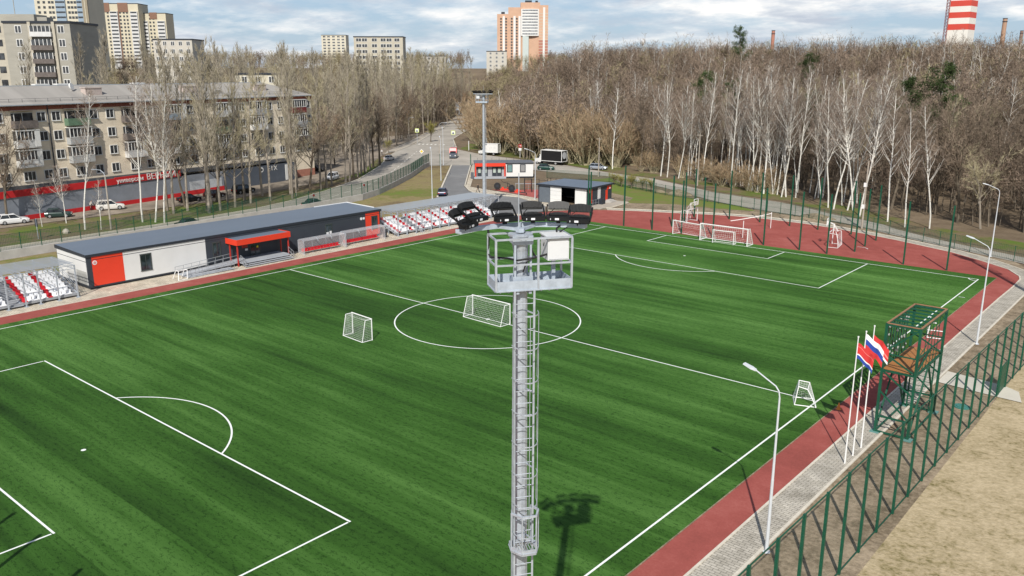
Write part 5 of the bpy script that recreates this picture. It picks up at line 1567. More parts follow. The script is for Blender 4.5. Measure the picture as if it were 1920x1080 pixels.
def t2_extra(root, L, zt, z0, fh, n):
    for xa, xb in ((.0, .18), (.38, .55), (.82, .98)):
        b = MB(); b.span((L * xa, -1, 25), (L * xb, -.02, zt - 6)); part('balcony_stack', b, M_bal[0], root)
        for k in range(9, n - 2):
            b = MB(); b.span((L * xa + .5, -1.06, z0 + fh * k + 1.2), (L * xb - .5, -1, z0 + fh * k + 2.4)); part('glazing_row', b, M_dglass, root)
    for xa, xb in ((.2, .38), (.56, .78)):
        b = MB(); b.span((L * xa, -.4, zt - 6.5), (L * xb, -.02, zt + .8)); part('attic_band', b, M_brown, root)
    for xa in (.19, .555):
        b = MB(); b.span((L * xa, -.3, 20), (L * xa + .8, -.02, zt - 6)); part('trim', b, M_brown, root)
far_block('yellow and white high-rise with brown attic bands, left of its lower wing', (-689.5, 274.5), (-660.4, 299.3), 20, 77, 26, 2, (.24, .33, .60, .68, .75), M_yel, far_window(1.5, 1.5), extra=t2_extra)
def t2b_extra(root, L, zt, z0, fh, n):
    b = MB(); b.span((L * .3, -.4, zt - 4.5), (L * .62, -.02, zt + .8)); part('attic_band', b, M_brown, root)
    for xa, xb in ((.62, .95), (.0, .2)):
        b = MB(); b.span((L * xa, -1, 25), (L * xb, -.02, zt - 6)); part('balcony_stack', b, M_bal[0], root)
        for k in range(9, n - 2):
            b = MB(); b.span((L * xa + .4, -1.06, z0 + fh * k + 1.2), (L * xb - .4, -1, z0 + fh * k + 2.4)); part('glazing_row', b, M_dglass, root)
far_block('lower yellow high-rise wing with a brown attic, right of the taller yellow tower', (-667, 306.2), (-652.1, 318.4), 16, 70, 23, 2, (.3, .45), M_yel, far_window(1.5, 1.5), extra=t2b_extra)
far_block('pale grey panel block half hidden by poplar tops in the upper left', (-297.2, 121.8), (-284.8, 132.3), 14, 36, 11, 2, (.1, .3, .5, .7, .9), M_offw)
far_block('pale yellow distant block with a taller right half on the horizon', (-710.6, 523.1), (-690.6, 540), 16, 60, 19, 3, (.12, .3, .5, .7, .88), M_cream, FWL)
far_block('beige panel block with white balconies on the horizon left of the orange tower', (-315, 242.8), (-295, 259.8), 12, 41, 13, 2, (.1, .22, .42, .6, .72, .88), mat('beige_panel', (.50, .46, .37), .85, 0, .1, .2), FWL)
far_block('long low white building glimpsed among trees below the beige panel block', (-398.7, 371.8), (-385.2, 383.2), 10, 33.5, 11, 2, (.1, .3, .5, .7, .9), M_offw, name='low_building')
far_block('low pale house with a flat roof at the foot of the orange tower', (-392.0, 433.7), (-380.3, 443.7), 10, 37.8, 12, 2, (.2, .5, .8), M_offw, name='low_building')
far_block('low cream house with a blue-grey roof behind the ridge of the long block', (-167.2, 78.1), (-157.5, 86.5), 9, 22.6, 7, 2, (.2, .5, .8), M_cream, name='low_building')

# orange brick tower
A, B = Vector((-503.2, 572.1, 0)), Vector((-466.2, 603.7, 0)); d = B - A; L = d.length
ot = thing('high_rise_tower', 'orange brick high-rise with a curved white glazed bay on the horizon', 'building', A, math.atan2(d.y, d.x))
b = MB(); b.span((0, 1.5, 0), (L * .22, 22, 76)); part('wall', b, M_orange, ot)
b = MB(); b.span((L * .22, 0, 0), (L * .46, 24, 82)); part('wall', b, M_orange, ot)
b = MB(); b.span((L * .46, .6, 0), (L * .84, 26, 86.5)); part('wall', b, M_orange, ot)
b = MB(); b.span((L * .82, -.5, 52), (L, 22, 84)); b.span((L * .82, -.48, 0), (L, 22, 52), 1); part('wall', b, [M_orange, M_rosebrick], ot)
rings = []
for z in (56, 80.5):
    rings.append([(L * (.47 + .35 * i / 10), .5 - 2.8 * math.sin(PI * (i / 10) * .8 + .3), z) for i in range(11)] + [(L * .82, 1.5, z), (L * .47, 1.5, z)])
b = MB(); b.loft(rings); bay = part('glazed_bay', b, M_wfr, ot)
b = MB(); b.span((L * .5, -1.6, 20), (L * .62, .6, 56)); part('lower_bay', b, mat('pale_bay', (.50, .56, .54)), ot)
for k in range(9):
    b = MB(); z = 57.2 + k * 2.68; rr = []
    for z_ in (z, z + 1.15):
        rr.append([(L * (.475 + .34 * i / 10), .42 - 2.8 * math.sin(PI * (i / 10) * .8 + .3), z_) for i in range(11)] + [(L * .815, 1.4, z_), (L * .475, 1.4, z_)])
    b.loft(rr); part('glazing_row', b, mat_glass('grey_glazing', (.16, .17, .18), .15), bay)
for c, zt in ((.06, 74), (.16, 74), (.27, 79), (.37, 79)):
    for k in range(20):
        z = 20 + k * 2.68
        if z > zt: break
        b = MB(); b.span((L * c, -.15 if c > .2 else 1.35, z), (L * c + 1.6, 0 if c > .2 else 1.5, z + 1.5)); part('window', b, M_dglass, ot)
for c, m in ((.11, M_wfr), (.32, M_wfr), (.42, M_wfr)):
    b = MB(); b.span((L * c, -.9 if c > .2 else .6, 34), (L * c + 2.1, 0 if c > .2 else 1.5, 74)); part('loggia', b, m, ot)
for k in range(22):
    b = MB(); b.span((L * .82, -.62, 20 + k * 2.68), (L, -.5, 20.35 + k * 2.68)); part('floor_band', b, M_cream, ot)
b = MB(); b.span((L * .9, -.64, 24), (L * .94, -.5, 82)); part('window_strip', b, M_wfr, ot)
b = MB(); b.span((L * .55, 4, 86.5), (L * .68, 12, 88.6)); b.span((L * .75, 4, 86.5), (L * .8, 8, 88.4)); b.span((L * .08, 5, 76), (L * .15, 10, 78.2)); part('roof_plant', b, M_trim, ot)

# red and white striped tower with stair lattice
st = thing('striped_tower', 'tall square tower in red and white horizontal stripes above the forest at far right', 'tower', (-160.6 - 9.0, 865.4 + 10.5, 0), math.radians(40.3 + 45))
M_sr = mat('stripe_red', (.62, .075, .05), .6, 0, .06, .05); M_sw = mat('stripe_white', (.78, .76, .70), .6, 0, .05, .05)
zs = [0, 62.5, 68.0, 73.5, 78.9, 84.2, 89.5, 94.8, 100.1, 105.4]
b = MB(); S0 = 19.6
for i in range(len(zs) - 1):
    k0 = S0 / 2 * (1 - .0006 * zs[i]); k1 = S0 / 2 * (1 - .0006 * zs[i + 1])
    b.loft([[(-k0, -k0, zs[i]), (k0, -k0, zs[i]), (k0, k0, zs[i]), (-k0, k0, zs[i])], [(-k1, -k1, zs[i + 1]), (k1, -k1, zs[i + 1]), (k1, k1, zs[i + 1]), (-k1, k1, zs[i + 1])]], (i % 2) )
part('shaft', b, [M_sw, M_sr], st)
b = MB(); px_, py_ = -S0 / 2 - 1.2, S0 / 2 + .8
for dx, dy in ((-1.2, -1.2), (1.2, -1.2), (1.2, 1.2), (-1.2, 1.2)): b.bar((px_ + dx, py_ + dy, 0), (px_ + dx, py_ + dy, 105), .35)
for k in range(34):
    z = 3 * k
    b.bar((px_ - 1.2, py_ - 1.2, z), (px_ + 1.2, py_ - 1.2, z + 3), .25); b.bar((px_ - 1.2, py_ + 1.2, z + 3), (px_ - 1.2, py_ - 1.2, z), .25); b.span((px_ - 1.3, py_ - 1.3, z), (px_ + 1.3, py_ + 1.3, z + .2))
part('stair_lattice', b, mat('lattice_red', (.22, .06, .05), .7), st)
def chimney(label, x, y, h, r, m):
    t = thing('chimney_stack', label, 'chimney', (x, y, 0), 0)
    b = MB(); b.tube((0, 0, 0), (0, 0, h), r * 1.35, r, 14); part('shaft', b, m, t)
    b = MB(); b.tube((0, 0, h - 3), (0, 0, h - 2.4), r * 1.2, None, 14); b.tube((0, 0, h - .4), (0, 0, h), r * 1.15, None, 14); part('rim', b, M_trim, t)
chimney('thin red brick chimney above the forest skyline, left of the striped tower', -255.2, 637.7, 56.5, 1.35, M_rosebrick)
chimney('tan brick chimney just right of the striped tower', -110.2, 763.8, 66.5, 1.7, mat('tan_brick', (.40, .25, .17)))
chimney('small dark chimney at the right edge of the skyline', -141.5, 1008.9, 66, 1.6, mat('dim_brick', (.25, .17, .14)))
mstp = thing('antenna_mast', 'slender white antenna mast beside the dark pine on the skyline', 'antenna', (-240, 412, 0))
b = MB(); b.tube((0, 0, 0), (0, 0, 43), .5, .3, 8); part('mast', b, M_white, mstp)
b = MB(); b.span((-.6, -.6, 40), (.6, .6, 43.2)); part('antenna_panel', b, M_white, mstp)

# ------------------------------------------------------------------ vehicles
M_tyre = mat('tyre', (.015, .015, .016), .8); M_rim = mat('wheel_rim', (.45, .46, .47), .35, .5); M_lamp = mat('headlight', (.75, .75, .72), .15); M_tail = mat('tail_light', (.35, .012, .01), .25); M_cglass = mat_glass('car_glass', (.018, .022, .026), .05)
def paint(name, c, metal=.2): return mat('paint_' + name, c, .28, metal, .06, .8, .6)
def wheels(root, xs, y, r, w=.2):
    for x in xs:
        for s in (-1, 1):
            b = MB(); b.tube((x, s * y, r), (x, s * (y - w), r), r, None, 16); wh = part('wheel', b, M_tyre, root)
            b = MB(); b.tube((x, s * (y + .012), r), (x, s * (y - .02), r), r * .62, None, 12); part('rim', b, M_rim, wh)
def car(label, x, y, ang, m, kind='sedan', L=4.4, W=1.78, group=None, roofm=None):
    root = thing('parked_car', label, 'car', (x, y, .01), math.radians(ang), group)
    H = {'sedan': 1.46, 'hatch': 1.5, 'suv': 1.72, 'wagon': 1.5, 'crossover': 1.62}[kind]
    belt = H * .60; h = L / 2; w = W / 2
    hood = belt * .97; trunk = {'sedan': belt * 1.05}.get(kind, belt)
    secs = [(-h, .80, .38, belt * .78), (-h + .10, .93, .26, trunk * .98), (-h + .6, 1, .20, trunk * 1.0), (-.3, 1, .20, belt), (h - 1.35, 1, .20, hood), (h - .45, .98, .20, hood * .90), (h - .10, .88, .24, hood * .78), (h, .74, .36, hood * .62)]
    rings = []
    for sx, kw, z0, z1 in secs:
        ww = w * kw
        rings.append([(sx, -ww * .93, z0), (sx, -ww, z0 + .22), (sx, -ww, z1 - .16), (sx, -ww * .90, z1), (sx, ww * .90, z1), (sx, ww, z1 - .16), (sx, ww, z0 + .22), (sx, ww * .93, z0)])
    b = MB(); b.loft(rings); part('body', b, m, root, smooth=False)
    ra = {'sedan': -h + .75, 'hatch': -h + .22, 'suv': -h + .2, 'wagon': -h + .22, 'crossover': -h + .22}[kind]; rb = h - 1.25
    ta = {'sedan': -h + 1.45, 'hatch': -h + .65, 'suv': -h + .45, 'wagon': -h + .6, 'crossover': -h + .6}[kind]; tb = h - 2.05
    b = MB(); zb = belt - .06
    b.loft([[(ra, -w * .88, zb), (rb, -w * .88, zb), (rb, w * .88, zb), (ra, w * .88, zb)], [(ta, -w * .70, H - .07), (tb, -w * .70, H - .07), (tb, w * .70, H - .07), (ta, w * .70, H - .07)]])
    part('window', b, M_cglass, root)
    b = MB(); b.loft([[(ta - .12, -w * .735, H - .09), (tb + .14, -w * .735, H - .09), (tb + .14, w * .735, H - .09), (ta - .12, w * .735, H - .09)], [(ta, -w * .66, H), (tb, -w * .66, H), (tb, w * .66, H), (ta, w * .66, H)]]); part('roof', b, roofm or m, root)
    b = MB()
    for s in (-1, 1):
        for xa, xt in ((rb, tb), ((ra + rb) / 2, (ta + tb) / 2), (ra, ta)): b.bar((xa, s * w * .89, zb), (xt, s * w * .715, H - .07), .08, .05)
    part('pillar', b, m, root)
    for s in (-1, 1):
        b = MB(); b.span((h - .28, s * w * .48, hood * .62), (h - .02, s * w * .80, hood * .78)); part('headlight', b, M_lamp, root)
        b = MB(); b.span((-h - .005, s * w * .50, belt * .62), (-h + .2, s * w * .84, belt * .82)); part('tail_light', b, M_tail, root)
        b = MB(); b.box((rb - .15, s * (w + .07), belt + .04), (.12, .16, .12)); part('mirror', b, m, root)
    b = MB(); b.span((h - .06, -w * .45, .34), (h + .012, w * .45, .52)); part('grille', b, M_trim, root)
    wheels(root, (-h + .82, h - .85), w - .0, .32 if kind != 'suv' else .37)
    return root
PG = 'cars parked in the yard before the apartment block'
car('white taxi with an orange rear door panel, leftmost in the parking yard', -93.6, -9.6, 80, paint('white', (.72, .72, .72), 0), 'crossover', 4.4, group=PG)
car('old dark green hatchback parked between the white taxi and the white crossover', -94.6, -2.3, 62, paint('dark_green', (.025, .05, .045)), 'hatch', 4.1, group=PG)
car('white crossover with a person at its open back, parked under the birches', -96.0, 7.0, 70, paint('offwhite', (.68, .66, .62), 0), 'suv', 4.6, group=PG)
car('black sedan half hidden behind trunks, left of the dark maroon one', -94.3, 21.0, 92, paint('black', (.012, .012, .014)), 'sedan', 4.5, group=PG)
car('dark maroon car among the tree trunks left of the black off-roader', -95.6, 27.0, 95, paint('maroon', (.045, .018, .016)), 'hatch', 4.2, group=PG)
car('large black off-roader parked before the slate shop front', -96.6, 34.0, 100, paint('jet', (.010, .011, .012)), 'suv', 4.9, 1.95, group=PG)
car('white crossover facing the camera at the right end of the apartment block', -99.9, 58.6, -62, paint('pure_white', (.75, .75, .75), 0), 'suv', 4.3, group=PG)
car('dark car parked in shade beside the end wall of the apartment block', -116.5, 66.8, 20, paint('soot', (.015, .015, .017)), 'sedan', 4.4, group=PG)
SG = 'cars driving on the street and forest path'
car('white sedan driving away at the side-street junction', -122.6, 95.6, 118, paint('pearl', (.62, .62, .60), 0), 'sedan', 4.5, group=SG)
car('dark teal sedan on the street behind the green fence', -71.7, 32.6, 94, paint('teal', (.012, .050, .045)), 'sedan', 4.7, group=SG)
car('black car whose roof shows above the changing-room roof on the street', -69.3, 7.2, 95, paint('ink', (.010, .014, .014)), 'sedan', 4.7, group=SG)
car('dark blue hatchback seen from behind on the drive by the covered stand', -64.2, 57.9, 130, paint('navy', (.025, .035, .075)), 'hatch', 4.0, group=SG)
car('dark green car behind the mesh fence beside the reception building', -76.0, 105.9, 30, paint('bottle', (.010, .050, .042)), 'hatch', 4.3, group=SG)
car('silver estate car parked on the verge in front of the forest', -66.8, 115.2, 15, paint('silver', (.42, .46, .52), .5), 'wagon', 4.7, group=SG)
# taxi door panel
def box_truck(label, x, y, ang, cabm, boxm, boxL, edge=None, emblem=False):
    root = thing('box_truck', label, 'truck', (x, y, .01), math.radians(ang))
    h0, h1, w = .85, 3.25, 1.1
    b = MB(); b.loft([[(0, -.95, .45), (1.7, -.95, .45), (1.7, .95, .45), (0, .95, .45)], [(0, -.98, 1.25), (1.75, -.92, 1.15), (1.75, .92, 1.15), (0, .98, 1.25)], [(0, -.95, 1.35), (1.0, -.92, 1.35), (1.0, .92, 1.35), (0, .95, 1.35)], [(.05, -.82, 2.2), (.45, -.80, 2.15), (.45, .80, 2.15), (.05, .82, 2.2)]]); part('cab', b, cabm, root)
    b = MB(); b.loft([[(.55, -.955, 1.36), (1.04, -.935, 1.32), (1.04, .935, 1.32), (.55, .955, 1.36)], [(.28, -.86, 2.05), (.52, -.84, 2.03), (.52, .84, 2.03), (.28, .86, 2.05)]]); part('window', b, M_cglass, root)
    b = MB(); b.span((-boxL - .15, -w, h0), (-.15, w, h1)); bx = part('cargo_box', b, boxm, root)
    b = MB(); e = edge or M_white
    for z in (h0, h1):
        for s in (-w, w): b.bar((-boxL - .15, s * 1.005, z), (-.15, s * 1.005, z), .10)
        b.bar((-boxL - .16, -w, z), (-boxL - .16, w, z), .10)
    for s in (-w, w): b.bar((-boxL - .16, s, h0), (-boxL - .16, s, h1), .10); b.bar((-.14, s, h0), (-.14, s, h1), .10)
    part('box_edge', b, e, bx)
    b = MB(); b.span((-boxL - .14, -w + .02, h1 + .002), (-.16, w - .02, h1 + .05)); part('box_roof', b, M_white, bx)
    if emblem:
        b = MB(); b.tube((-boxL - .155, 0, 2.2), (-boxL - .18, 0, 2.2), .78, None, 24); part('emblem_disc', b, mat('emblem_grey', (.45, .47, .5)), bx)
        b = MB(); b.span((-boxL - .1, -w - .02, h0 + .08), (-.2, -w - .002, h0 + .16)); part('orange_stripe', b, mat('amber', (.5, .2, .05)), bx)
    b = MB(); b.span((-boxL, -.8, .5), (.3, .8, .85)); part('chassis', b, M_trim, root)
    for s in (-1, 1):
        b = MB(); b.span((1.68, s * .6, .7), (1.77, s * .85, .95)); part('headlight', b, M_lamp, root)
    wheels(root, (1.0, -boxL * .72), .95, .40, .28)
    return root
box_truck('white box truck parked on the side road behind the floodlight mast', -113.4, 124.6, 200, paint('truck_white', (.62, .62, .60), 0), mat('box_white', (.66, .66, .64), .5), 4.2)
box_truck('white-cab truck with black cargo box and round emblem on its rear doors', -85.4, 116.6, 184, paint('cab_white', (.66, .66, .65), 0), mat('box_black', (.010, .010, .011), .5), 5.6, emblem=True).scale = (1.15, 1.15, 1.15)
vn = thing('delivery_van', 'grey-nosed van with a red top waiting at the drive entrance', 'van', (-114.0, 112.0, .01), math.radians(-50))
b = MB(); b.loft([[(-2.5, -1.0, .3), (2.5, -.95, .3), (2.5, .95, .3), (-2.5, 1.0, .3)], [(-2.5, -1.02, 1.2), (2.45, -.95, 1.05), (2.45, .95, 1.05), (-2.5, 1.02, 1.2)], [(-2.5, -1.0, 1.45), (1.75, -.95, 1.45), (1.75, .95, 1.45), (-2.5, 1.0, 1.45)]]); part('body', b, paint('slate', (.10, .115, .14)), vn)
b = MB(); b.loft([[(-2.5, -1.0, 1.46), (1.2, -.96, 1.46), (1.2, .96, 1.46), (-2.5, 1.0, 1.46)], [(-2.45, -.92, 2.75), (.75, -.88, 2.75), (.75, .88, 2.75), (-2.45, .92, 2.75)]]); part('upper_body', b, paint('van_red', (.50, .04, .04)), vn)
b = MB(); b.loft([[(1.18, -.90, 1.47), (1.78, -.88, 1.47), (1.78, .88, 1.47), (1.18, .90, 1.47)], [(1.0, -.82, 2.05), (1.15, -.80, 2.05), (1.15, .80, 2.05), (1.0, .82, 2.05)]]); part('windscreen', b, M_cglass, vn)
for s in (-1, 1):
    b = MB(); b.span((2.4, s * .55, .75), (2.5, s * .85, .98)); part('headlight', b, M_lamp, vn)
wheels(vn, (-1.6, 1.55), .98, .36)

# ------------------------------------------------------------------ signs, poles
M_signy = mat('sign_yellow_green', (.55, .66, .16), .5); M_signw = mat('sign_white', (.78, .78, .76), .5); M_signd = mat('sign_dark', (.05, .08, .12), .5)
def sign_pole(name, label, x, y, h, rz, build, polem=None):
    t = thing(name, label, 'road sign', (x, y, 0), rz)
    b = MB(); b.tube((0, 0, 0), (0, 0, h), .06, None, 8); part('pole', b, polem or M_galv, t); build(t, h); return t
CAMR = math.atan2(.648, .761)
def crossing(t, h):
    b = MB(); b.span((-.65, -.10, h - 1.35), (.65, -.07, h)); p = part('plate', b, M_signy, t)
    b = MB(); b.span((-.5, -.12, h - 1.2), (.5, -.10, h - .15)); q = part('symbol_field', b, M_signw, p)
    b = MB(); b.add([(-.38, -.13, h - 1.1), (.38, -.13, h - 1.1), (.0, -.13, h - .28)], [(0, 1, 2)]); b.add([(-.1, -.135, h - 1.08), (.04, -.135, h - 1.08), (.1, -.135, h - .6), (-.04, -.135, h - .6)], [(0, 1, 2, 3)]); part('symbol', b, M_signd, q)
sign_pole('crossing_sign', 'yellow-bordered pedestrian crossing sign on the left verge of the street', -157.0, 138.7, 5.0, CAMR, crossing)
sign_pole('crossing_sign', 'yellow-bordered pedestrian crossing sign on the right side of the street', -138.6, 137.2, 5.2, CAMR, crossing)
def diamond(t, h):
    b = MB(); b.add([(-.62, -.07, h - .62), (0, -.07, h - 1.24), (.62, -.07, h - .62), (0, -.07, h)], [(0, 1, 2, 3)]); p = part('plate', b, M_signw, t)
    b = MB(); b.add([(-.4, -.09, h - .62), (0, -.09, h - 1.02), (.4, -.09, h - .62), (0, -.09, h - .22)], [(0, 1, 2, 3)]); part('symbol', b, mat('sign_amber', (.70, .48, .04)), p)
sign_pole('priority_sign', 'yellow diamond priority sign with white border above the street fence', -113.2, 99.0, 3.4, CAMR, diamond)
def noentry(t, h):
    b = MB(); b.tube((0, -.06, h - .55), (0, -.09, h - .55), .52, None, 20); p = part('disc', b, M_shopred, t)
    b = MB(); b.span((-.34, -.11, h - .65), (.34, -.09, h - .45)); part('bar', b, M_signw, p)
    b = MB(); b.span((-.42, -.09, h - 1.9), (.42, -.06, h - 1.15)); part('lower_plate', b, M_signw, t)
sign_pole('no_entry_sign', 'round red no-entry sign with a white plate on the grassy corner', -99.9, 124.4, 3.9, CAMR, noentry, M_white)
bb = thing('billboard', 'pale upright billboard at the far end of the street', 'billboard', (-287.5, 293.5, 0), CAMR)
b = MB(); b.bar((-.8, 0, 0), (-.8, 0, 2.4), .2); b.bar((.8, 0, 0), (.8, 0, 2.4), .2); part('leg', b, M_galv, bb)
b = MB(); b.span((-1.7, -.2, 2.0), (1.7, .1, 6.4)); part('panel', b, mat('panel_pale', (.52, .55, .58)), bb)
b = MB(); b.bar((0, 0, 0), (0, 0, 2.9), .16); tag(part('white_post', b, M_white, None, (-126.5, 131.6, 0)), 'plain white post beside the side road, left of the white box truck', 'post')
M_uc = mat('weathered_concrete_pole', (.36, .32, .27), .85, 0, .15)
def upole(label, x, y, h, arm=None, rz=0):
    t = thing('utility_pole', label, 'utility pole', (x, y, 0), rz)
    b = MB(); b.tube((0, 0, 0), (0, 0, h), .15, .10, 8); part('pole', b, M_uc, t)
    b = MB()
    if arm == 'lamp': b.path([(0, 0, h), (.2, 0, h + .5), (.8, 0, h + .9), (1.8, 0, h + .95)], .05, 6); b.box((2.1, 0, h + .95), (.7, .25, .12)); part('lamp_arm', b, M_galv, t)
    elif arm == 'box': b.span((-.3, -.25, h * .62), (.1, .25, h * .68)); b.span((-.3, -.25, h * .30), (.1, .25, h * .36)); part('junction_box', b, M_white, t)
    else: b.bar((-.7, 0, h - .3), (.7, 0, h - .3), .10); part('crossarm', b, M_uc, t)
upole('concrete lamp pole with a curved arm on the verge before the shop', -76.7, -1.8, 8.2, 'lamp', math.radians(200))
upole('pale concrete utility pole beside the silver estate car', -58.1, 102.8, 9.0)
upole('bare utility pole before the birches, left of the tall net posts', -33.0, 103.6, 11.0)
upole('thin white pole with two small white boxes by the forest path', 11.0, 75.2, 10.5, 'box')
upole('dark street-lamp pole on the left footway near the crossing', -163.0, 140.5, 7.5, 'lamp', math.radians(0))
upole('grey street-lamp pole at the junction near the red-topped van', -127.1, 119.5, 8.0, 'lamp', math.radians(30))
sp = thing('sign_post', 'thin dark sign post seen from behind at the left end of the street fence', 'road sign', (-77.2, -12.2, 0), .4)
b = MB(); b.tube((0, 0, 0), (0, 0, 3.0), .05, None, 6); part('pole', b, M_galv, sp)
b = MB(); b.span((-.25, -.04, 1.8), (.25, -.01, 2.9)); part('plate', b, M_trim, sp)
b = MB(); b.loft([[(math.cos(a) * r_, math.sin(a) * r_ * .8, z) for a in [2 * PI * i / 9 for i in range(9)]] for r_, z in ((.55, -.05), (.6, .25), (.4, .55), (.1, .68))])
tag(part('boulder', b, mat('boulder_stone', (.50, .45, .38), .9, 0, .25), None, (-78.9, -7.6, 0)), 'pale boulder lying on the grass verge beside the street', 'rock')

# ------------------------------------------------------------------ people
def person(label, x, y, rz, top, legs, stride=.28, bend=0.0, hair=(.03, .02, .015), hat=None):
    root = thing('person', label, 'person', (x, y, .02), rz)
    V = [(0, 0, .95), (0, 0, 1.12), (bend * .3, 0, 1.32), (bend * .5, 0, 1.46), (bend * .6 + .02, 0, 1.55), (bend * .7 + .03, 0, 1.66), (bend * .7 + .02, 0, 1.75),
         (0, .09, .90), (stride * .55 + .04, .10, .50), (stride, .10, .08), (stride + .17, .10, .03),
         (0, -.09, .90), (-stride * .35 + .05, -.10, .50), (-stride, -.10, .10), (-stride + .16, -.10, .03),
         (bend * .45, .19, 1.42), (bend * .5 - .12, .25, 1.14), (bend * .5 - .02, .24, .90), (bend * .5 + .02, .23, .80),
         (bend * .45, -.19, 1.42), (bend * .5 + .12, -.25, 1.14), (bend * .5 + .28, -.22, .95), (bend * .5 + .34, -.20, .87)]
    E = [(0, 1), (1, 2), (2, 3), (3, 4), (4, 5), (5, 6), (0, 7), (7, 8), (8, 9), (9, 10), (0, 11), (11, 12), (12, 13), (13, 14), (3, 15), (15, 16), (16, 17), (17, 18), (3, 19), (19, 20), (20, 21), (21, 22)]
    R = [.14, .135, .155, .10, .055, .095, .085, .10, .07, .05, .04, .10, .07, .05, .04, .07, .052, .038, .04, .07, .052, .038, .04]
    me = bpy.data.meshes.new('body'); me.from_pydata(V, E, [])
    o = part('body', me, None, root)
    bm = bmesh.new(); bm.from_mesh(me); ly = bm.verts.layers.skin.verify()
    for v, r_ in zip(bm.verts, R): v[ly].radius = (r_, r_ * .85)
    bm.verts.ensure_lookup_table(); bm.verts[0][ly].use_root = True
    bm.to_mesh(me); bm.free()
    o.modifiers.new('skin', 'SKIN'); s = o.modifiers.new('sub', 'SUBSURF'); s.levels = 2; s.render_levels = 2
    dg = bpy.context.evaluated_depsgraph_get(); me2 = bpy.data.meshes.new_from_object(o.evaluated_get(dg)); o.modifiers.clear(); o.data = me2
    me2.materials.clear()
    skin = mat('skin', (.45, .27, .19), .6); lm = mat('cloth_' + '_'.join('%d' % (c * 255) for c in legs), legs, .8); tm_ = mat('cloth_' + '_'.join('%d' % (c * 255) for c in top), top, .8); sh_ = mat('shoe', (.02, .02, .02), .6); hm = mat('hair_dark', hair, .7)
    for m in (tm_, lm, skin, sh_, hm): me2.materials.append(m)
    for p in me2.polygons:
        c = p.center
        if c.z > 1.70 or (c.z > 1.60 and c.x < bend * .7 - .01): i = 4
        elif c.z > 1.50: i = 2
        elif abs(c.y) > .15 and c.z < .87: i = 2
        elif c.z < .10: i = 3
        elif c.z < .93 and abs(c.y) < .17: i = 1
        else: i = 0
        p.material_index = i; p.use_smooth = True
    return root
person('person in dark clothes walking across the pavement before the reception building', -61.6, 65.4, math.radians(200), (.018, .018, .022), (.014, .014, .018), .34)
person('person in a pale jacket and dark trousers at the back of the white crossover', -97.6, 4.3, math.radians(70), (.55, .50, .45), (.02, .02, .03), .10, .35)
person('person in white standing at the corner of the side street beyond the white sedan', -135.0, 103.9, math.radians(-50), (.62, .60, .58), (.05, .05, .06), .18)
# ------------------------------------------------------------------ trees
M_birch = mat_tree('birch_bark', (.62, .60, .55), (.80, .78, .72), 2.0, .12, 0, True)
M_birchtw = mat_tree('birch_twigs', (.20, .155, .125), (.33, .27, .22), 1.0, .15)
M_bark = mat_tree('grey_bark', (.22, .19, .155), (.36, .315, .26), 2.0, .25)
M_barkd = mat_tree('dark_bark', (.10, .08, .06), (.18, .15, .115), 2.0, .25)
M_twig = mat_tree('brown_twigs', (.150, .114, .084), (.26, .205, .155), 0.5, .25)
M_twigg = mat_tree('olive_twigs', (.30, .265, .165), (.43, .38, .255), 0.5, .2)
M_twigp = mat_tree('poplar_twigs', (.285, .25, .185), (.42, .375, .285), 0.5, .2)
M_twigb = mat_tree('tan_shoots', (.285, .205, .13), (.45, .335, .215), 0.4, .15)
M_twigr = mat_tree('rust_twigs', (.26, .155, .085), (.36, .23, .135), 0.5, .15)
M_bud = mat_tree('yellow_green_buds', (.26, .24, .07), (.40, .36, .12), 0.7, .15, .2)
M_needle = mat_tree('pine_needles', (.030, .052, .018), (.075, .11, .038), 0.7, .2)

def rv(rng, s=1.0):
    return Vector((rng.gauss(0, s), rng.gauss(0, s), rng.gauss(0, s)))
def twig(mb, p, d, L, w, rng):
    """one thin leafless shoot: a long narrow blade"""
    d = d.normalized(); s = d.cross(rv(rng)).normalized() * w
    q = p + d * L
    mb.add([p - s, p + s, q], [(0, 1, 2)])
def limb(mb, p, d, L, r0, r1, rng, n=4, wob=.12, up=.0, sides=4):
    pts = [p.copy()]; d = d.normalized()
    for i in range(n):
        d = (d + rv(rng, wob) + Vector((0, 0, up))).normalized()
        p = p + d * (L / n); pts.append(p)
    for i in range(n):
        a, b_ = r0 + (r1 - r0) * i / n, r0 + (r1 - r0) * (i + 1) / n
        mb.tube(pts[i], pts[i + 1], a, b_, sides, 0, False)
    return pts
def along(pts, t):
    k = min(len(pts) - 2, int(t * (len(pts) - 1))); f_ = t * (len(pts) - 1) - k
    return pts[k].lerp(pts[k + 1], f_), (pts[k + 1] - pts[k]).normalized()
def side_dir(axis, ang, rng):
    s = axis.cross(rv(rng))
    if s.length < 1e-4: s = Vector((1, 0, 0))
    s.normalize()
    return axis * math.cos(ang) + s * math.sin(ang)

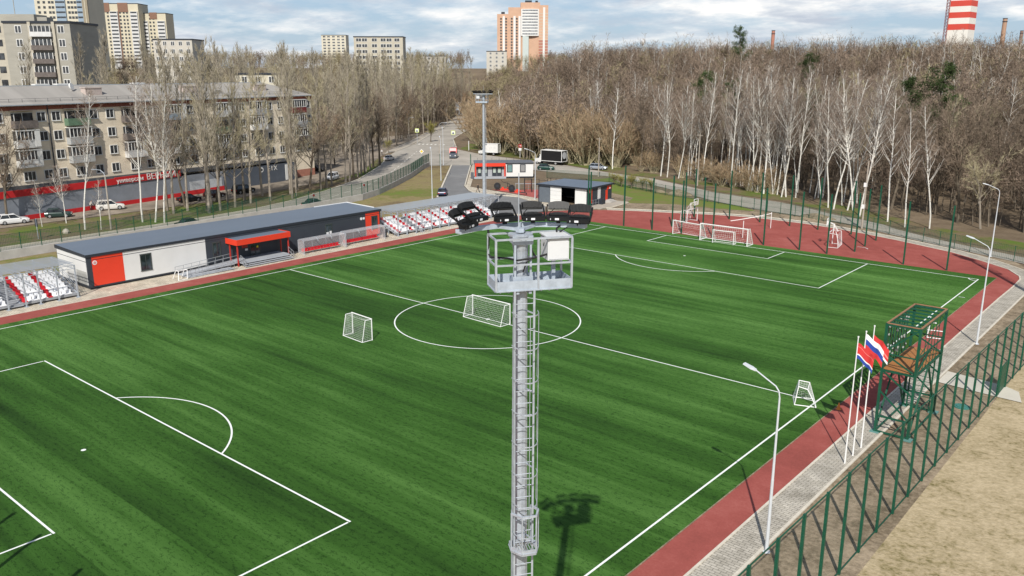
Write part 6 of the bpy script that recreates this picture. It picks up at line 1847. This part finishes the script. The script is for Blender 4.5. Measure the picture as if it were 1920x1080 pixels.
def t_birch(seed, H=24, fork=False):
    rng = random.Random(seed); T = MB(); C = MB()
    lean = Vector((rng.gauss(0, .035), rng.gauss(0, .035), 1))
    tr = limb(T, Vector((0, 0, -.2)), lean, H * .93, .145, .04, rng, 9, .045, .05, 6)
    stems = [tr]
    if fork:
        p, a = along(tr, .38); stems.append(limb(T, p, side_dir(a, .35, rng), H * .5, .10, .025, rng, 6, .06, .07, 5))
    for st_ in stems:
        n = 30 if st_ is tr else 16
        for i in range(n):
            t = (.34 if st_ is tr else .15) + .64 * (i + rng.random()) / n
            p, a = along(st_, t)
            L = H * (.21 * (1 - t) + .055) * rng.uniform(.75, 1.25)
            b = limb(T, p, side_dir(a, rng.uniform(.55, .85), rng), L, .050 * (1.15 - t) + .012, .010, rng, 4, .10, .12, 4)
            for k in range(6):
                q, a2 = along(b, .25 + .72 * rng.random())
                c = limb(C, q, side_dir(a2, rng.uniform(.4, .8), rng), L * rng.uniform(.25, .5), .017, .006, rng, 3, .14, .05, 3)
                for m in range(7):
                    z, a3 = along(c, .2 + .8 * rng.random())
                    twig(C, z, side_dir(a3, rng.uniform(.3, .9), rng) + Vector((0, 0, -.15)), rng.uniform(.5, 1.1), .016, rng)
    return T, C
def t_poplar(seed, H=28, spread=.20, dense=1.0):
    rng = random.Random(seed); T = MB(); C = MB()
    tr = limb(T, Vector((0, 0, -.2)), Vector((rng.gauss(0, .03), rng.gauss(0, .03), 1)), H * .97, .26, .025, rng, 8, .03, .06, 6)
    n = int(46 * dense)
    for i in range(n):
        t = .22 + .74 * (i + rng.random()) / n
        p, a = along(tr, t)
        L = H * (.24 * (1.05 - t) + .05) * rng.uniform(.7, 1.2)
        b = limb(T, p, side_dir(a, rng.uniform(.3, .55) * (spread / .2), rng), L, .06 * (1.1 - t) + .012, .010, rng, 4, .06, .16, 4)
        for k in range(7):
            q, a2 = along(b, .2 + .78 * rng.random())
            c = limb(C, q, side_dir(a2, rng.uniform(.25, .5), rng), L * rng.uniform(.2, .4), .016, .006, rng, 2, .1, .12, 3)
            for m in range(6):
                z, a3 = along(c, .1 + .9 * rng.random())
                twig(C, z, side_dir(a3, rng.uniform(.2, .6), rng) + Vector((0, 0, .15)), rng.uniform(.5, 1.0), .026, rng)
    return T, C
def t_round(seed, H=19, wide=.36, dense=1.0, tw=.032):
    rng = random.Random(seed); T = MB(); C = MB()
    tr = limb(T, Vector((0, 0, -.2)), Vector((rng.gauss(0, .06), rng.gauss(0, .06), 1)), H * .55, .24, .13, rng, 5, .05, .04, 6)
    tips = []
    for i in range(int(11 * dense) + 3):
        t = .42 + .58 * rng.random()
        p, a = along(tr, t)
        L = H * rng.uniform(.30, .48)
        b = limb(T, p, side_dir(Vector((0, 0, 1)), rng.uniform(.15, .95) * wide / .36, rng), L, .085, .02, rng, 5, .14, .10, 4)
        for k in range(8):
            q, a2 = along(b, .25 + .75 * rng.random())
            c = limb(C, q, side_dir(a2, rng.uniform(.35, .95), rng), L * rng.uniform(.22, .45), .028, .008, rng, 3, .2, .06, 3)
            for m in range(int(16 * dense)):
                z, a3 = along(c, .1 + .9 * rng.random())
                twig(C, z, side_dir(a3, rng.uniform(.3, 1.1), rng), rng.uniform(.5, 1.15), tw, rng)
    return T, C
def t_bush(seed, H=11):
    rng = random.Random(seed); T = MB(); C = MB(); T.tube((0, 0, -.25), (0, 0, .12), .95, .8, 8)
    for i in range(20):
        a = rng.random() * 2 * PI
        d = Vector((math.cos(a) * .45 * rng.random() ** .5, math.sin(a) * .45 * rng.random() ** .5, 1))
        b = limb(T, Vector((math.cos(a) * .7, math.sin(a) * .7, -.1)), d, H * rng.uniform(.55, .88), .075, .018, rng, 5, .10, .02, 4)
        for k in range(8):
            q, a2 = along(b, .28 + .72 * rng.random())
            c = limb(C, q, side_dir(a2, rng.uniform(.3, .75), rng), H * rng.uniform(.10, .22), .020, .007, rng, 2, .12, .08, 3)
            for m in range(15):
                z, a3 = along(c, rng.random())
                twig(C, z, side_dir(a3, rng.uniform(.2, .85), rng) + Vector((0, 0, .15)), rng.uniform(.5, 1.1), .030, rng)
    return T, C
def t_pine(seed, H=21):
    rng = random.Random(seed); T = MB(); C = MB()
    tr = limb(T, Vector((0, 0, -.2)), Vector((0, 0, 1)), H * .95, .22, .05, rng, 6, .03, .05, 6)
    for i in range(38):
        t = .42 + .56 * (i + rng.random()) / 38
        p, a = along(tr, t)
        L = H * (.20 * (1.15 - t) + .04) * rng.uniform(.7, 1.25)
        b = limb(T, p, side_dir(a, rng.uniform(1.0, 1.4), rng), L, .05, .015, rng, 3, .1, .08, 4)
        for k in range(9):
            q, a2 = along(b, .25 + .75 * rng.random())
            o = q + rv(rng, .22)
            for m in range(16):
                d = rv(rng) + Vector((0, 0, .5))
                twig(C, o + rv(rng, .22), d, rng.uniform(.3, .55), .045, rng)
    return T, C

def tree_proto(gen, tm, cm, name, sm=False):
    T, C = gen
    return (T.mesh('trunk', [tm]), C.mesh('crown', [cm]), name)
P_birch = [tree_proto(t_birch(21 + i, 24, i % 2 == 1), M_birch, M_birchtw, 'birch_tree') for i in range(5)]
P_pop = [tree_proto(t_poplar(41 + i, 28), M_bark, M_twigp, 'poplar_tree') for i in range(4)]
P_ash = [tree_proto(t_poplar(61 + i, 26, .40, .8), M_bark, M_twigg, 'ash_tree') for i in range(3)]
P_brown = [tree_proto(t_round(81 + i, 19, .36 + .05 * (i % 2)), M_barkd, M_twig, 'bare_tree') for i in range(5)]
P_rust = [tree_proto(t_round(95, 17, .38, 1.15), M_barkd, M_twigr, 'bare_tree')]
P_olive = [tree_proto(t_round(101 + i, 18, .34), M_bark, M_twigg, 'bare_tree') for i in range(2)]
P_bush = [tree_proto(t_bush(121 + i), M_twigg, M_twigb, 'willow_bush') for i in range(3)]
P_bud = [tree_proto(t_round(131, 11, .34, 1.0, .03), M_barkd, M_bud, 'budding_tree')]
P_pine = [tree_proto(t_pine(141 + i), M_barkd, M_needle, 'pine_tree') for i in range(2)]
REFH = {'birch_tree': 24, 'poplar_tree': 28, 'ash_tree': 26, 'bare_tree': 19, 'willow_bush': 10.5, 'budding_tree': 12, 'pine_tree': 21}

trng = random.Random(5)
def plant(protos, x, y, h, label, group, wide=1.0, cat='tree', rot=None):
    pr_ = protos[trng.randrange(len(protos))]
    t = bpy.data.objects.new(pr_[2], None); COL.objects.link(t); t.empty_display_size = .3
    s = h / REFH[pr_[2]]
    t.location = (x, y, terr(x, y) - .05); t.rotation_euler = (0, 0, trng.random() * 6.28 if rot is None else rot); t.scale = (s * wide, s * wide, s)
    tag(t, label, cat, group)
    for nm, me in (('trunk', pr_[0]), ('crown', pr_[1])):
        o = bpy.data.objects.new(nm, me); COL.objects.link(o); o.parent = t
    return t

# birches along the forest edge behind the red court
LB = 'tall white birch with bare twigs at the forest edge behind the red court'; GB = 'white birches along the forest edge'
named = [(19.0, 82.4, 20.6, 'rightmost white birch of the forest edge, forking widely above the path'), (15.7, 81.1, 20.2, 'white birch with a wide forked crown, second from the right end of the edge')]
for x, y, h, lab in named: plant(P_birch, x, y, h, lab, GB)
for x, y, h in [(12.0, 84.6, 22.5), (6.7, 87.0, 25.6), (3.7, 92.5, 25.0), (2.9, 91.9, 25.6), (.6, 91.5, 24.8), (-.8, 92.7, 23.3), (-2.3, 92.9, 16), (-12.0, 100.5, 25.8), (-12.7, 99.9, 25.1), (-17.2, 101.8, 27.2), (-19.5, 103.9, 26.7), (-21.0, 104.7, 25.2), (-21.8, 104.0, 25.2), (-27.0, 107.1, 26.3), (-42.8, 112.8, 23), (-45.8, 112.9, 23), (-48.0, 113.7, 24.2)]:
    plant(P_birch, x, y, h, LB, GB)
for i in range(38):
    t = trng.random() ** .8; px = -48 + 50 * t; py = 117 - 22 * t + trng.uniform(0, 9)
    plant(P_birch, px, py, trng.uniform(19, 26), LB, GB, .85)
LB2 = 'white-stemmed birch standing deeper in the brown forest'; GB2 = 'birches scattered deeper in the forest'
for i in range(45):
    a = math.radians(trng.uniform(-32, 24)); r_ = trng.uniform(122, 230)
    plant(P_birch, math.sin(a) * r_, math.cos(a) * r_, trng.uniform(19, 25), LB2, GB2)
for x, y, h in ((60, 118, 25), (66, 122, 24), (58, 128, 25), (50, 100, 19)): plant(P_birch, x, y, h, 'white-stemmed birch with spreading limbs at the far right of the forest', 'birches at the far right')
plant(P_birch, -64.8, 118.6, 21.7, 'white birch leaning beside the silver estate car', None, 1.1)
for x, y, h in ((-118, 140, 20), (-121, 143, 19), (-104, 146, 22), (-97, 152, 23), (-90, 143, 21)): plant(P_birch, x, y, h, 'slim white birch rising behind the tan willow thicket', 'birches behind the willow thicket')

# trees on the verge between the street and the apartment block
GV = 'bare trees on the verge before the apartment block'
V = [(-93.4, -10.6, 18.4, 'r', 'dark-trunked bare tree at the far left beside the white taxi'), (-87.2, -7.8, 8, 's', 'thin young bare tree before the dark green hatchback'), (-87.8, -3.9, 10.1, 's', 'slim pale sapling beside the front of the dark green hatchback'),
     (-79.8, -4.4, 22.4, 'b', 'leaning white birch before the parking yard, left of the concrete lamp pole'), (-77.9, -2.8, 8.2, 's', 'small thin tree next to the concrete lamp pole'), (-79.5, 4.6, 25, 'b', 'tall white birch, left one of the trio right of the lamp pole'), (-77.9, 5.9, 24, 'b', 'tall white birch, middle one of the trio right of the lamp pole'), (-75.9, 6.4, 22, 'b', 'tall white birch, right one of the trio right of the lamp pole')]
for x, y, h, k, lab in V:
    plant({'r': P_brown, 's': P_birch, 'b': P_birch}[k], x, y, h, lab, GV, 1.0 if k != 's' else 1.2)
for x, y, h in [(-87.2, 12.9, 28), (-83.7, 12.2, 29), (-81.9, 17.5, 30), (-79.6, 16.5, 29), (-80.2, 19.0, 26), (-90.5, 34.3, 27), (-83.8, 31.6, 27), (-88.6, 39.5, 29), (-85.4, 38.6, 19), (-91.8, 52.2, 24), (-88.6, 46.9, 25), (-93.3, 57.1, 26), (-98.5, 63.6, 27), (-103.5, 70.0, 28), (-105.2, 72.5, 28), (-107.7, 75.0, 27), (-112.7, 81.5, 29), (-117.6, 87.7, 28), (-86, 24, 22), (-84, 27.5, 25), (-110, 78.3, 26), (-114.5, 85.5, 27), (-85.5, 20.5, 27), (-88.5, 17, 25), (-82, 23, 24), (-87.5, 28.5, 28), (-83, 36, 26), (-87, 43, 27), (-90, 49.5, 26), (-92.5, 44, 24), (-95.5, 60, 27), (-100.5, 66.5, 26), (-90, 24, 23), (-84.5, 15.2, 26)]:
    k = trng.random()
    if k < .42: plant(P_pop, x, y, h, 'tall upright bare poplar on the verge before the apartment block', GV)
    elif k < .75: plant(P_ash, x, y, h * .92, 'tall spreading grey-barked bare tree on the verge before the apartment block', GV)
    else: plant(P_brown, x, y, h * .75, 'brown round-crowned bare tree on the verge before the apartment block', GV)
plant(P_bud, -101.2, 9.0, 5.5, 'small tree with fresh yellow-green leaves behind the white crossover', None)
plant(P_bud, -158, 146, 9, 'small yellow-green budding tree behind the left crossing sign', None)
plant(P_bud, -139, 110, 5, 'small yellowish budding tree at the side-street corner near the white sedan', None)

# wood between the apartment block and the street
def inside(p, poly):
    c = False; n = len(poly)
    for i in range(n):
        a, b_ = poly[i], poly[(i + 1) % n]
        if (a[1] > p[1]) != (b_[1] > p[1]) and p[0] < (b_[0] - a[0]) * (p[1] - a[1]) / (b_[1] - a[1]) + a[0]: c = not c
    return c
def scatter(poly, n, fn, mind=3.0):
    xs = [p[0] for p in poly]; ys = [p[1] for p in poly]; got = []
    tries = 0
    while len(got) < n and tries < n * 60:
        tries += 1
        p = (trng.uniform(min(xs), max(xs)), trng.uniform(min(ys), max(ys)))
        if not inside(p, poly): continue
        if any((p[0] - q[0]) ** 2 + (p[1] - q[1]) ** 2 < mind * mind for q in got): continue
        got.append(p); fn(*p)
    return got
GS = 'bare trees crowded along the left side of the street'
def street_tree(x, y):
    k = trng.random()
    if k < .33: plant(P_pop, x, y, trng.uniform(23, 32), 'upright bare poplar in the crowd of trees left of the street', GS)
    elif k < .5: plant(P_ash, x, y, trng.uniform(20, 28), 'spreading grey bare tree in the crowd left of the street', GS)
    elif k < .88: plant(P_brown, x, y, trng.uniform(15, 22), 'brown round-crowned bare tree in the crowd left of the street', GS)
    else: plant(P_rust, x, y, trng.uniform(14, 18), 'rust-brown round-crowned tree in the crowd left of the street', GS)
scatter([(-139, 109), (-146, 119), (-168, 150), (-200, 191), (-300, 322), (-340, 330), (-300, 240), (-220, 140), (-150, 95), (-141, 101)], 150, street_tree, 4.0)
scatter([(-118, 72), (-141, 99), (-215, 140), (-190, 70), (-132, 38)], 60, street_tree, 5.5)
scatter([(-205, 165), (-225, 205), (-290, 300), (-330, 310), (-245, 165)], 70, lambda x, y: plant(P_pop if trng.random() < .6 else P_ash, x, y, trng.uniform(26, 34), 'tall bare poplar before the beige panel block beyond the street', 'tall poplars before the beige panel block'), 5.0)
GR = 'bare trees behind the long apartment roof'
def roof_tree(x, y):
    k = trng.random()
    if k < .35: plant(P_pop, x, y, trng.uniform(24, 33), 'tall poplar rising behind the long apartment roof', GR, 1.0)
    elif k < .55: plant(P_ash, x, y, trng.uniform(20, 27), 'olive-twigged tall tree behind the long apartment roof', GR)
    elif k < .75: plant(P_olive, x, y, trng.uniform(16, 23), 'olive-tinted bare tree behind the long apartment roof', GR)
    else: plant(P_brown, x, y, trng.uniform(15, 21), 'brown bare tree behind the long apartment roof', GR)
scatter([(-118, -12), (-136, 70), (-215, 140), (-290, 175), (-290, 110), (-210, 55), (-150, 12)], 130, roof_tree, 6.0)
for x, y, h in ((-158, 17.5, 20), (-156, 21, 15), (-163, 26, 14)): plant(P_ash, x, y, h, 'bare tree standing against the grey brick tall block', 'trees before the grey brick block')

# the tan willow thicket behind the side road
GW = 'tan willow bushes in a thicket behind the trucks'
def willow(x, y): plant(P_bush, x, y, trng.uniform(10.5, 16.5), 'dense tan willow bush in the thicket behind the parked trucks', GW, 1.15, 'bush')
scatter([(-128, 136), (-112, 128.5), (-95, 125), (-80, 122), (-66, 121), (-66, 140), (-95, 152), (-135, 160)], 70, willow, 3.3)
scatter([(-145, 152), (-190, 205), (-180, 215), (-130, 165), (-128, 142)], 22, willow, 4.5)

# conifers
for x, y, h, lab in ((-58, 150, 25, 'dark green pine standing out of the birch wood, leftmost of the pines'), (-50, 152, 23, 'dark green pine just right of its taller neighbour in the birch wood'), (6, 128, 27, 'bright green pine rising behind the white birches, right group'), (1.5, 130, 24, 'green pine close left of the bright pine behind the birches'), (-19, 126, 21, 'slim dark pine in the shade of the birches'), (-110, 280, 26, 'dark pine on the skyline beside the white antenna'), (-60, 225, 24, 'small pine tip on the skyline above the birches')):
    plant(P_pine, x, y, h, lab, 'pines in the forest', 1.15)

# forest trees one can tell apart: the first rows
GF = 'brown bare forest trees in the first rows behind the path'
def forest_tree(x, y):
    k = trng.random()
    if k < .72: plant(P_brown, x, y, trng.uniform(15, 22), 'brown bare tree in the front rows of the dense forest', GF)
    elif k < .86: plant(P_olive, x, y, trng.uniform(14, 20), 'olive-tinted bare tree in the front rows of the dense forest', GF)
    else: plant(P_ash, x, y, trng.uniform(18, 25), 'tall thin grey bare tree in the front rows of the dense forest', GF)
scatter([(-62, 124), (-34, 113), (-14, 106), (4, 97), (20, 87), (33, 82), (62, 68), (95, 60), (110, 120), (60, 150), (0, 168), (-60, 185)], 190, forest_tree, 5.2)
for i in range(22):
    t = trng.random() * .5; x = -60 + 92 * t; y = 119 - 36 * t + trng.uniform(0, 5)
    plant(P_bush, x, y, trng.uniform(2.5, 6.5), 'low bare shrub at the foot of the forest edge', 'shrubs at the foot of the forest edge', 1.3, 'bush')
for x, y in ((-44.5, 91.6), (-41.5, 90.8), (-38.5, 90.6), (-36, 89.6), (-47.5, 93.2), (-43, 93.6)):
    plant(P_bud, x, y, 3.4, 'low green shrub along the mesh fence behind the equipment shed', 'green shrubs along the low fence', 1.5, 'bush')

# ---------------- the woods beyond: one mass that nobody could count
def mass(name, label, pts, protos, seed):
    rng = np.random.default_rng(seed)
    Vs = []; Fs = []; Ls = []; off = 0; mi = []
    for (x, y, h) in pts:
        V0, F0, M0, H0 = protos[rng.integers(len(protos))]
        s = h / H0; a = rng.random() * 6.283; ca, sa_ = math.cos(a) * s, math.sin(a) * s
        wv = rng.uniform(.9, 1.2)
        X = (V0[:, 0] * ca - V0[:, 1] * sa_) * wv + x; Y = (V0[:, 0] * sa_ + V0[:, 1] * ca) * wv + y; Zz = V0[:, 2] * s + terr(x, y)
        Vs.append(np.stack([X, Y, Zz], 1)); Fs.append(F0 + off); off += len(V0); mi.append(M0)
    Vc = np.concatenate(Vs).astype(np.float32); Fc = np.concatenate(Fs).astype(np.int32); Mc = np.concatenate(mi).astype(np.int32)
    me = bpy.data.meshes.new(name)
    me.vertices.add(len(Vc)); me.vertices.foreach_set('co', Vc.ravel())
    me.loops.add(len(Fc) * 3); me.loops.foreach_set('vertex_index', Fc.ravel())
    me.polygons.add(len(Fc)); me.polygons.foreach_set('loop_start', np.arange(0, len(Fc) * 3, 3, dtype=np.int32)); me.polygons.foreach_set('loop_total', np.full(len(Fc), 3, np.int32))
    for m in MASSM: me.materials.append(m)
    me.polygons.foreach_set('material_index', Mc)
    me.update(calc_edges=True)
    o = bpy.data.objects.new(name, me); COL.objects.link(o); o['kind'] = 'stuff'; tag(o, label, 'forest'); return o
def mass_mat(name, lo, hi):
    m, nt, bs = nodes_of(name)
    f = noise(nt, coords(nt, (1, 1, .5)), .11, 3, .6); f2 = noise(nt, coords(nt), .9, 3)
    c = ramp(nt, mth_(nt, 'ADD', mth_(nt, 'MULTIPLY', f, .75), mth_(nt, 'MULTIPLY', f2, .35)), [(.44, lo), (.66, hi)])
    nt.links.new(c, bs.inputs['Base Color']); bs.inputs['Roughness'].default_value = .9; bs.inputs['Specular IOR Level'].default_value = .1
    return m
MASSM = [mass_mat('far_bark', (.13, .105, .08), (.24, .20, .155)), mass_mat('far_twigs', (.110, .082, .060), (.335, .255, .195)), mass_mat('far_birch', (.50, .47, .42), (.66, .63, .57)), mass_mat('far_green', (.04, .06, .025), (.09, .11, .04)), mass_mat('far_olive', (.22, .19, .10), (.36, .31, .18))]
def mass_proto(gen, trunk_mi, crown_mi, H, keep=1.0, seed=0, fat=1.0):
    rng = random.Random(seed); T, C = gen; V = []; F = []; M = []
    for mb, k in ((T, trunk_mi), (C, crown_mi)):
        o = len(V); V.extend(mb.v)
        for f_ in mb.f:
            if len(f_) == 3:
                F.append([o + i for i in f_]); M.append(k)
            else:
                for i in range(1, len(f_) - 1): F.append([o + f_[0], o + f_[i], o + f_[i + 1]]); M.append(k)
    return (np.array(V, np.float32), np.array(F, np.int32), np.array(M, np.int32), H)
def lite_round(seed, H=18, nb=10, nt_=34, tw=.085, wide=.4):
    rng = random.Random(seed); T = MB(); C = MB()
    tr = limb(T, Vector((0, 0, -.2)), Vector((rng.gauss(0, .05), rng.gauss(0, .05), 1)), H * .6, .2, .1, rng, 3, .05, .04, 3)
    for i in range(nb):
        p, a = along(tr, .35 + .65 * rng.random()); L = H * rng.uniform(.3, .45)
        b = limb(T, p, side_dir(Vector((0, 0, 1)), rng.uniform(.15, 1.0) * wide / .4, rng), L, .07, .02, rng, 3, .15, .1, 3)
        for m in range(nt_):
            z, a3 = along(b, .2 + .8 * rng.random())
            twig(C, z + rv(rng, .5), side_dir(a3, rng.uniform(.2, 1.35), rng) + Vector((0, 0, .08)), rng.uniform(.7, 1.6), tw * rng.uniform(.5, 1), rng)
    return T, C
def lite_birch(seed, H=22):
    rng = random.Random(seed); T = MB(); C = MB()
    tr = limb(T, Vector((0, 0, -.2)), Vector((rng.gauss(0, .05), rng.gauss(0, .05), 1)), H * .95, .13, .03, rng, 5, .05, .05, 3)
    for i in range(14):
        t = .4 + .58 * rng.random(); p, a = along(tr, t)
        b = limb(T, p, side_dir(a, .7, rng), H * (.22 * (1 - t) + .05), .05, .012, rng, 2, .1, .12, 3)
        for m in range(8):
            z, a3 = along(b, .3 + .7 * rng.random()); twig(C, z, side_dir(a3, .6, rng), rng.uniform(.7, 1.3), .02, rng)
    return T, C
MP_r = [mass_proto(lite_round(201 + i), 0, 1, 18) for i in range(5)]
MP_o = [mass_proto(lite_round(211 + i, 18, 9, 34, .08, .33), 0, 4, 18) for i in range(3)]
MP_b = [mass_proto(lite_birch(221 + i), 2, 1, 22) for i in range(3)]
def far_pts(rng, n, amin, amax, rmin, rmax, h0, h1, avoid=None):
    out = []
    while len(out) < n:
        a = math.radians(rng.uniform(amin, amax)); r_ = math.sqrt(rng.uniform(rmin ** 2, rmax ** 2))
        x, y = math.sin(a) * r_, math.cos(a) * r_
        if avoid and avoid(x, y): continue
        out.append((x, y, rng.uniform(h0, h1)))
    return out
mr = random.Random(77)
RD = Vector((-.68, .733)); 
def near_road(x, y):
    # keep the street and the verge clear
    p = Vector((x + 156, y - 136.7)); t = p.dot(RD); d = p.dot(Vector((.733, .68)))
    d -= .048 * t
    return (-5 < d < 15 and t > -40) or (x < -62 and y < 123) or (x > -70 and y < 112 and x < 34)
W1 = far_pts(mr, 2300, -40, 48, 150, 300, 15, 21, near_road)
W2 = far_pts(mr, 1500, -41, 48, 300, 450, 15, 21, near_road)
mass('forest', 'brown leafless forest rising over the hill behind the birches', W1 + W2, MP_r + MP_r + MP_o[:1] + MP_b[:1], 3)
W3 = far_pts(mr, 240, -34, 34, 130, 330, 18, 24, near_road)
mass('birch_wood', 'pale birch stems scattered through the distant brown forest', W3, MP_b, 4)
def bad_left(x, y):
    p = Vector((x + 156, y - 136.7)); t = p.dot(RD); d = p.dot(Vector((.733, .68)))
    d -= .048 * t
    return (-14 < d < 15)
W4 = far_pts(mr, 1200, -82, -40, 300, 560, 15, 24, bad_left) + far_pts(mr, 1200, -84, -36, 560, 900, 15, 21, bad_left)
mass('town_woodland', 'distant brown and olive trees between the blocks of the town', W4, MP_r + MP_o + MP_o, 6)
def under_pts(n, poly, h0, h1):
    out = []; xs = [p[0] for p in poly]; ys = [p[1] for p in poly]
    while len(out) < n:
        p = (mr.uniform(min(xs), max(xs)), mr.uniform(min(ys), max(ys)))
        if inside(p, poly): out.append((p[0], p[1], mr.uniform(h0, h1)))
    return out
W5 = under_pts(850, [(-62, 128), (-34, 116), (-14, 110), (4, 100), (20, 91), (33, 86), (62, 74), (95, 64), (110, 120), (60, 155), (0, 175), (-60, 190)], 6, 14)
mass('undergrowth', 'brown leafless undergrowth between the front trunks of the forest', W5, MP_r, 8)
W6 = under_pts(380, [(-141, 104), (-172, 150), (-300, 318), (-330, 300), (-250, 180), (-190, 90), (-136, 60), (-122, 76)], 5, 12)
W6 += far_pts(mr, 260, -47.5, -40, 300, 620, 12, 22, lambda x, y: Vector((x + 156, y - 136.7)).dot(Vector((.733 + .0326, .68 - .0352))) < 15.5)
mass('street_undergrowth', 'brown undergrowth beneath the crowded trees left of the street', W6, MP_r + MP_o, 9)
